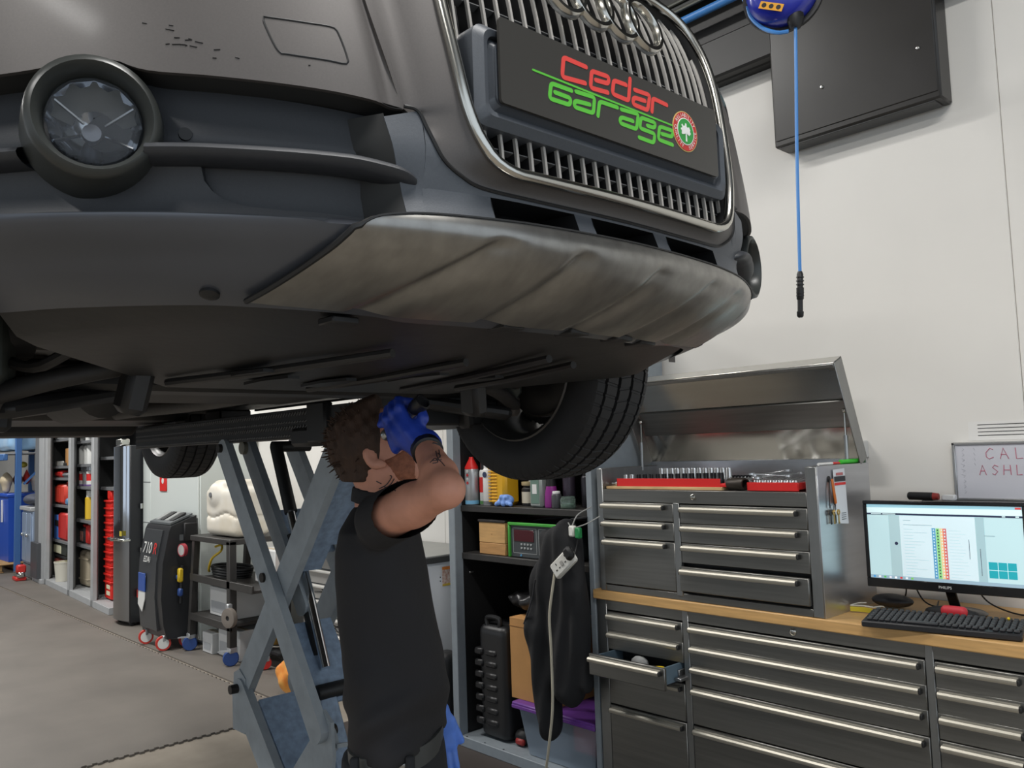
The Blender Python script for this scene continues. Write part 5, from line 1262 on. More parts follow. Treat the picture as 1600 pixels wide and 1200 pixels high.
MB().box(p.x - .06, p.x + .06, p.y - .05, p.y + .05, .62, .86, .02).build('body', REDP, t); MB().lathe([(.03, 0), (.03, .04), (.001, .04)], (p.x, p.y, .86), (0, 0, 1), 12).build('cap', WB_, t)
for k, (px_, w) in enumerate(((126, .06), (137, .06))):
    p = rowc(px_, 688, .235, (2.43, 2.15)[k]); t = thing('bottle', ['tall white container on the top shelf above the white bottles', 'grey-white container on the top shelf above white bottles'][k], 'bottle', (p.x, p.y, 1.92))
    MB().lathe([(w, 0), (w, .16), (w * .6, .2), (.001, .2)], (p.x, p.y, 1.92), (0, 0, 1), 16).build('body', WB_, t)
    MB().lathe([(w * .4, .2), (w * .4, .24), (.001, .24)], (p.x, p.y, 1.92), (0, 0, 1), 12).build('cap', GREYD, t)
p = rowc(135, 930, .27, 2.3); t = thing('jerrycan', 'beige plastic jerrycan on the cabinet floor under the bottles', 'jerrycan', (p.x, p.y, .075))
BEI = M('jerry_beige', (170, 158, 136), .5)
sdf_mesh(lambda q: np.maximum(s_box(q, (p.x, p.y, .305), (.18, .08, .225), .05), -s_box(q, (p.x, p.y - .0, .50), (.07, .2, .025), .02)), (p.x - .28, p.y - .15, .06), (p.x + .28, p.y + .15, .56), .02).build('body', BEI, t)
MB().lathe([(.035, 0), (.035, .04), (.001, .04)], (p.x + .16, p.y, .525), (0, 0, 1), 14).build('cap', REDP, t)
MB().box(p.x - .183, p.x + .183, p.y - .083, p.y + .083, .16, .18, .004).build('rib', BEI, t); MB().box(p.x - .183, p.x + .183, p.y - .083, p.y + .083, .41, .43, .004).build('rib', BEI, t)
# third unit contents
def solo_box(name, px0, px1, z0, z1, q0, q1, mat, label, cat, b=.01):
    a, c = rowp(px0, 780, .15), rowp(px1, 780, .15); s0, s1 = sorted(((a - RA).dot(RD), (c - RA).dot(RD))); s1 = min(s1, 3.81)
    t = thing(name, label, cat, row((s0 + s1) / 2, (q0 + q1) / 2, z0)); return t, s0, s1
t, a, b = solo_box('crate', 83, 105, 1.98, 2.18, .15, .42, None, 'pale translucent crate on the top shelf of the jerrycan cabinet', 'crate')
rb(a, b, .15, .42, 1.98, 2.18, .01).build('body', M('crate_pale', (196, 198, 200), .5), t)
for k in range(4): rb(a + (b - a) * (k + .5) / 4 - .03, a + (b - a) * (k + .5) / 4 + .03, .146, .152, 2.0, 2.15, .002).build('slot', GREYC, t)
t, a, b = solo_box('cardboard_box', 94, 105, 1.61, 1.85, .15, .4, None, 'brown cardboard box on the second shelf of the jerrycan cabinet', 'box')
rb(a, b, .21, .44, 1.61, 1.85, .004).build('body', KRAFT, t); rb(a + .1, b - .2, .207, .211, 1.69, 1.73, 0).build('print', M('kraft_dark', (0, 0, 0)), t)
t, a, b = solo_box('polisher', 86, 104, 1.61, 1.68, .15, .38, None, 'grey power tool lying in front of the brown box', 'power tool')
rb(a + .2, b, .16, .15, 1.61, 1.675, .02).build('body', M('tool_grey', (150, 150, 146), .4), t); rb(a + .05, a + .22, .16, .15, 1.61, 1.65, .02).build('head', CBK, t)
t, a, b = solo_box('sander', 83, 104, 1.45, 1.55, .15, .38, None, 'red and grey power tool on the narrow third shelf', 'power tool')
rb(a + .35, b, .15, .34, 1.45, 1.545, .03).build('body', REDP, t); rb(a, a + .36, .16, .32, 1.45, 1.52, .03).build('motor', GREYD, t)
t, a, b = solo_box('jerrycan', 84, 101, 1.08, 1.38, .15, .4, None, 'bright red jerrycan on the fourth shelf of the far cabinet', 'jerrycan')
RJ = M('jerry_red', (212, 66, 48), .45)
rb(a, b, .15, .38, 1.08, 1.36, .04).build('body', RJ, t); rb(a + .3, b - .3, .24, .34, 1.35, 1.39, .012).build('handle', RJ, t); rb(a + .28, a + .55, 0.144, .15, 1.11, 1.30, .004).build('pressed_panel', RJ, t); rb(a + .06, a + .22, .24, .34, 1.35, 1.38, .02).build('cap', RJ, t)
t, a, b = solo_box('small_can', 101.5, 105, 1.08, 1.17, .15, .3, None, 'small blue can right of the red jerrycan', 'can')
rb(a, b, .15, .28, 1.08, 1.17, .02).build('body', M('can_blue', (90, 140, 180), .4), t)
t, a, b = solo_box('folder', 85, 90.5, .60, .93, .15, .4, None, 'blue folder standing left of the red case', 'folder')
rb(a, b, .15, .42, .60, .93, .004).build('cover', M('folder_blue', (70, 120, 200), .5), t)
t, a, b = solo_box('tool_case', 91, 104.5, .60, 1.0, .22, .42, None, 'red plastic case beside the blue folder', 'case')
rb(a, b, .15, .42, .60, .97, .03).build('body', REDP, t); rb(a + .5, a + .7, 0.144, .15, .78, .86, .01).build('latch', CBK, t); rb(a + .3, b - .3, .25, .35, 1.0 - .035, 1.0, .01).build('handle', REDP, t)
t, a, b = solo_box('tool_case', 81, 103, .37, .57, .16, .42, None, 'dark green case with yellow note near the cabinet floor', 'case')
rb(a, b, .16, .42, .385, .565, .02).build('body', M('case_green', (44, 50, 46), .5), t); rb(a + .3, a + .75, .154, .16, .41, .52, .002).build('note', M('note_cream', (224, 222, 190), .7), t); rb(a, b, .16, .42, .35, .385, .002).build('support', CBK, t)
p = row(3.42, .28, 0)
solo(sdf_mesh(lambda v: s_ell(v, (p.x, p.y, .17), (.25, .09, .09)) + .010 * np.sin(v[..., 0] * 22) * np.sin(v[..., 2] * 25), (p.x - .5, p.y - .14, .06), (p.x + .5, p.y + .14, .30), .025), 'brown_bag', M('bag_brown', (166, 116, 88), .7, var=.25, scale=8), 'brown crumpled bag on the floor of far cabinet', 'bag')
p = rowp(94, 882, .22); solo(sdf_mesh(lambda v: smin(s_ell(v, (p.x, p.y, .29), (.15, .07, .05)), s_ell(v, (p.x + .18, p.y, .28), (.12, .06, .045)), .03), (p.x - .25, p.y - .12, .20), (p.x + .4, p.y + .12, .38), .018), 'red_rag', M('rag_red', (150, 70, 60), .8), 'dull red rag lying above the brown bag', 'rag')
p = rowp(99.5, 900, .14); t = thing('bucket', 'white plastic bucket on the cabinet floor beside brown bag', 'bucket', (p.x, p.y, .075))
MB().lathe([(.095, 0), (.115, .24), (.12, .24), (.12, .26), (.11, .26), (.09, .02), (.001, .02)], (p.x, p.y, .075), (0, 0, 1), 20).build('pail', M('bucket_white', (208, 204, 190), .5), t); MB().lathe([(.1045, .12), (.1105, .2)], (p.x, p.y, .076), (0, 0, 1), 20).build('yellow_label', M('label_yellow', (214, 200, 120), .5), t)
# stack of red crates
CRR = M('crate_red', (226, 44, 34), .45)
base = rowp(165, 940, .06); a0, a1 = .76, 1.04
for k in range(12):
    z = .09 + (0 if k == 0 else .20 + (k - 1) * .083); h = .20 if k == 0 else .083
    t = thing('crate', (ORD[k] + ' red crate up from the floor in the stack beside the fridge') if k else 'bottom red crate with paper labels in the stack beside the fridge', 'crate', row(.90, .25, z), group='stacked red crates')
    mb = rb(a0, a1, .14, .42, z, z + h - .024, .006); mb.build('body', CRR, t)
    rb(a0 - .015, a1 + .015, .125, .435, z + h - .024, z + h - .002, .004).build('rim', CRR, t)
    if k == 0:
        for zz in (.04, .11): rb(.82, .96, .135, .14, z + zz, z + zz + .045, .001).build('paper_label', M('note_cream', (0, 0, 0)), t)
t = thing('crate', 'narrow red crate on its side on top of the red stack', 'crate', row(.88, .2, 1.2)); rb(.80, .94, .14, .4, 1.203, 1.308, .01).build('body', CRR, t); rb(.815, .925, .135, .14, 1.22, 1.31, .004).build('end_panel', CRR, t)
# grey lockers and drawer cabinet beyond the row
t = thing('tall_locker', 'tall pale grey locker at the far end of the cabinet row', 'locker', row(4.1, .25, 0))
rb(3.66, 3.945, -.02, .035, 0, 2.19).build('side_panel', GREYC, t); rb(3.95, 4.22, -.02, .46, 0.0, 2.25).build('door_leaf', GREYD, t)
rb(3.65, 4.23, -.04, .035, 0, .06).build('plinth', GREYC, t)
rb(3.75, 4.2, -.07, -.02, .06, .55).build('dark_bin', M('bin_dark', (70, 72, 76), .5), t)
t = thing('tall_locker', 'pale grey locker panel standing behind the small drawer cabinet', 'locker', row(4.7, .3, 0))
rb(4.25, 4.95, .26, .46, 0, 2.2).build('door_leaf', GREYC, t); rb(4.95, 5.15, .26, .46, 0, 2.2).build('upright', GREYD, t)
t = thing('drawer_cabinet', 'small pale blue drawer cabinet with worktop beyond the locker row', 'cabinet', row(4.6, 0, .0))
PB_ = M('pale_blue_steel', (158, 174, 196), .3, .3)
rb(4.25, 5.0, -.04, .24, .2, .97, .01).build('body', PB_, t); rb(4.24, 5.08, -.07, .24, .97, 1.03, .01).build('top', GREYC, t)
for s_ in (4.45, 4.8):
    rb(s_ - .16, s_ + .16, -.055, -.04, .24, .94, .004).build('door', PB_, t); rb(s_ + .0, s_ + .06, -.09, -.055, .60, .64, .006).build('handle', CHROME, t)
rb(4.28, 4.98, -.03, .24, .0, .2, .01).build('skirt', GREYD, t)
solo(sdf_mesh(lambda v: s_ell(v, tuple(row(4.64, .06, 1.13)), (.36, .14, .075)) + .012 * np.sin(v[..., 0] * 14), tuple(row(4.6, .06, 1.0) - Vector((.55, .22, 0))), tuple(row(4.6, .06, 1.22) + Vector((.55, .22, 0))), .025), 'dark_sheet', M('sheet_dark', (74, 78, 90), .6), 'dark crumpled sheet on the small pale drawer cabinet', 'sheet')
t = thing('floor_jack', 'small red and chrome jack on the floor by the drawer cabinet', 'jack', row(4.3, -.2, 0))
rb(4.25, 4.6, -.22, -.12, .04, .12, .02).build('frame', CHROME, t); rb(4.3, 4.42, -.22, -.1, .10, .22, .02).build('red_arm', REDP, t); rb(4.28, 4.55, -.24, -.1, 0, .05, .01).build('red_base', REDP, t)
# far corner: pallet, blue bin, rack
PALW = M('pallet_wood', (170, 136, 92), .8, var=.2, scale=8)
def fb(x0, x1, y0, y1, z0, z1, b=.01): return MB().box(x0, x1, y0, y1, z0, z1, b)
t = thing('pallet', 'wooden pallet on the floor under the blue bin', 'pallet', (-15.4, 3.35, 0))
for y in (3.02, 3.32, 3.62): fb(-16.0, -14.9, y - .05, y + .05, .02, .12).build('bearer', PALW, t)
for k in range(6): fb(-16.0 + k * .2, -15.85 + k * .2, 2.98, 3.70, .12, .145).build('deck_board', PALW, t)
for k in range(3): fb(-16.0, -14.9, 2.99 + k * .3, 3.09 + k * .3, .0, .022).build('bottom_board', PALW, t)
BB = M('bin_blue', (38, 84, 190), .4)
t = thing('wheelie_bin', 'large blue bin standing on the wooden pallet', 'bin', (-15.4, 3.4, .145))
mb = MB(); mb.grid([[(x, y, z) for x, y in ((-15.75 - e, 3.18 - e * .5), (-15.05 + e, 3.18 - e * .5), (-15.05 + e, 3.68), (-15.75 - e, 3.68))] for z, e in ((.145, 0), (.8, .03), (1.15, .06))], closed=True); mb.f.append((0, 1, 2, 3)); mb.f.append((8, 9, 10, 11)); mb.build('body', BB, t, smooth=0)
fb(-15.83, -14.97, 3.13, 3.70, 1.15, 1.20).build('lid', BB, t); fb(-15.36, -15.34, 3.13, 3.16, .75, 1.1, .004).build('white_strip', WB_, t)
RB_ = M('rack_blue', (70, 112, 170), .45)
t = thing('pallet_rack', 'blue steel pallet rack in the far left corner', 'rack', (-16, 3.3, 0))
for x, y in ((-14.6, 3.20), (-16.6, 2.98), (-14.6, 3.84), (-16.6, 3.84)): fb(x - .04, x + .04, y - .04, y + .04, 0, 3.2, .004).build('post', RB_, t)
for z in (1.72, 2.35): fb(-16.6, -14.6, 3.0, 3.06, z, z + .1).build('beam', RB_, t); fb(-16.6, -14.6, 3.02, 3.84, z + .1, z + .115, 0).build('deck', GREYC, t)
MB().bar((-14.62, 3.28, 1.35), (-14.62, 3.84, 1.95), .03, .03).build('brace', RB_, t)
solo(sdf_mesh(lambda v: s_box(v, (-15.55, 3.44, 2.06), (.72, .32, .17), .08) + .02 * np.sin(v[..., 0] * 9) * np.sin(v[..., 1] * 8), (-16.5, 2.95, 1.8), (-14.6, 4.0, 2.3), .045), 'wrapped_bale', M('bale_white', (214, 220, 226), .5, col2=(150, 190, 225), scale=2), 'white plastic-wrapped bale on the upper level of the blue rack', 'bale')
solo(sdf_mesh(lambda v: s_ell(v, (-15.3, 3.45, 2.59), (.7, .34, .12)), (-16.1, 3.0, 2.4), (-14.5, 4.0, 2.8), .045), 'grey_cover', M('cover_grey', (96, 98, 102), .6), 'dark grey moulded cover on top level of the blue rack', 'cover')
for k, (y, z, r, c, lab) in enumerate(((3.23, 1.38, (.14, .08, .17), (206, 190, 160), 'cream sack standing behind the blue bin, nearest the blue post'), (3.395, 1.40, (.12, .06, .15), (150, 92, 62), 'brown sack between the cream sack and red bag behind the bin'), (3.52, 1.44, (.10, .045, .13), (190, 52, 46), 'red bag on the blue bin beside the brown sack'), (3.635, 1.38, (.13, .05, .16), (222, 214, 196), 'pale bag at right above the blue bin'), (3.46, 1.66, (.12, .06, .05), (210, 196, 70), 'yellow pack above the red bag in the far corner'))):
    solo(sdf_mesh(lambda v: s_ell(v, (-15.5, y, z), (r[0], r[1], r[2])) + .012 * np.sin(v[..., 2] * 30), (-15.8, y - .2, z - .25), (-15.2, y + .2, z + .25), .025), 'sack', M('sack_%d' % k, c, .7), lab, 'sack')
solo(fb(-14.84, -14.72, 3.36, 3.56, .0, .70, .02), 'grey_post', GREYC, 'short grey box leaning between the blue bin and drawer cabinet', 'box')
# ---------------- fridge, white locker, air-conditioning machine
t = thing('fridge_freezer', 'tall black fridge with curved mirror-chrome doors', 'fridge', (-9.06, 3.1, 0))
fb(-9.30, -8.84, 2.93, 3.42, .03, 1.80, .008).build('cabinet', M('fridge_black', (30, 31, 34), .35), t)
def curved(z0, z1):
    row_ = []
    for i in range(13):
        x = -9.31 + .46 * i / 12; row_.append((x, 2.935 - .055 * math.sin(PI * i / 12) ** .6))
    mb = MB(); mb.grid([[(x, y, z) for x, y in row_] for z in (z0, z1)]); mb.f.append(tuple(range(13))[::-1]); mb.f.append(tuple(range(13, 26))); return mb
MIR = M('mirror_chrome', (196, 200, 208), .08, 1); STD = M('fridge_steel', (150, 148, 146), .3, .9)
d1 = curved(.86, 1.79).build('door', MIR, t); d2 = curved(.05, .84).build('door', STD, t)
fb(-9.31, -8.84, 2.86, 2.94, .838, .862, .004).build('door_trim', CHROME, t)
MB().tube(smoothline([(-9.25, 2.88, .86), (-9.1, 2.84, .845), (-8.92, 2.85, .86)], 10), .012, 8).build('handle', CHROME, t)
fb(-9.18, -9.02, 2.90, 2.99, 1.80, 1.87, .01).build('hinge_cover', CHROME, t)
fb(-8.97, -8.91, 2.872, 2.876, .89, .94, 0).build('yellow_sticker', M('sticker_yellow', (200, 180, 60), .5), t)
for x in (-9.25, -8.9): fb(x - .03, x + .03, 2.95, 3.0, 0, .03).build('foot', CBK, t)
LKW = M('locker_white', (206, 212, 208), .5)
t = thing('white_locker', 'white metal locker with a small red sign between fridge and wall', 'locker', (-8.1, 3.3, 0))
fb(-8.82, -7.42, 3.06, 3.60, .04, 2.0, .006).build('carcass', LKW, t); fb(-8.80, -8.60, 3.045, 3.06, .06, 1.98, .004).build('door_leaf', LKW, t); fb(-8.595, -7.43, 3.045, 3.06, .06, 1.98, .004).build('door_leaf', LKW, t)
fb(-8.8, -7.45, 3.1, 3.58, 0, .04).build('plinth', GREYD, t)
for z in (1.16, .72): MB().tube([(-8.80, 3.03, z), (-8.80, 3.03, z + .05)], .014, 10).build('hinge', CHROME, t)
for z in (1.42, 1.02): fb(-8.80, -8.6, 3.043, 3.046, z, z + .008, 0).build('seam', GREYD, t)
fb(-8.82, -8.77, 2.99, 3.03, .28, .36, .005).build('padlock', REDP, t)
sg_ = onY(3.045, 256, 757); sgn = fb(sg_.x - .085, sg_.x + .085, 3.035, 3.045, sg_.z - .065, sg_.z + .085, .004).build('red_sign', CRED, t)
MB().lathe([(.028, 0), (.028, .002), (.001, .002)], (sg_.x, 3.035, sg_.z + .035), (0, -1, 0), 16).build('white_disc', WB_, sgn)
# machine: origin frame, front -Y
AC = M('machine_black', (40, 41, 43), .38, bump=.08, bscale=200); ACG = M('machine_grey', (92, 96, 98), .4)
t = thing('ac_service_machine', 'black wheeled air-conditioning service machine with white and red lettering', 'machine', (-7.71, 2.87, 0))
ax0, ax1, ay0, ay1 = -8.0, -7.43, 2.72, 3.03
prof = [(ay0 + .05, .10), (ay0 + .02, .22), (ay0 + .0, .45), (ay0 + .015, .75), (ay0 + .07, 1.02), (ay0 + .09, 1.06), (ay1, 1.14), (ay1, .10)]
MB().prism(prof, (ax0, 0, 0), (0, 1, 0), (0, 0, 1), (ax1 - ax0, 0, 0)).build('shell', AC, t, smooth=30)
MB().prism([(ay0 + .095, 1.068), (ay1 - .02, 1.143), (ay1 - .02, 1.158), (ay0 + .095, 1.085)], (ax0 + .04, 0, 0), (0, 1, 0), (0, 0, 1), (ax1 - ax0 - .08, 0, 0)).build('control_panel', ACG, t)
for k in range(4):
    x = ax0 + .09 + k * .11
    MB().prism([(ay0 + .13, 1.086), (ay1 - .06, 1.147), (ay1 - .06, 1.166), (ay0 + .13, 1.104)], (x, 0, 0), (0, 1, 0), (0, 0, 1), (.07, 0, 0)).build('gauge_pad', CBK if k % 2 else M('pad_pale', (150, 152, 150), .4), t)
MB().prism([(ay0 + .008, .16), (ay0 - .012, .45), (ay0 + .004, .75), (ay0 + .06, 1.02), (ay0 + .07, 1.02), (ay0 + .02, .75), (ay0 + .002, .45), (ay0 + .03, .16)], (ax0 + .05, 0, 0), (0, 1, 0), (0, 0, 1), (.40, 0, 0)).build('front_panel', M('machine_panel', (58, 60, 62), .35), t)
MB().prism([(.0, .24), (.10, .18), (.17, .30), (.18, .50), (.10, .42), (.02, .40)], (ax0 + .06, ay0 - .012, .12), (1, 0, 0), (0, 0, 1), (0, -.006, 0)).build('white_flash', WB_, t)
mb = MB(); text(mb, '710', .14, (ax0 + .22, ay0 + .018, .86), (1, 0, 0), Vector((0, .2, .98))); mb.v = [(v[0], v[1] - .008, v[2]) for v in mb.v]; tag(mb.build('white_lettering', WB_, t, smooth=0), kind='stuff')
mb = MB(); text(mb, 'R', .14, (ax0 + .40, ay0 + .018, .86), (1, 0, 0), Vector((0, .2, .98))); mb.v = [(v[0], v[1] - .008, v[2]) for v in mb.v]; mb.build('red_lettering', CRED, t, smooth=0)
mb = MB(); text(mb, 'EDAi', .075, (ax0 + .26, ay0 + .0, .765), (1, 0, 0), Vector((0, .2, .98))); mb.v = [(v[0], v[1] - .010, v[2]) for v in mb.v]; tag(mb.build('white_lettering', WB_, t, smooth=0), kind='stuff')
fb(ax0 + .08, ax0 + .24, ay0 - .022, ay0 - .012, .48, .64, .002).build('blue_plate', M('plate_blue', (50, 84, 160), .4), t)
fb(ax1 - .0, ax1 + .004, ay0 + .16, ay1 - .04, .93, .98, .0).build('side_lettering', ACG, t)
fb(ax1, ax1 + .03, ay1 - .12, ay1, .92, 1.08, .008).build('hose_holder', CBK, t)
for x, y in ((ax0 + .10, ay0 + .06), (ax1 - .06, ay0 + .06), (ax0 + .1, ay1 - .05), (ax1 - .06, ay1 - .05)):
    fk = fb(x - .025, x + .025, y - .03, y + .03, .08, .13, .004).build('caster_fork', SILV, t)
    MB().lathe([(.045, -.02), (.062, -.02), (.064, 0), (.062, .02), (.045, .02)], (x, y - .02, .065), (1, -.25, 0), 24).build('red_tyre', M('wheel_red', (200, 60, 50), .45), fk)
    MB().lathe([(.001, -.021), (.046, -.021), (.046, .021), (.001, .021)], (x, y - .02, .065), (1, -.25, 0), 24).build('white_hub', WB_, fk)
# ---------------- black trolley with tank
TB = M('trolley_black', (52, 50, 48), .5, var=.15, scale=15)
t = thing('trolley', 'black steel three-tier trolley with blue castors in front of the wall', 'trolley', (-6.9, 3.2, 0))
tx0, tx1, ty0, ty1 = -7.25, -6.50, 2.93, 3.40
for x, y in ((tx1, ty0), (tx1, ty1)): fb(x - .03, x + .03, y - .03, y + .03, .14, .97, .004).build('leg', TB, t)
for y in (ty0, ty1): MB().bar((tx0 + .06, y, .97), (tx0 - .05, y, .14), .05, .05, (0, 1, 0)).build('leg', TB, t)
fb(tx0, tx1 + .03, ty0 - .03, ty1 + .03, .94, .985, .004).build('top_shelf', TB, t)
fb(tx0 - .01, tx1 + .42, ty0 - .02, ty1 + .02, .60, .625, .003).build('middle_shelf', TB, t); fb(tx0 - .01, tx1 + .42, ty0 - .03, ty0 - .01, .60, .66, .003).build('shelf_edge', TB, t)
fb(tx0 - .03, tx1 + .03, ty0 - .02, ty1 + .02, .30, .325, .003).build('lower_shelf', TB, t); fb(tx0 - .03, tx1 + .03, ty0 - .03, ty0 - .01, .27, .33, .003).build('shelf_edge', TB, t)
BLW = M('castor_blue', (40, 70, 130), .45)
for x, y in ((tx0 - .06, ty0), (tx1, ty0), (tx0 - .06, ty1), (tx1, ty1)):
    fk = fb(x - .03, x + .03, y - .03, y + .03, .10, .15, .006).build('castor_fork', SILV, t)
    MB().lathe([(.001, -.02), (.055, -.02), (.062, -.012), (.062, .012), (.055, .02), (.001, .02)], (x, y - .01, .062), (1, -.4, 0), 22).build('castor_wheel', BLW, fk)
    if y == ty0: MB().bar((x - .1, y - .06, .105), (x + .03, y - .01, .12), .04, .01).build('brake_lever', SILV, fk)
fk = fb(tx1 + .02, tx1 + .06, ty0 - .06, ty0 - .02, .43, .49, .005).build('spare_castor_fork', SILV, t)
MB().lathe([(.02, -.02), (.05, -.022), (.075, -.018), (.078, 0), (.075, .018), (.05, .022), (.02, .02)], (tx1 + .09, ty0 - .06, .39), (.25, -1, 0), 24, closed=True).build('grey_wheel', M('wheel_grey', (120, 112, 104), .6), fk)
MB().lathe([(.001, -.012), (.02, -.016), (.022, .016), (.001, .012)], (tx1 + .09, ty0 - .06, .39), (.25, -1, 0), 14).build('hub', CBK, fk)
# tank
wtk = M('tank_white', (226, 222, 212), .45, col2=(216, 206, 186), scale=4)
cx, cy = -6.79, 3.12
def tankf(v):
    d = s_box(v, (cx, cy, 1.19), (.30, .16, .20), .06); d = smin(d, s_box(v, (cx + .0, cy, 1.40), (.20, .13, .05), .04), .03)
    d = smin(d, s_ell(v, (cx - .1, cy - .14, 1.33), (.12, .05, .10)), .03)
    g = np.abs(v[..., 2] - 1.16 - .02 * np.sin(v[..., 0] * 12)); d = d + .018 * np.exp(-(g / .012) ** 2)
    return d
tk = thing('plastic_tank', 'white moulded plastic tank standing on top of the trolley', 'tank', (cx, cy, .985))
sdf_mesh(tankf, (cx - .36, cy - .26, .96), (cx + .36, cy + .2, 1.5), .016).build('body', wtk, tk)
MB().lathe([(.022, 0), (.022, .012), (.001, .012)], (cx - .1, cy - .185, 1.33), (0, -1, 0), 14).build('filler_cap', GREYD, tk)
MB().lathe([(.05, 0), (.05, .03), (.001, .03)], (cx, cy, 1.45), (0, 0, 1), 16).build('top_cap', wtk, tk)
# hoses and boxes
hs = thing('gauge_hoses', 'coil of black and yellow gauge hoses on the middle trolley shelf', 'hose', (-7.0, 3.1, .625))
for k in range(4): MB().tube([(-6.95 + (.22 + .02 * k) * math.cos(a), 3.14 + .13 * math.sin(a), .645 + .022 * k) for a in np.linspace(0, 2 * PI, 30, endpoint=False)], .012, 7, closed=True).build('black_coil', CBK, hs)
YH = M('hose_yellow', (214, 180, 40), .4)
MB().tube(smoothline([(-7.16, 3.03, .67), (-7.10, 3.0, .70), (-6.98, 2.98, .80), (-6.90, 3.02, .86), (-6.98, 3.06, .90), (-7.1, 3.06, .88)], 24), .010, 8).build('yellow_hose', YH, hs)
MB().tube(smoothline([(-7.36, 2.875, .72), (-7.37, 2.87, .62), (-7.36, 2.865, .52), (-7.37, 2.865, .40)], 16), .012, 8).build('hanging_hose', CBK, hs)
MB().lathe([(.001, 0), (.055, 0), (.055, .03), (.001, .03)], (-7.30, 2.87, .86), (.2, -1, 0), 20).build('gauge', M('gauge_red', (170, 60, 70), .4), hs); MB().lathe([(.045, .031), (.001, .031)], (-7.30, 2.87, .86), (.2, -1, 0), 20).build('gauge_face', WB_, hs)
fb(-7.39, -7.34, 2.84, 2.88, .58, .70, .01).build('yellow_valve', YH, hs); fb(-7.39, -7.34, 2.84, 2.88, .46, .53, .012).build('blue_valve', BLW, hs); fb(-7.42, -7.39, 2.84, 2.87, .60, .64, .008).build('blue_fitting', BLW, hs)
def wbox(name, x0, x1, y0, y1, z0, z1, label, mat=None):
    q = thing(name, label, 'box', ((x0 + x1) / 2, (y0 + y1) / 2, z0)); fb(x0, x1, y0, y1, z0, z1, .006).build('body', mat or M('box_white', (206, 206, 204), .6), q); fb(x0 + .03, x1 - .03, y0 - .003, y0 + .001, z0 + .03, z0 + (z1 - z0) * .5, 0).build('print_panel', M('box_print', (170, 172, 174), .6), q); fb(x0, x1, y0 + .05, y0 + .09, z1 - .001, z1 + .002, 0).build('tape', M('tape_tan', (190, 176, 150), .5), q)
wbox('white_box', -7.08, -6.62, 3.0, 3.36, .325, .56, 'white printed box on the lower trolley shelf')
wbox('white_box', -6.96, -6.56, 3.02, 3.38, .0, .24, 'white box on floor beneath the trolley, at its right')
wbox('white_box', -7.19, -6.995, 2.98, 3.3, .0, .17, 'low pale box on floor beneath the trolley, at its left')
wbox('white_carton', -6.44, -6.10, 3.1, 3.5, .64, .90, 'pale carton on the right end of the middle trolley shelf')
# low jack and orange bag in the gap behind the lift
jx, jy = -6.30, 3.20
t = thing('trolley_jack', 'low black trolley jack with red wheels behind the lift arm', 'jack', (jx, jy, 0))
fb(jx - .22, jx + .25, jy - .10, jy + .12, .09, .15, .02).build('frame', CBK, t); MB().tube([(jx + .22 * math.cos(a), jy + .13 * math.sin(a), .17) for a in np.linspace(0, 2 * PI, 24, endpoint=False)], .012, 7, closed=True).build('rim', CHROME, t)
MB().lathe([(.001, 0), (.04, 0), (.04, .05), (.02, .07), (.001, .07)], (jx, jy, .15), (0, 0, 1), 16).build('saddle', M('brass', (0, 0, 0)), t)
for x, y in ((jx - .12, jy - .12), (jx + .12, jy - .15), (jx + .2, jy + .12)): fk = fb(x - .03, x + .03, y - .02, y + .03, .06, .10, .006).build('fork', SILV, t); MB().lathe([(.001, -.022), (.045, -.022), (.05, 0), (.045, .022), (.001, .022)], (x, y, .05), (1, -.3, 0), 18).build('red_wheel', REDP, fk)
ox, oy = -5.34, 2.86
solo(sdf_mesh(lambda v: s_ell(v, (ox, oy, .14), (.16, .12, .13)) + .014 * np.sin(v[..., 0] * 38) * np.sin(v[..., 2] * 33 + v[..., 1] * 20), (ox - .28, oy - .2, -.0), (ox + .28, oy + .2, .34), .018), 'orange_bag', M('bag_orange', (236, 130, 40), .4, col2=(245, 180, 90), scale=14), 'crumpled orange plastic bag on the floor behind the lift', 'bag')
t = thing('display_board', 'orange and white display board against the wall behind the lift', 'board', (-5.75, 3.3, 0))
fb(-5.95, -5.66, 3.30, 3.34, .0, 1.0, .005).build('panel', M('board_white', (226, 222, 216), .6), t); fb(-5.95, -5.70, 3.295, 3.30, .70, .95, 0).build('orange_field', M('board_orange', (226, 160, 96), .6), t); fb(-5.90, -5.72, 3.293, 3.30, .55, .68, 0).build('red_field', CRED, t)
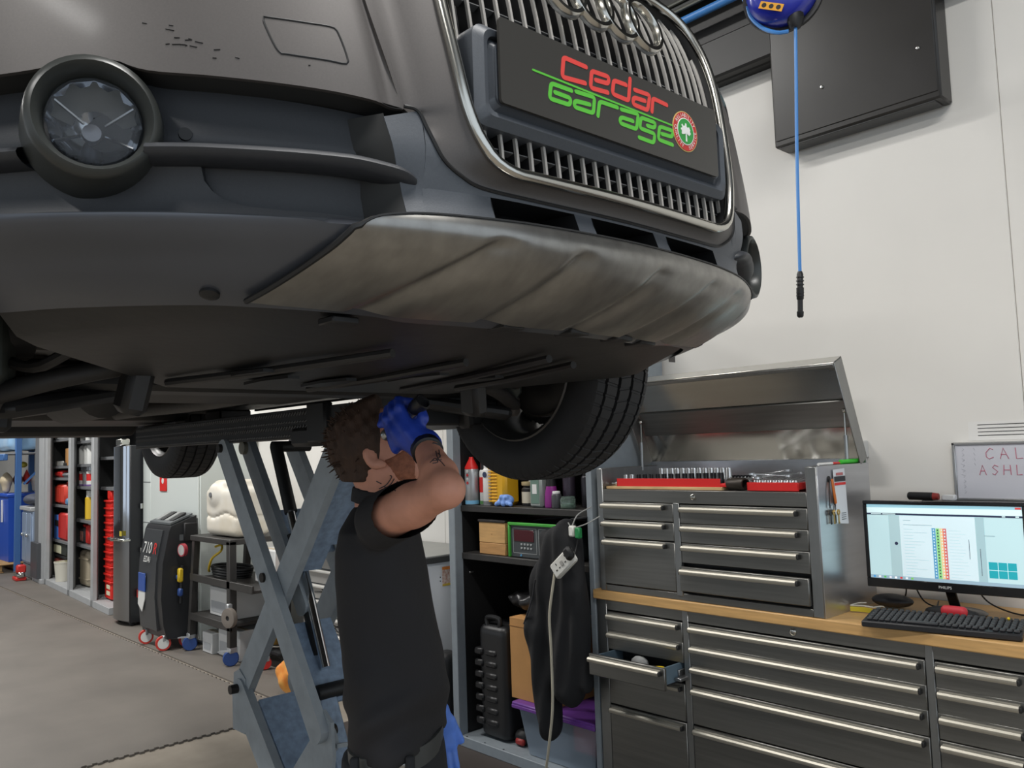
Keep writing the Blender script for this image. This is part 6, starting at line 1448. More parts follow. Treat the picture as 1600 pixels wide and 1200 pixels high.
# ---------------- counter with drawers behind the mechanic
CT = M('counter_grey', (134, 134, 130), .5, var=.05); CTE = M('counter_edge', (48, 48, 48), .5)
t = thing('counter', 'white counter unit with a grey top and black edge behind the mechanic', 'counter', (-4.7, 3.3, 0))
fb(-5.62, -4.10, 2.985, 3.61, .965, 1.0, .003).build('top', CT, t); fb(-5.622, -4.097, 2.982, 3.0, .955, .985, .003).build('top_edge', CTE, t); fb(-4.115, -4.096, 2.99, 3.61, .955, .992, .003).build('top_edge', CTE, t)
fb(-4.14, -4.12, 3.02, 3.61, .02, .955, .004).build('end_panel', M('panel_white', (218, 220, 224), .4), t)
fb(-5.60, -4.14, 3.50, 3.61, .0, .955, .0).build('back', CBK, t)
q0 = onX(-4.12, 697, 900)
st_ = fb(-4.12, -4.1185, q0.y - .03, q0.y + .03, q0.z - .055, q0.z + .055, 0).build('sticker', M('sticker_rust', (180, 120, 100), .5, col2=(225, 215, 205), scale=60), t); fb(-4.1185, -4.1175, q0.y - .03, q0.y + .03, q0.z + .04, q0.z + .058, 0).build('orange_band', M('board_orange2', (225, 130, 40), .5), st_); fb(-4.1185, -4.1175, q0.y - .03, q0.y + .03, q0.z - .058, q0.z - .045, 0).build('yellow_band', M('label_mustard', (205, 175, 60), .5), st_)
for k in range(4): q1 = onX(-4.12, 688 + (k % 2) * 5, 902 + (k // 2) * 6); MB().lathe([(.004, 0), (.004, .001), (.001, .001)], (-4.12, q1.y, q1.z), (1, 0, 0), 8).build('screw', CBK, t)
SVD = M('drawer_silver', (176, 174, 170), .35, .5)
dc = thing('drawer_chest', 'silver drawer chest covered in black stickers under the counter', 'chest', (-4.9, 3.3, 0))
fb(-5.58, -4.16, 3.07, 3.48, .08, .95, .005).build('carcass', GREYD, dc)
for k in range(8):
    z0 = .09 + k * .107; d = fb(-5.57, -4.17, 3.05, 3.07, z0, z0 + .098, .003).build('drawer', SVD, dc); fb(-5.56, -4.18, 3.03, 3.055, z0 + .078, z0 + .096, .004).build('handle', M('handle_pale', (228, 226, 220), .35, .4), d)
    if k in (1, 2, 3, 4, 5):
        for x in (-5.34, -5.12, -4.94):
            random.seed(int(k * 31 + x * 100)); pts = [(random.uniform(-.07, .07), random.uniform(-.03, .03)) for _ in range(5)]
            if k == 1: MB().lathe([(.034, 0), (.034, .001), (.022, .001), (.022, 0)], (x, 3.05, z0 + .04), (0, -1, 0), 18, closed=True).build('sticker', CBK, d); continue
            mb = MB(); mb.tube([(x + a, 3.0495, z0 + .04 + b_) for a, b_ in pts], .005, 4); mb.build('sticker', CBK, d)
for x in (-5.4, -4.3): fb(x - .1, x + .1, 3.1, 3.4, 0, .08).build('foot', CBK, dc)
bt = onZ(1.0, 694, 844); t = thing('blue_toolbox', 'small blue tool with red end on the counter by the cabinet', 'tool', (bt.x, bt.y, 1.0))
fb(bt.x - .09, bt.x + .08, bt.y - .04, bt.y + .04, 1.0, 1.05, .012).build('body', M('tool_blue', (40, 70, 170), .35), t); fb(bt.x - .05, bt.x + .07, bt.y - .035, bt.y + .035, 1.05, 1.09, .014).build('upper', M('tool_blue', (0, 0, 0)), t); fb(bt.x + .06, bt.x + .1, bt.y - .03, bt.y + .03, 1.03, 1.08, .01).build('red_end', REDP, t)
solo(sdf_mesh(lambda v: s_box(v, (-3.93, 3.06, .24), (.07, .07, .235), .05), (-4.02, 2.97, 0), (-3.84, 3.16, .5), .012), 'black_bin', CBK, 'narrow black bin between white counter and grey cabinet', 'bin')

# ================================================================ the mechanic and his torch
PF = Vector((math.cos(YAW), math.sin(YAW), 0)); PLt = Vector((-math.sin(YAW), math.cos(YAW), 0))
PO = dep(1.9, 618, 1150); PO.z = 0
def lw(p): q = p - PO; return np.array((q.dot(PF), q.dot(PLt), p.z))
def lp(px, py, d): return lw(dep(d, px, py))
PM = Matrix.Translation(PO) @ Matrix.Rotation(YAW, 4, 'Z')
SKIN = M('skin', (206, 146, 122), .5, var=.07, scale=30, bump=.05, bscale=150, spec=.4)
sh_r, el_r, wr_r = lp(598, 812, 1.725), lp(697, 765, 1.53), lp(664, 697, 1.715)
sh_l, el_l, wr_l = lp(600, 812, 2.08), lp(640, 985, 2.13), lp(684, 1112, 2.10)
hd = lp(592, 713, 1.895); th = R(33)
HF = np.array((math.cos(th), 0, math.sin(th))); HU = np.array((-math.sin(th), 0, math.cos(th))); HL = np.array((0, 1.0, 0))
HM = np.stack([HF, HL, HU], 1)
def hp(f, l, u): return hd + HF * f + HL * l + HU * u
nk = lp(596, 785, 1.9)
def stack(p, Z, CF, HD, HW, CL=None, e=2.3):
    z = p[..., 2]; cf = np.interp(z, Z, CF); a = np.interp(z, Z, HD); b = np.interp(z, Z, HW); cl = 0 if CL is None else np.interp(z, Z, CL)
    q = (np.abs((p[..., 0] - cf) / a) ** e + np.abs((p[..., 1] - cl) / b) ** e) ** (1 / e)
    d = (q - 1) * np.minimum(a, b); return np.maximum(d, np.maximum(z - Z[-1], Z[0] - z))
prof = [(552, 690, 1185), (549, 692, 1150), (548, 693, 1100), (547, 692, 1050), (542, 687, 1010), (531, 677, 960), (526, 666, 905), (526, 656, 860), (532, 648, 825), (548, 636, 795), (565, 624, 778)]
HWI = [.172, .170, .168, .166, .165, .17, .18, .187, .18, .13, .075]
TZ, TC, TD = [], [], []
for x0, x1, y in prof:
    a, b = lp(x0, y, 1.9), lp(x1, y, 1.9); TZ.append((a[2] + b[2]) / 2); TC.append((a[0] + b[0]) / 2); TD.append((b[0] - a[0]) / 2)
def skull(p, g=0.0): return s_ell(p, hp(-.002, 0, .036), (.089 + g, .073 + g, .081 + g), HM)
def face_(p, g=0.0):
    d = smin(skull(p, g), s_ell(p, hp(.038, 0, -.018), (.056 + g, .058 + g, .082 + g), HM), .03)
    d = smin(d, s_cap(p, hp(.022, -.036, -.055), hp(.076, -.010, -.083), .024 + g, .019 + g), .02)
    d = smin(d, s_cap(p, hp(.022, .036, -.055), hp(.076, .010, -.083), .024 + g, .019 + g), .02)
    return d
def bodyf(p):
    d = face_(p)
    d = smin(d, s_cap(p, hp(.083, 0, .022), hp(.112, 0, -.020), .009, .0135), .012)
    for s in (-1, 1): d = smin(d, np.linalg.norm(p - hp(.102, .010 * s, -.024), axis=-1) - .008, .008)
    d = smin(d, s_cap(p, hp(.084, -.034, .036), hp(.084, .034, .036), .012, .012), .015)
    d = smin(d, s_cap(p, hp(.088, -.018, -.047), hp(.088, .018, -.047), .0085, .0085), .008)
    d = smin(d, s_cap(p, hp(.086, -.015, -.058), hp(.086, .015, -.058), .008, .008), .006)
    for s in (-1, 1):
        d = smax(d, -(np.linalg.norm(p - hp(.099, .031 * s, .018), axis=-1) - .014), .010)
        e = s_ell(p, hp(-.006, .078 * s, -.002), (.016, .009, .028), HM); e = smax(e, -s_ell(p, hp(.001, .086 * s, .003), (.009, .010, .016), HM), .004)
        e = smin(e, s_ell(p, hp(.006, .076 * s, -.024), (.010, .007, .011), HM), .006)
        d = smin(d, e, .006)
    n1 = hp(-.022, 0, -.045)
    d = smin(d, s_cap(p, n1, nk, .056, .060), .03)
    t = stack(p, TZ[::-1] if TZ[0] > TZ[-1] else TZ, (TC if TZ[0] < TZ[-1] else TC[::-1]), [v - .024 for v in (TD if TZ[0] < TZ[-1] else TD[::-1])], [v - .026 for v in (HWI if TZ[0] < TZ[-1] else HWI[::-1])])
    d = smin(d, t, .03)
    for S, E, W in ((sh_r, el_r, wr_r), (sh_l, el_l, wr_l)):
        d = smin(d, s_cap(p, S, S + (E - S) * .55, .047, .040), .035); d = smin(d, s_cap(p, S + (E - S) * .5, E, .040, .033), .02)
        m = E + (W - E) * .30; d = smin(d, s_cap(p, E, m, .033, .035), .014); d = smin(d, s_cap(p, m, W, .035, .025), .012)
    e2 = el_r + (el_r - (sh_r + wr_r) / 2) / np.linalg.norm(el_r - (sh_r + wr_r) / 2) * .016
    d = smin(d, np.linalg.norm(p - e2, axis=-1) - .019, .016)
    return d
lo = np.minimum.reduce([sh_r, el_r, wr_r, sh_l, el_l, wr_l, hp(-.12, 0, .1)]) - .07; hi = np.maximum.reduce([sh_r, el_r, wr_r, sh_l, el_l, hp(.13, 0, .1), hp(-.02, 0, .15)]) + .07
lo[2] = min(wr_l[2] - .02, .98)
body = sdf_mesh(bodyf, lo, hi, .0066)
man = body.build('person', SKIN, None, 'man in black polo shirt looking up under the car with a torch', 'person', smooth=180)
man.location = PO; man.rotation_euler = (0, 0, YAW); WM[man] = PM
def pc(mb, name, mat, label=None, smooth=60): return mb.build(name, mat, man, label, smooth=smooth, local=True)
# eyes
for s in (-1, 1):
    ey = pc(MB().ball(hp(.082, .031 * s, .018), .0125, 14), 'eye', M('eye_white', (222, 214, 206), .25)); e = HF * .95 + HU * .25
    MB().ball(hp(.0905, .031 * s, .0195), .0058, 10).build('iris', M('iris', (70, 84, 80), .2), ey, local=True)
    pc(MB().tube(smoothline([hp(.096, .014 * s, .036), hp(.0975, .032 * s, .042), hp(.088, .048 * s, .036)], 10), .004, 6), 'eyebrow', M('brow_hair', (96, 64, 44), .8))
# hair and beard
def hairf(p):
    q = (p - hd) @ HM; g = .006 + .009 * np.clip((q[..., 2] - .05) / .06, 0, 1)
    nz = np.sin(p[..., 0] * 190 + 40 * p[..., 1]) * np.sin(p[..., 1] * 230 - p[..., 2] * 90) * np.sin(p[..., 2] * 170 + p[..., 0] * 60)
    d = skull(p, .0) - g - .0045 * nz
    d = smin(d, s_ell(p, hp(.045, 0, .108), (.052, .052, .016), HM), .02)
    d = smin(d, s_cap(p, hp(-.070, -.03, -.02), hp(-.070, .03, -.02), .030, .030), .03)
    cut = np.maximum(q[..., 0] - .062 - .25 * (q[..., 2] - .06), -(q[..., 2] + .055 + .7 * np.minimum(q[..., 0] + .02, .06) - .95 * np.clip(q[..., 0] + .022, 0, .2) * 2.2 + 0))
    return smax(d, cut, .006)
HAIR = M('hair_brown', (62, 43, 31), .75, var=.3, scale=60, stretch=(1, 1, .3), bump=.5, bscale=220)
b0 = np.minimum(hp(-.14, -.12, -.12), hp(.14, .12, .17)) - .06; b1 = np.maximum(hp(-.14, .12, -.12), hp(.14, .12, .17)) + .06
pc(sdf_mesh(hairf, b0, b1, .005), 'hair', HAIR, smooth=180)
mb = MB(); random.seed(21)
for k in range(260):                            # short loose strands on the crown and nape
    f = random.uniform(-.10, .06); l = random.uniform(-.07, .07); base_ = np.array((f, l, 0)); v = np.array((f, l, random.uniform(-.03, .13))); 
    v = v / max(np.sqrt((v[0] / .097) ** 2 + (v[1] / .083) ** 2 + ((v[2] - .0) / .098) ** 2), 1e-3)
    if v[0] > .05 and v[2] < .08 or v[2] < -.045: continue
    if abs(v[1]) > .06 and v[2] < .03 and v[0] > -.03: continue
    pnt = hd + HM @ (v + np.array((-.002, 0, .034))); out = HM @ (v / np.linalg.norm(v)); dr = out + HM @ np.array((random.uniform(-.5, .1), random.uniform(-.3, .3), random.uniform(-.3, .5)))
    L = random.uniform(.005, .011); mb.tube([pnt - out * .008, pnt + dr * L * .5, pnt + dr * L], [.0022, .0016, .0004], 4)
tag(pc(mb, 'hair_strands', HAIR), kind='stuff')
def beardf(p):
    q = (p - hd) @ HM; nz = np.sin(p[..., 0] * 300) * np.sin(p[..., 1] * 310) * np.sin(p[..., 2] * 290)
    d = face_(p, .0025) - .0012 * nz
    keep = np.maximum.reduce([q[..., 2] + .022 - .35 * np.clip(.035 - q[..., 0], 0, .08), -(q[..., 0] - .008), -q[..., 2] - .125])
    d = smax(d, keep, .008); m = s_cap(p, hp(.10, -.022, -.050), hp(.10, .022, -.050), .011, .011); return smax(d, -m, .004)
pc(sdf_mesh(beardf, b0, b1, .005), 'beard', M('beard_ginger', (150, 92, 66), .7, var=.25, scale=90, bump=.4, bscale=260), smooth=180)
# polo shirt with short sleeves, collar, belt and trousers
SHIRT = M('shirt_black', (30, 29, 32), .8, var=.06, scale=10, bump=.12, bscale=220)
rev = TZ[0] > TZ[-1]
Z_, C_, D_, W_ = [list(v[::-1]) if rev else list(v) for v in (TZ, TC, TD, HWI)]
def shirtf(p):
    Zs = [Z_[0] + .045] + Z_[1:] if False else Z_
    d = stack(p, Z_, C_, D_, W_)
    for S, E, q in ((sh_r, el_r, .60), (sh_l, el_l, .62)):
        ax = (E - S) / np.linalg.norm(E - S)
        d = smin(d, smax(s_cap(p, S, S + (E - S) * q * 1.3, .058, .052), (p - (S + (E - S) * q)) @ ax, .004), .035)
    hem = lp(618, 1150, 1.9)[2]; slope = -.0 + (p[..., 0] - lp(618, 1136, 1.9)[0]) * .12
    d = np.maximum(d, hem + slope - p[..., 2])
    neck = s_cap(p, nk + np.array((0.005, 0, .02)), nk + np.array((.01, 0, .2)), .062, .075); d = smax(d, -neck, .006)
    f = .009 * np.sin(26 * p[..., 0] + 13 * p[..., 2] + 2.2 * np.sin(9 * p[..., 1])) * np.clip((1.35 - p[..., 2]) / .2, 0, 1)
    f = f + .006 * np.sin(60 * p[..., 2] - 35 * p[..., 0] + 20 * p[..., 1]) * np.exp(-((p[..., 2] - 1.06) / .07) ** 2)
    return d + f
lo2 = np.array((-.20, -.30, .95)); hi2 = np.array((.22, .30, 1.66))
pc(sdf_mesh(shirtf, lo2, hi2, .0072), 'shirt', SHIRT, smooth=180)
def collarf(p):
    q = p - (nk + np.array((.010, 0, -.004))); tl = q[..., 2] + q[..., 0] * .22
    r = np.sqrt((q[..., 0] / 1.08) ** 2 + q[..., 1] ** 2); return np.maximum(np.abs(r - (.066 + tl * -.12)) - .006, np.abs(tl - .010) - .017)
pc(sdf_mesh(collarf, nk - .11, nk + .11, .0045), 'collar', SHIRT, smooth=180)
ws = lp(618, 1150, 1.9); BELT = M('belt_grey', (70, 72, 72), .4, .1)
def ringz(z0, z1, g, n=40):
    out = []
    for z in (z0, z1):
        c = np.interp(z, Z_, C_); a = np.interp(z, Z_, D_) + g; b = np.interp(z, Z_, W_) + g; row_ = []
        for j in range(n):
            t = 2 * PI * j / n; f_ = c + a * math.copysign(abs(math.cos(t)) ** .87, math.cos(t)); row_.append((f_, b * math.copysign(abs(math.sin(t)) ** .87, math.sin(t)), z + .12 * f_))
        out.append(row_)
    return out
bz = ws[2]
r0 = ringz(bz - .030, bz + .012, .0015); r1 = ringz(bz - .030, bz + .012, -.008); mb = MB(); mb.grid(r0, closed=True); mb.grid(r1[::-1], closed=True); mb.grid([r0[1], r1[1]], closed=True); mb.grid([r1[0], r0[0]], closed=True)
pc(mb, 'belt', BELT)
TRS = M('trousers_black', (27, 29, 33), .85, bump=.15, bscale=150, var=.1, scale=12)
hz0 = bz - .02
kr = [np.array((.00, -.10, hz0 - .10)), np.array((.03, -.115, .50)), np.array((-.01, -.12, .10))]
kl = [np.array((.00, .10, hz0 - .10)), np.array((.06, .12, .50)), np.array((.06, .13, .10))]
def trf(p):
    d = np.maximum(s_ell(p, (.0, 0, hz0 - .05), (.118, .175, .14)), p[..., 2] - hz0 - .005 - .12 * p[..., 0])
    for h_, k_, a_ in (kr, kl):
        l = smin(s_cap(p, h_, k_, .092, .064), s_cap(p, k_, a_, .064, .052), .03); d = smin(d, l, .05)
    return np.maximum(d, .06 - p[..., 2]) + .004 * np.sin(40 * p[..., 2] + 20 * p[..., 0])
pc(sdf_mesh(trf, (-.17, -.24, .04), (.19, .24, hz0 + .05), .0105), 'trousers', TRS, smooth=180)
for k, x in enumerate((-.06, .055)):
    pc(MB().box(x - .009, x + .009, -.182, -.165, bz - .035, bz + .016, .003), 'belt_loop', TRS)
mb = MB(); mb.lathe([(.001, .0), (.008, 0), (.009, .003), (.007, .005), (.001, .005)], lp(630, 1196, 1.735), (0, -1, 0), 12); pc(mb, 'rivet', M('rivet', (150, 150, 150), .3, .9))
SHOE = M('boot_black', (26, 25, 25), .45)
for a_ in (kr[2], kl[2]):
    A = np.array((a_[0], a_[1], 0))
    def bootf(p, A=A):
        d = smin(s_ell(p, A + np.array((.07, 0, .045)), (.145, .052, .05)), s_cap(p, A + np.array((-.01, 0, .06)), A + np.array((-.01, 0, .14)), .05, .05), .04); return np.maximum(d, .003 - p[..., 2])
    b_ = pc(sdf_mesh(bootf, A + np.array((-.13, -.09, -.01)), A + np.array((.25, .09, .22)), .011), 'boot', SHOE, smooth=180)
# gloves
GLV = M('nitrile_blue', (38, 66, 168), .42, var=.1, scale=40, bump=.1, bscale=80); GLV2 = M('nitrile_light_blue', (86, 132, 226), .4, var=.1, scale=40)
tl0, tl1 = lp(601, 682, 1.79), lp(661, 627, 1.72)
e2 = (tl1 - tl0) / np.linalg.norm(tl1 - tl0)
tc_ = tl0 + (tl1 - tl0) * .46
e1 = (tc_ - wr_r); e1 = e1 - e2 * (e1 @ e2) * .55; e1 = e1 / np.linalg.norm(e1)
cv_ = np.array((0, -1.0, 0)); nn = cv_ - e1 * (cv_ @ e1) - e2 * (cv_ @ e2); nn /= np.linalg.norm(nn)
LZ = float(np.linalg.norm(tc_ - wr_r))
def gp_(a, b, n): return tc_ + e1 * a + e2 * b + nn * n
def glove(p):
    pw = wr_r + e1 * .004
    d = smin(s_cap(p, wr_r - (tc_ - wr_r) * .10, pw, .030, .029), s_box(p, gp_(-.022, -.002, .020), (.037, .038, .013), .013, np.stack([e1, e2, nn], 1)), .025)
    d = smin(d, s_cap(p, pw, gp_(-.03, .0, .016), .028, .024), .02)
    for b, r, ln in ((.031, .0100, .95), (.0105, .0106, 1.05), (-.0105, .0102, 1.0), (-.031, .0090, .85)):
        M_, P_, D2, T_ = gp_(.012, b, .024), gp_(.012 + .024 * ln, b * .97, .008), gp_(.026 * ln + .004, b * .95, -.020), gp_(.002, b * .95, -.027)
        f = smin(s_cap(p, M_, P_, r * 1.08, r), s_cap(p, P_, D2, r, r * .95), .004); f = smin(f, s_cap(p, D2, T_, r * .95, r * .85), .004)
        d = smin(d, f, .006)
    t = smin(s_cap(p, gp_(-.045, .026, .008), gp_(-.024, .046, -.006), .014, .012), s_cap(p, gp_(-.024, .046, -.006), gp_(.006, .060, -.010), .011, .009), .005)
    d = smin(d, t, .010)
    return d + .0012 * np.sin(p[..., 0] * 210 + p[..., 2] * 160)
c0_ = np.minimum(wr_r, tc_) - .1; c1_ = np.maximum(wr_r, tc_) + .1
pc(sdf_mesh(glove, c0_, c1_, .0036), 'glove', GLV, label='dark blue nitrile glove', smooth=180)
ga = (wr_r - el_r) / np.linalg.norm(wr_r - el_r)
pc(MB().lathe([(.029, -.012), (.0325, -.010), (.0325, .010), (.029, .012)], wr_r - ga * .022, ga, 24), 'watch_strap', M('watch_black', (22, 22, 24), .45))
wc = wr_r - ga * .022 + np.array((.45, -.85, -.1)) * .033
pc(MB().lathe([(.001, -.004), (.017, -.004), (.019, .0), (.018, .008), (.001, .009)], wc, (.45, -.85, -.1), 20), 'watch_case', M('watch_black', (0, 0, 0)))
def gloveL(p):
    x = wr_l; dn = np.array((.10, -.05, -1)); dn /= np.linalg.norm(dn); sd = np.array((.94, .3, .09))
    d = s_cap(p, x, x + dn * .02, .030, .028); d = smin(d, s_box(p, x + dn * .055 + sd * .0, (.036, .015, .042), .013, np.stack([sd, np.cross(sd, dn), dn], 1)), .02)
    for b, ln in ((.028, .9), (.010, 1.0), (-.009, .96), (-.027, .8)):
        a0 = x + dn * .09 + sd * b; a1 = a0 + dn * .045 * ln - np.cross(sd, dn) * .008; a2 = a1 + dn * .030 * ln - np.cross(sd, dn) * .018
        d = smin(d, smin(s_cap(p, a0, a1, .010, .0095), s_cap(p, a1, a2, .0095, .008), .004), .006)
    a0 = x + dn * .03 + sd * .03; d = smin(d, s_cap(p, a0, a0 + dn * .05 + sd * .02, .013, .010), .010); return d
pc(sdf_mesh(gloveL, wr_l - np.array((.09, .09, .22)), wr_l + np.array((.09, .09, .05)), .0045), 'glove', GLV2, label='lighter blue nitrile glove', smooth=180)
# tattoo strokes lie on the skin
from mathutils.bvhtree import BVHTree
bv = BVHTree.FromPolygons([PM @ Vector(v) for v in body.v], body.f)
INK = M('tattoo_ink', (66, 54, 56), .6)
def ink(strokes, r):
    mb = MB()
    for st in strokes:
        pts = []
        for q in smoothline([(a, b, 0) for a, b in st], 14):
            d = ray(q.x, q.y).normalized(); h = bv.ray_cast(EYE, d)
            if h[0] is not None: pts.append(PM.inverted() @ (h[0] - d * .0006))
        if len(pts) > 2: mb.tube(pts, r, 5)
    return mb
tag(pc(ink([[(672, 723), (680, 716), (684, 722), (676, 724)], [(681, 705), (684, 716), (690, 722), (695, 728)], [(684, 708), (688, 712), (684, 717)], [(686, 703), (688, 715)], [(676, 720), (690, 718)]], .0011), 'tattoo', INK), kind='stuff')
tag(pc(ink([[(592, 764), (604, 757), (612, 745), (609, 743)], [(596, 768), (610, 757), (616, 748)], [(600, 769), (614, 762), (621, 752)], [(606, 769), (612, 764), (618, 767)], [(598, 760), (610, 764)], [(612, 768), (618, 758), (624, 756)], [(626, 746), (632, 750), (630, 744)], [(634, 748), (640, 744)], [(588, 752), (596, 756)]], .0012), 'tattoo', INK), kind='stuff')
# torch held in the gloved hand
def wv(l): return PM @ Vector(l)
tq = thing('torch', 'silver and black pocket torch held in the blue-gloved hand', 'torch', wv(tc_))
ex = wv(e2 + tc_) - wv(tc_)
def ta(s): return wv(tc_) + ex * s
TSV = M('torch_silver', (176, 178, 180), .28, .9); TBK = M('torch_black', (26, 26, 28), .4)
L0, L1 = float((tl0 - tc_) @ e2), float((tl1 - tc_) @ e2)
MB().lathe([(.001, L0), (.011, L0), (.0125, L0 + .003), (.0125, L0 + .012), (.0115, L0 + .014), (.0115, L1 - .034), (.001, L1 - .034)], wv(tc_), ex, 20).build('tube', TSV, tq)
MB().lathe([(.0118, L0 + .014), (.0125, L0 + .016), (.0125, L0 + .028), (.0118, L0 + .030)], wv(tc_), ex, 20).build('grip_ring', TBK, tq)
MB().lathe([(.0115, L1 - .036), (.0165, L1 - .028), (.0175, L1 - .012), (.0175, L1), (.015, L1 + .001), (.014, L1 - .004), (.001, L1 - .006)], wv(tc_), ex, 24).build('head', TBK, tq)

# ================================================================ things on the wall above the bench
PANEL = M('black_gloss_panel', (44, 42, 40), .38, var=.06)
BLUEH = M('blue_hose', (70, 135, 205), .4)
t = thing('wall_panel_box', 'large black flat box hung high on the white wall', 'panel', (-1.55, 3.62, 2.97))
MB().box(-1.925, -1.19, 3.5, 3.62, 2.972, 3.9, .008).build('body', PANEL, t)
MB().box(-1.915, -1.2, 3.496, 3.502, 3.0, 3.89, .003).build('front_panel', PANEL, t)
MB().box(-1.90, -1.22, 3.51, 3.6, 2.966, 2.974, .002).build('bottom_edge', M('dark_strip', (60, 60, 60), .4), t)
for q in ((1284, 136), (1434, 75)):
    p = onY(3.495, *q); MB().lathe([(0.001, 0), (.008, 0), (.006, .004), (.001, .005)], p, (0, -1, 0), 10).build('screw', M('bright_screw', (215, 215, 210), .3, 1), t)
# hose reel with its hanging hose
ry = 2.92
RC = onY(ry, 1222, -12)
t = thing('hose_reel', 'blue round hose reel hung above the black wall box', 'reel', RC)
RBLUE = M('reel_blue', (28, 42, 160), .3, coat=.4); RBLK = M('reel_black', (24, 24, 26), .5)
ax = Vector((.35, -.93, .0)).normalized()
MB().lathe([(.001, -.075), (.10, -.075), (.125, -.06), (.132, -.02), (.132, .03), (.12, .06), (.10, .078), (.05, .085), (.001, .085)], RC, ax, 40).build('casing', RBLUE, t)
MB().lathe([(.134, -.03), (.152, -.03), (.152, -.012), (.134, -.012)], RC, ax, 40, closed=True).build('rim', RBLK, t)
MB().lathe([(.001, -.076), (.06, -.076), (.06, -.16), (.001, -.16)], RC, ax, 24).build('hub', RBLK, t)
MB().box(RC.x - .03, RC.x + .03, RC.y - .02, RC.y + .04, RC.z + .10, 5.0, .006).build('bracket', RBLK, t)
ex = onY(ry, 1243, 40)
MB().lathe([(.03, .055), (.033, .03), (.024, .0), (.018, -.01)], ex, (0, 0, 1), 16).build('outlet', RBLK, t)
lb = RC + ax * .0805 + Vector((-.03, -.011, -.086))
sx, sy, _ = frame(ax)
MB().prism([(-.045, -.014), (.045, -.014), (.045, .014), (-.045, .014)], lb, Vector((.93, .35, -.42)).normalized(), Vector((.39, .15, .9)).normalized(), ax * .002).build('sticker', M('orange_label', (235, 165, 30), .5), t, label='orange warning sticker')
for k in range(3):
    MB().lathe([(.001, 0), (.009, 0), (.009, .001), (.001, .001)], lb + Vector((.93, .35, -.42)).normalized() * (.028 * (k - 1)) + ax * .002, ax, 12).build('symbol', M('dark_print', (40, 40, 70), .5), t)
hose = [ex, onY(ry, 1244, 120), onY(ry, 1245, 225), onY(ry, 1247, 320), onY(ry, 1250, 428)]
MB().tube(smoothline(hose, 24), .0065, 8).build('hose', BLUEH, t)
c0, c1 = onY(ry, 1250, 424), onY(ry, 1250.5, 496); dz = (c1 - c0)
cp = MB().tube([c0 + dz * a for a in (0, .05, .06, .35, .36, .6, .62, .86, .88, .97, 1)], [.008, .011, .012, .011, .014, .013, .010, .010, .013, .012, .008], 14)
cp.build('connector', RBLK, t)
for a in (.12, .2, .28, .45, .52):
    MB().tube([c0 + dz * a, c0 + dz * (a + .02)], .0145, 14).build('grip_ring', M('ring_dark', (50, 50, 52), .35, .6), t)
MB().tube([c1 - dz * .02, c1 + dz * .01], .006, 10).build('nozzle', M('nickel', (190, 190, 186), .25, 1), t)
loop = [RC + Vector((-.175, -.02, .10)), onY(ry - .03, 1166, 8), onY(ry - .03, 1174, 28), onY(ry - .03, 1192, 44), onY(ry - .03, 1214, 51), onY(ry - .01, 1232, 49)]
MB().tube(smoothline(loop, 24), .008, 8).build('feed_hose', BLUEH, t)
by = 3.45
def along(px, py, y, x0, x1, r, name, mat, parent):
    p = onY(y, px, py); return MB().cyl((x0, p.y, p.z), (x1, p.y, p.z), r, n=10).build(name, mat, parent)
t = thing('air_pipe', 'blue plastic air pipe running along the black beam', 'pipe', onY(by, 1080, 27))
p = onY(by, 1080, 27)
MB().cyl((-9, by, p.z), (-1.2, by, p.z), .02, n=12).build('pipe', BLUEH, t)
for k in range(6):
    MB().box(-8.4 + k * 1.3 - .012, -8.4 + k * 1.3 + .012, by - .02, 3.56, p.z - .026, p.z + .026, .003).build('clip', RBLK, t)
t = thing('conduit', 'pair of dark metal conduits with pale lines above the blue pipe', 'conduit', onY(by, 1045, 18))
for dyy, r, nm in ((0, .010, 'rail'), (.07, .010, 'rail')):
    p2 = onY(by, 1045, 24 - dyy * 190)
    MB().cyl((-9, by, p2.z), (-1.2, by, p2.z), r, n=8).build(nm, M('pale_conduit', (120, 120, 112), .35, .6), t)
p3 = onY(by + .01, 1045, 17)
MB().box(-9, -1.2, by + .01, 3.56, p3.z - .03, p3.z + .03, .005).build('tray', M('conduit_dark', (34, 36, 34), .5), t)
# whiteboard
WBX, WBY = -1.285, 3.6
a, b = onY(WBY, 1485, 699), onY(WBY, 1498, 781)
t = thing('whiteboard', 'small whiteboard with red handwriting above the monitor', 'whiteboard', (-.9, WBY, 1.365))
ALU = M('brushed_aluminium', (190, 190, 190), .35, .9)
MB().box(-1.275, -.35, 3.598, 3.62, 1.37, 1.585, .002).build('board', M('whiteboard_gloss', (205, 205, 212), .25), t)
MB().box(-1.285, -1.272, 3.592, 3.62, 1.362, 1.592, .003).build('frame', ALU, t)
MB().box(-1.285, -.34, 3.592, 3.62, 1.580, 1.592, .003).build('frame', ALU, t)
MB().box(-1.285, -.34, 3.592, 3.62, 1.362, 1.372, .003).build('frame', ALU, t)
MB().box(-1.40, -.34, 3.55, 3.62, 1.352, 1.362, .003).build('pen_tray', M('tray_dark', (120, 120, 120), .4, .5), t)
for x in (-1.39, -1.08):
    MB().box(x - .02, x + .02, 3.54, 3.62, 1.338, 1.352, .003).build('tray_bracket', RBLK, t)
RPEN = M('red_marker_ink', (190, 110, 130), .7)
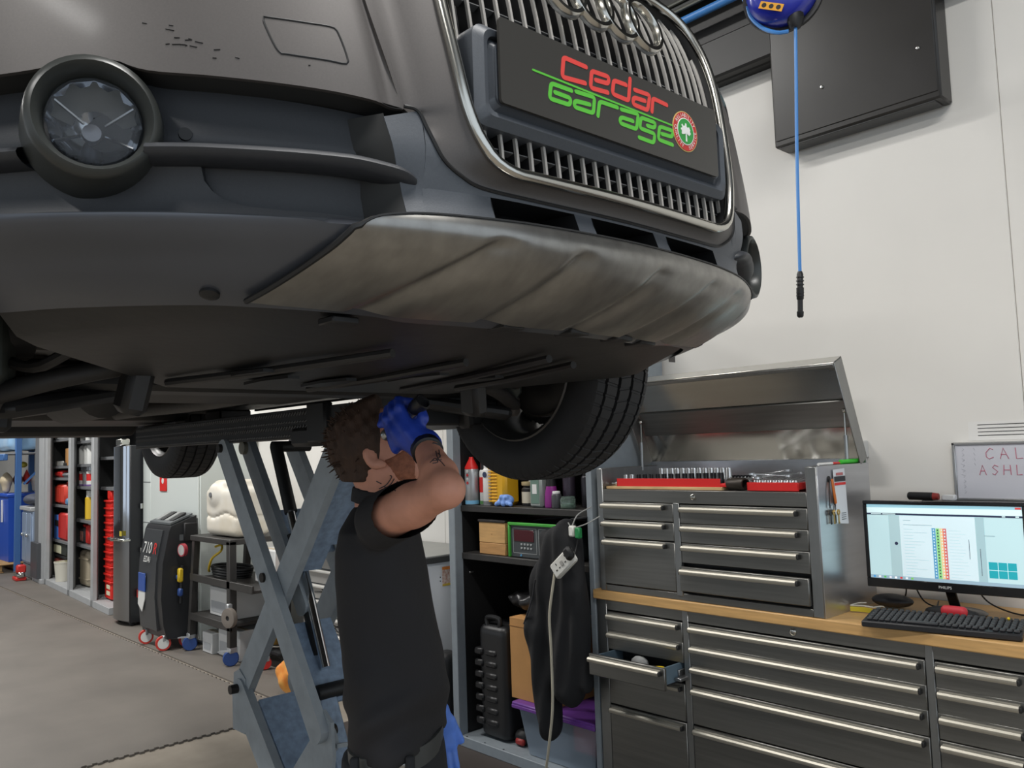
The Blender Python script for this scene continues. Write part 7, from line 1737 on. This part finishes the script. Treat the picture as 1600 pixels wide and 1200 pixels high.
GLY = {'C': [[(.9, .85), (.5, 1), (.1, .6), (.15, .2), (.5, 0), (.9, .15)]], 'A': [[(0, 0), (.45, 1), (.9, 0)], [(.2, .4), (.7, .4)]],
       'L': [[(.1, 1), (.12, 0), (.8, .03)]], 'S': [[(.85, .85), (.45, 1), (.15, .75), (.8, .35), (.5, 0), (.1, .12)]],
       'H': [[(.1, 1), (.1, 0)], [(.85, 1), (.85, 0)], [(.1, .5), (.85, .5)]], 'E': [[(.85, 1), (.1, 1), (.1, 0), (.85, 0)], [(.1, .5), (.7, .5)]],
       'Y': [[(0, 1), (.45, .5)], [(.95, 1), (.3, 0)]]}
def hand(mb, text, o, w, h, sp, r, jit=.08):
    for i, ch in enumerate(text):
        for st in GLY.get(ch, []):
            pts = [o + Vector(((i * sp + x * w + random.uniform(-jit, jit) * w), 0, z * h)) for x, z in st]
            mb.tube(pts, r, 5)
for word, ox_, oz_, w_, h_, sp_ in (('CALL', -1.165, 1.525, .035, .042, .052), ('ASHLEY', -1.19, 1.463, .03, .038, .043)):
    for i, ch_ in enumerate(word):
        mb = MB(); hand(mb, ch_, Vector((ox_ + i * sp_, 3.5975, oz_)), w_, h_, sp_, .0016); mb.build('letter', RPEN, t)
mb = MB()
for k in range(9):
    z0 = 1.57 - k * .021
    mb.tube([(-1.255 + random.uniform(0, .01), 3.5975, z0), (-1.24, 3.5975, z0 - .006), (-1.248, 3.5975, z0 - .012)], .0006, 4)
for k in range(4): mb.tube([(-1.205, 3.5975, 1.57 - k * .02), (-1.2, 3.5975, 1.56 - k * .02)], .0006, 4)
tag(mb.build('faint_notes', M('faint_ink', (170, 170, 178), .7), t), kind='stuff')
pk = onY(3.56, 1470, 777); pe = onY(3.56, 1483, 776)
t = thing('marker_pen', 'black marker pen with red end lying on whiteboard tray', 'pen', (-1.40, 3.56, 1.362))
MB().tube([(-1.455, 3.562, 1.379), (-1.45, 3.562, 1.379), (-1.36, 3.562, 1.378), (-1.355, 3.562, 1.378)], [.012, .0165, .0165, .012], 14).build('barrel', RBLK, t)
MB().tube([(-1.356, 3.562, 1.378), (-1.335, 3.562, 1.378)], [.0155, .013], 14).build('cap', M('red_cap', (150, 50, 45), .45), t)
t = thing('eraser', 'small white eraser beside the marker on whiteboard tray', 'eraser', (-1.31, 3.575, 1.362))
MB().box(-1.325, -1.275, 3.56, 3.592, 1.362, 1.385, .004).build('block', M('eraser_white', (225, 225, 225), .7), t)
t = thing('notice_paper', 'printed paper sheet taped on wall above the whiteboard', 'paper', (-1.0, 3.62, 1.6))
MB().box(-1.225, -.80, 3.6185, 3.6195, 1.598, 1.672, .0).build('sheet', M('paper_white', (228, 226, 222), .8), t)
mb = MB()
for k in range(4): mb.box(-1.19, -.84, 3.6175, 3.6186, 1.658 - k * .014, 1.6605 - k * .014)
tag(mb.build('print_line', M('grey_print', (150, 148, 145), .8), t), kind='stuff')

# ================================================================ settle resting things a hair above what carries them
for o in list(COL.objects):
    if o.parent is None and o.get('category') in ('spray can', 'jug', 'jar', 'tin', 'bottle', 'pot', 'charger', 'case', 'box', 'glove', 'packet', 'jerrycan', 'crate', 'can', 'folder', 'power tool', 'bag', 'bucket', 'tray', 'socket', 'spanner', 'wood strip', 'rail', 'adapter', 'tape measure', 'screwdriver', 'rag', 'tank', 'tool', 'jack', 'mouse', 'keyboard', 'pouch', 'sheet', 'bin', 'glasses'):
        if o.name.startswith(('extension_socket', 'socket_outlet')): continue
        o.location.z += .0015
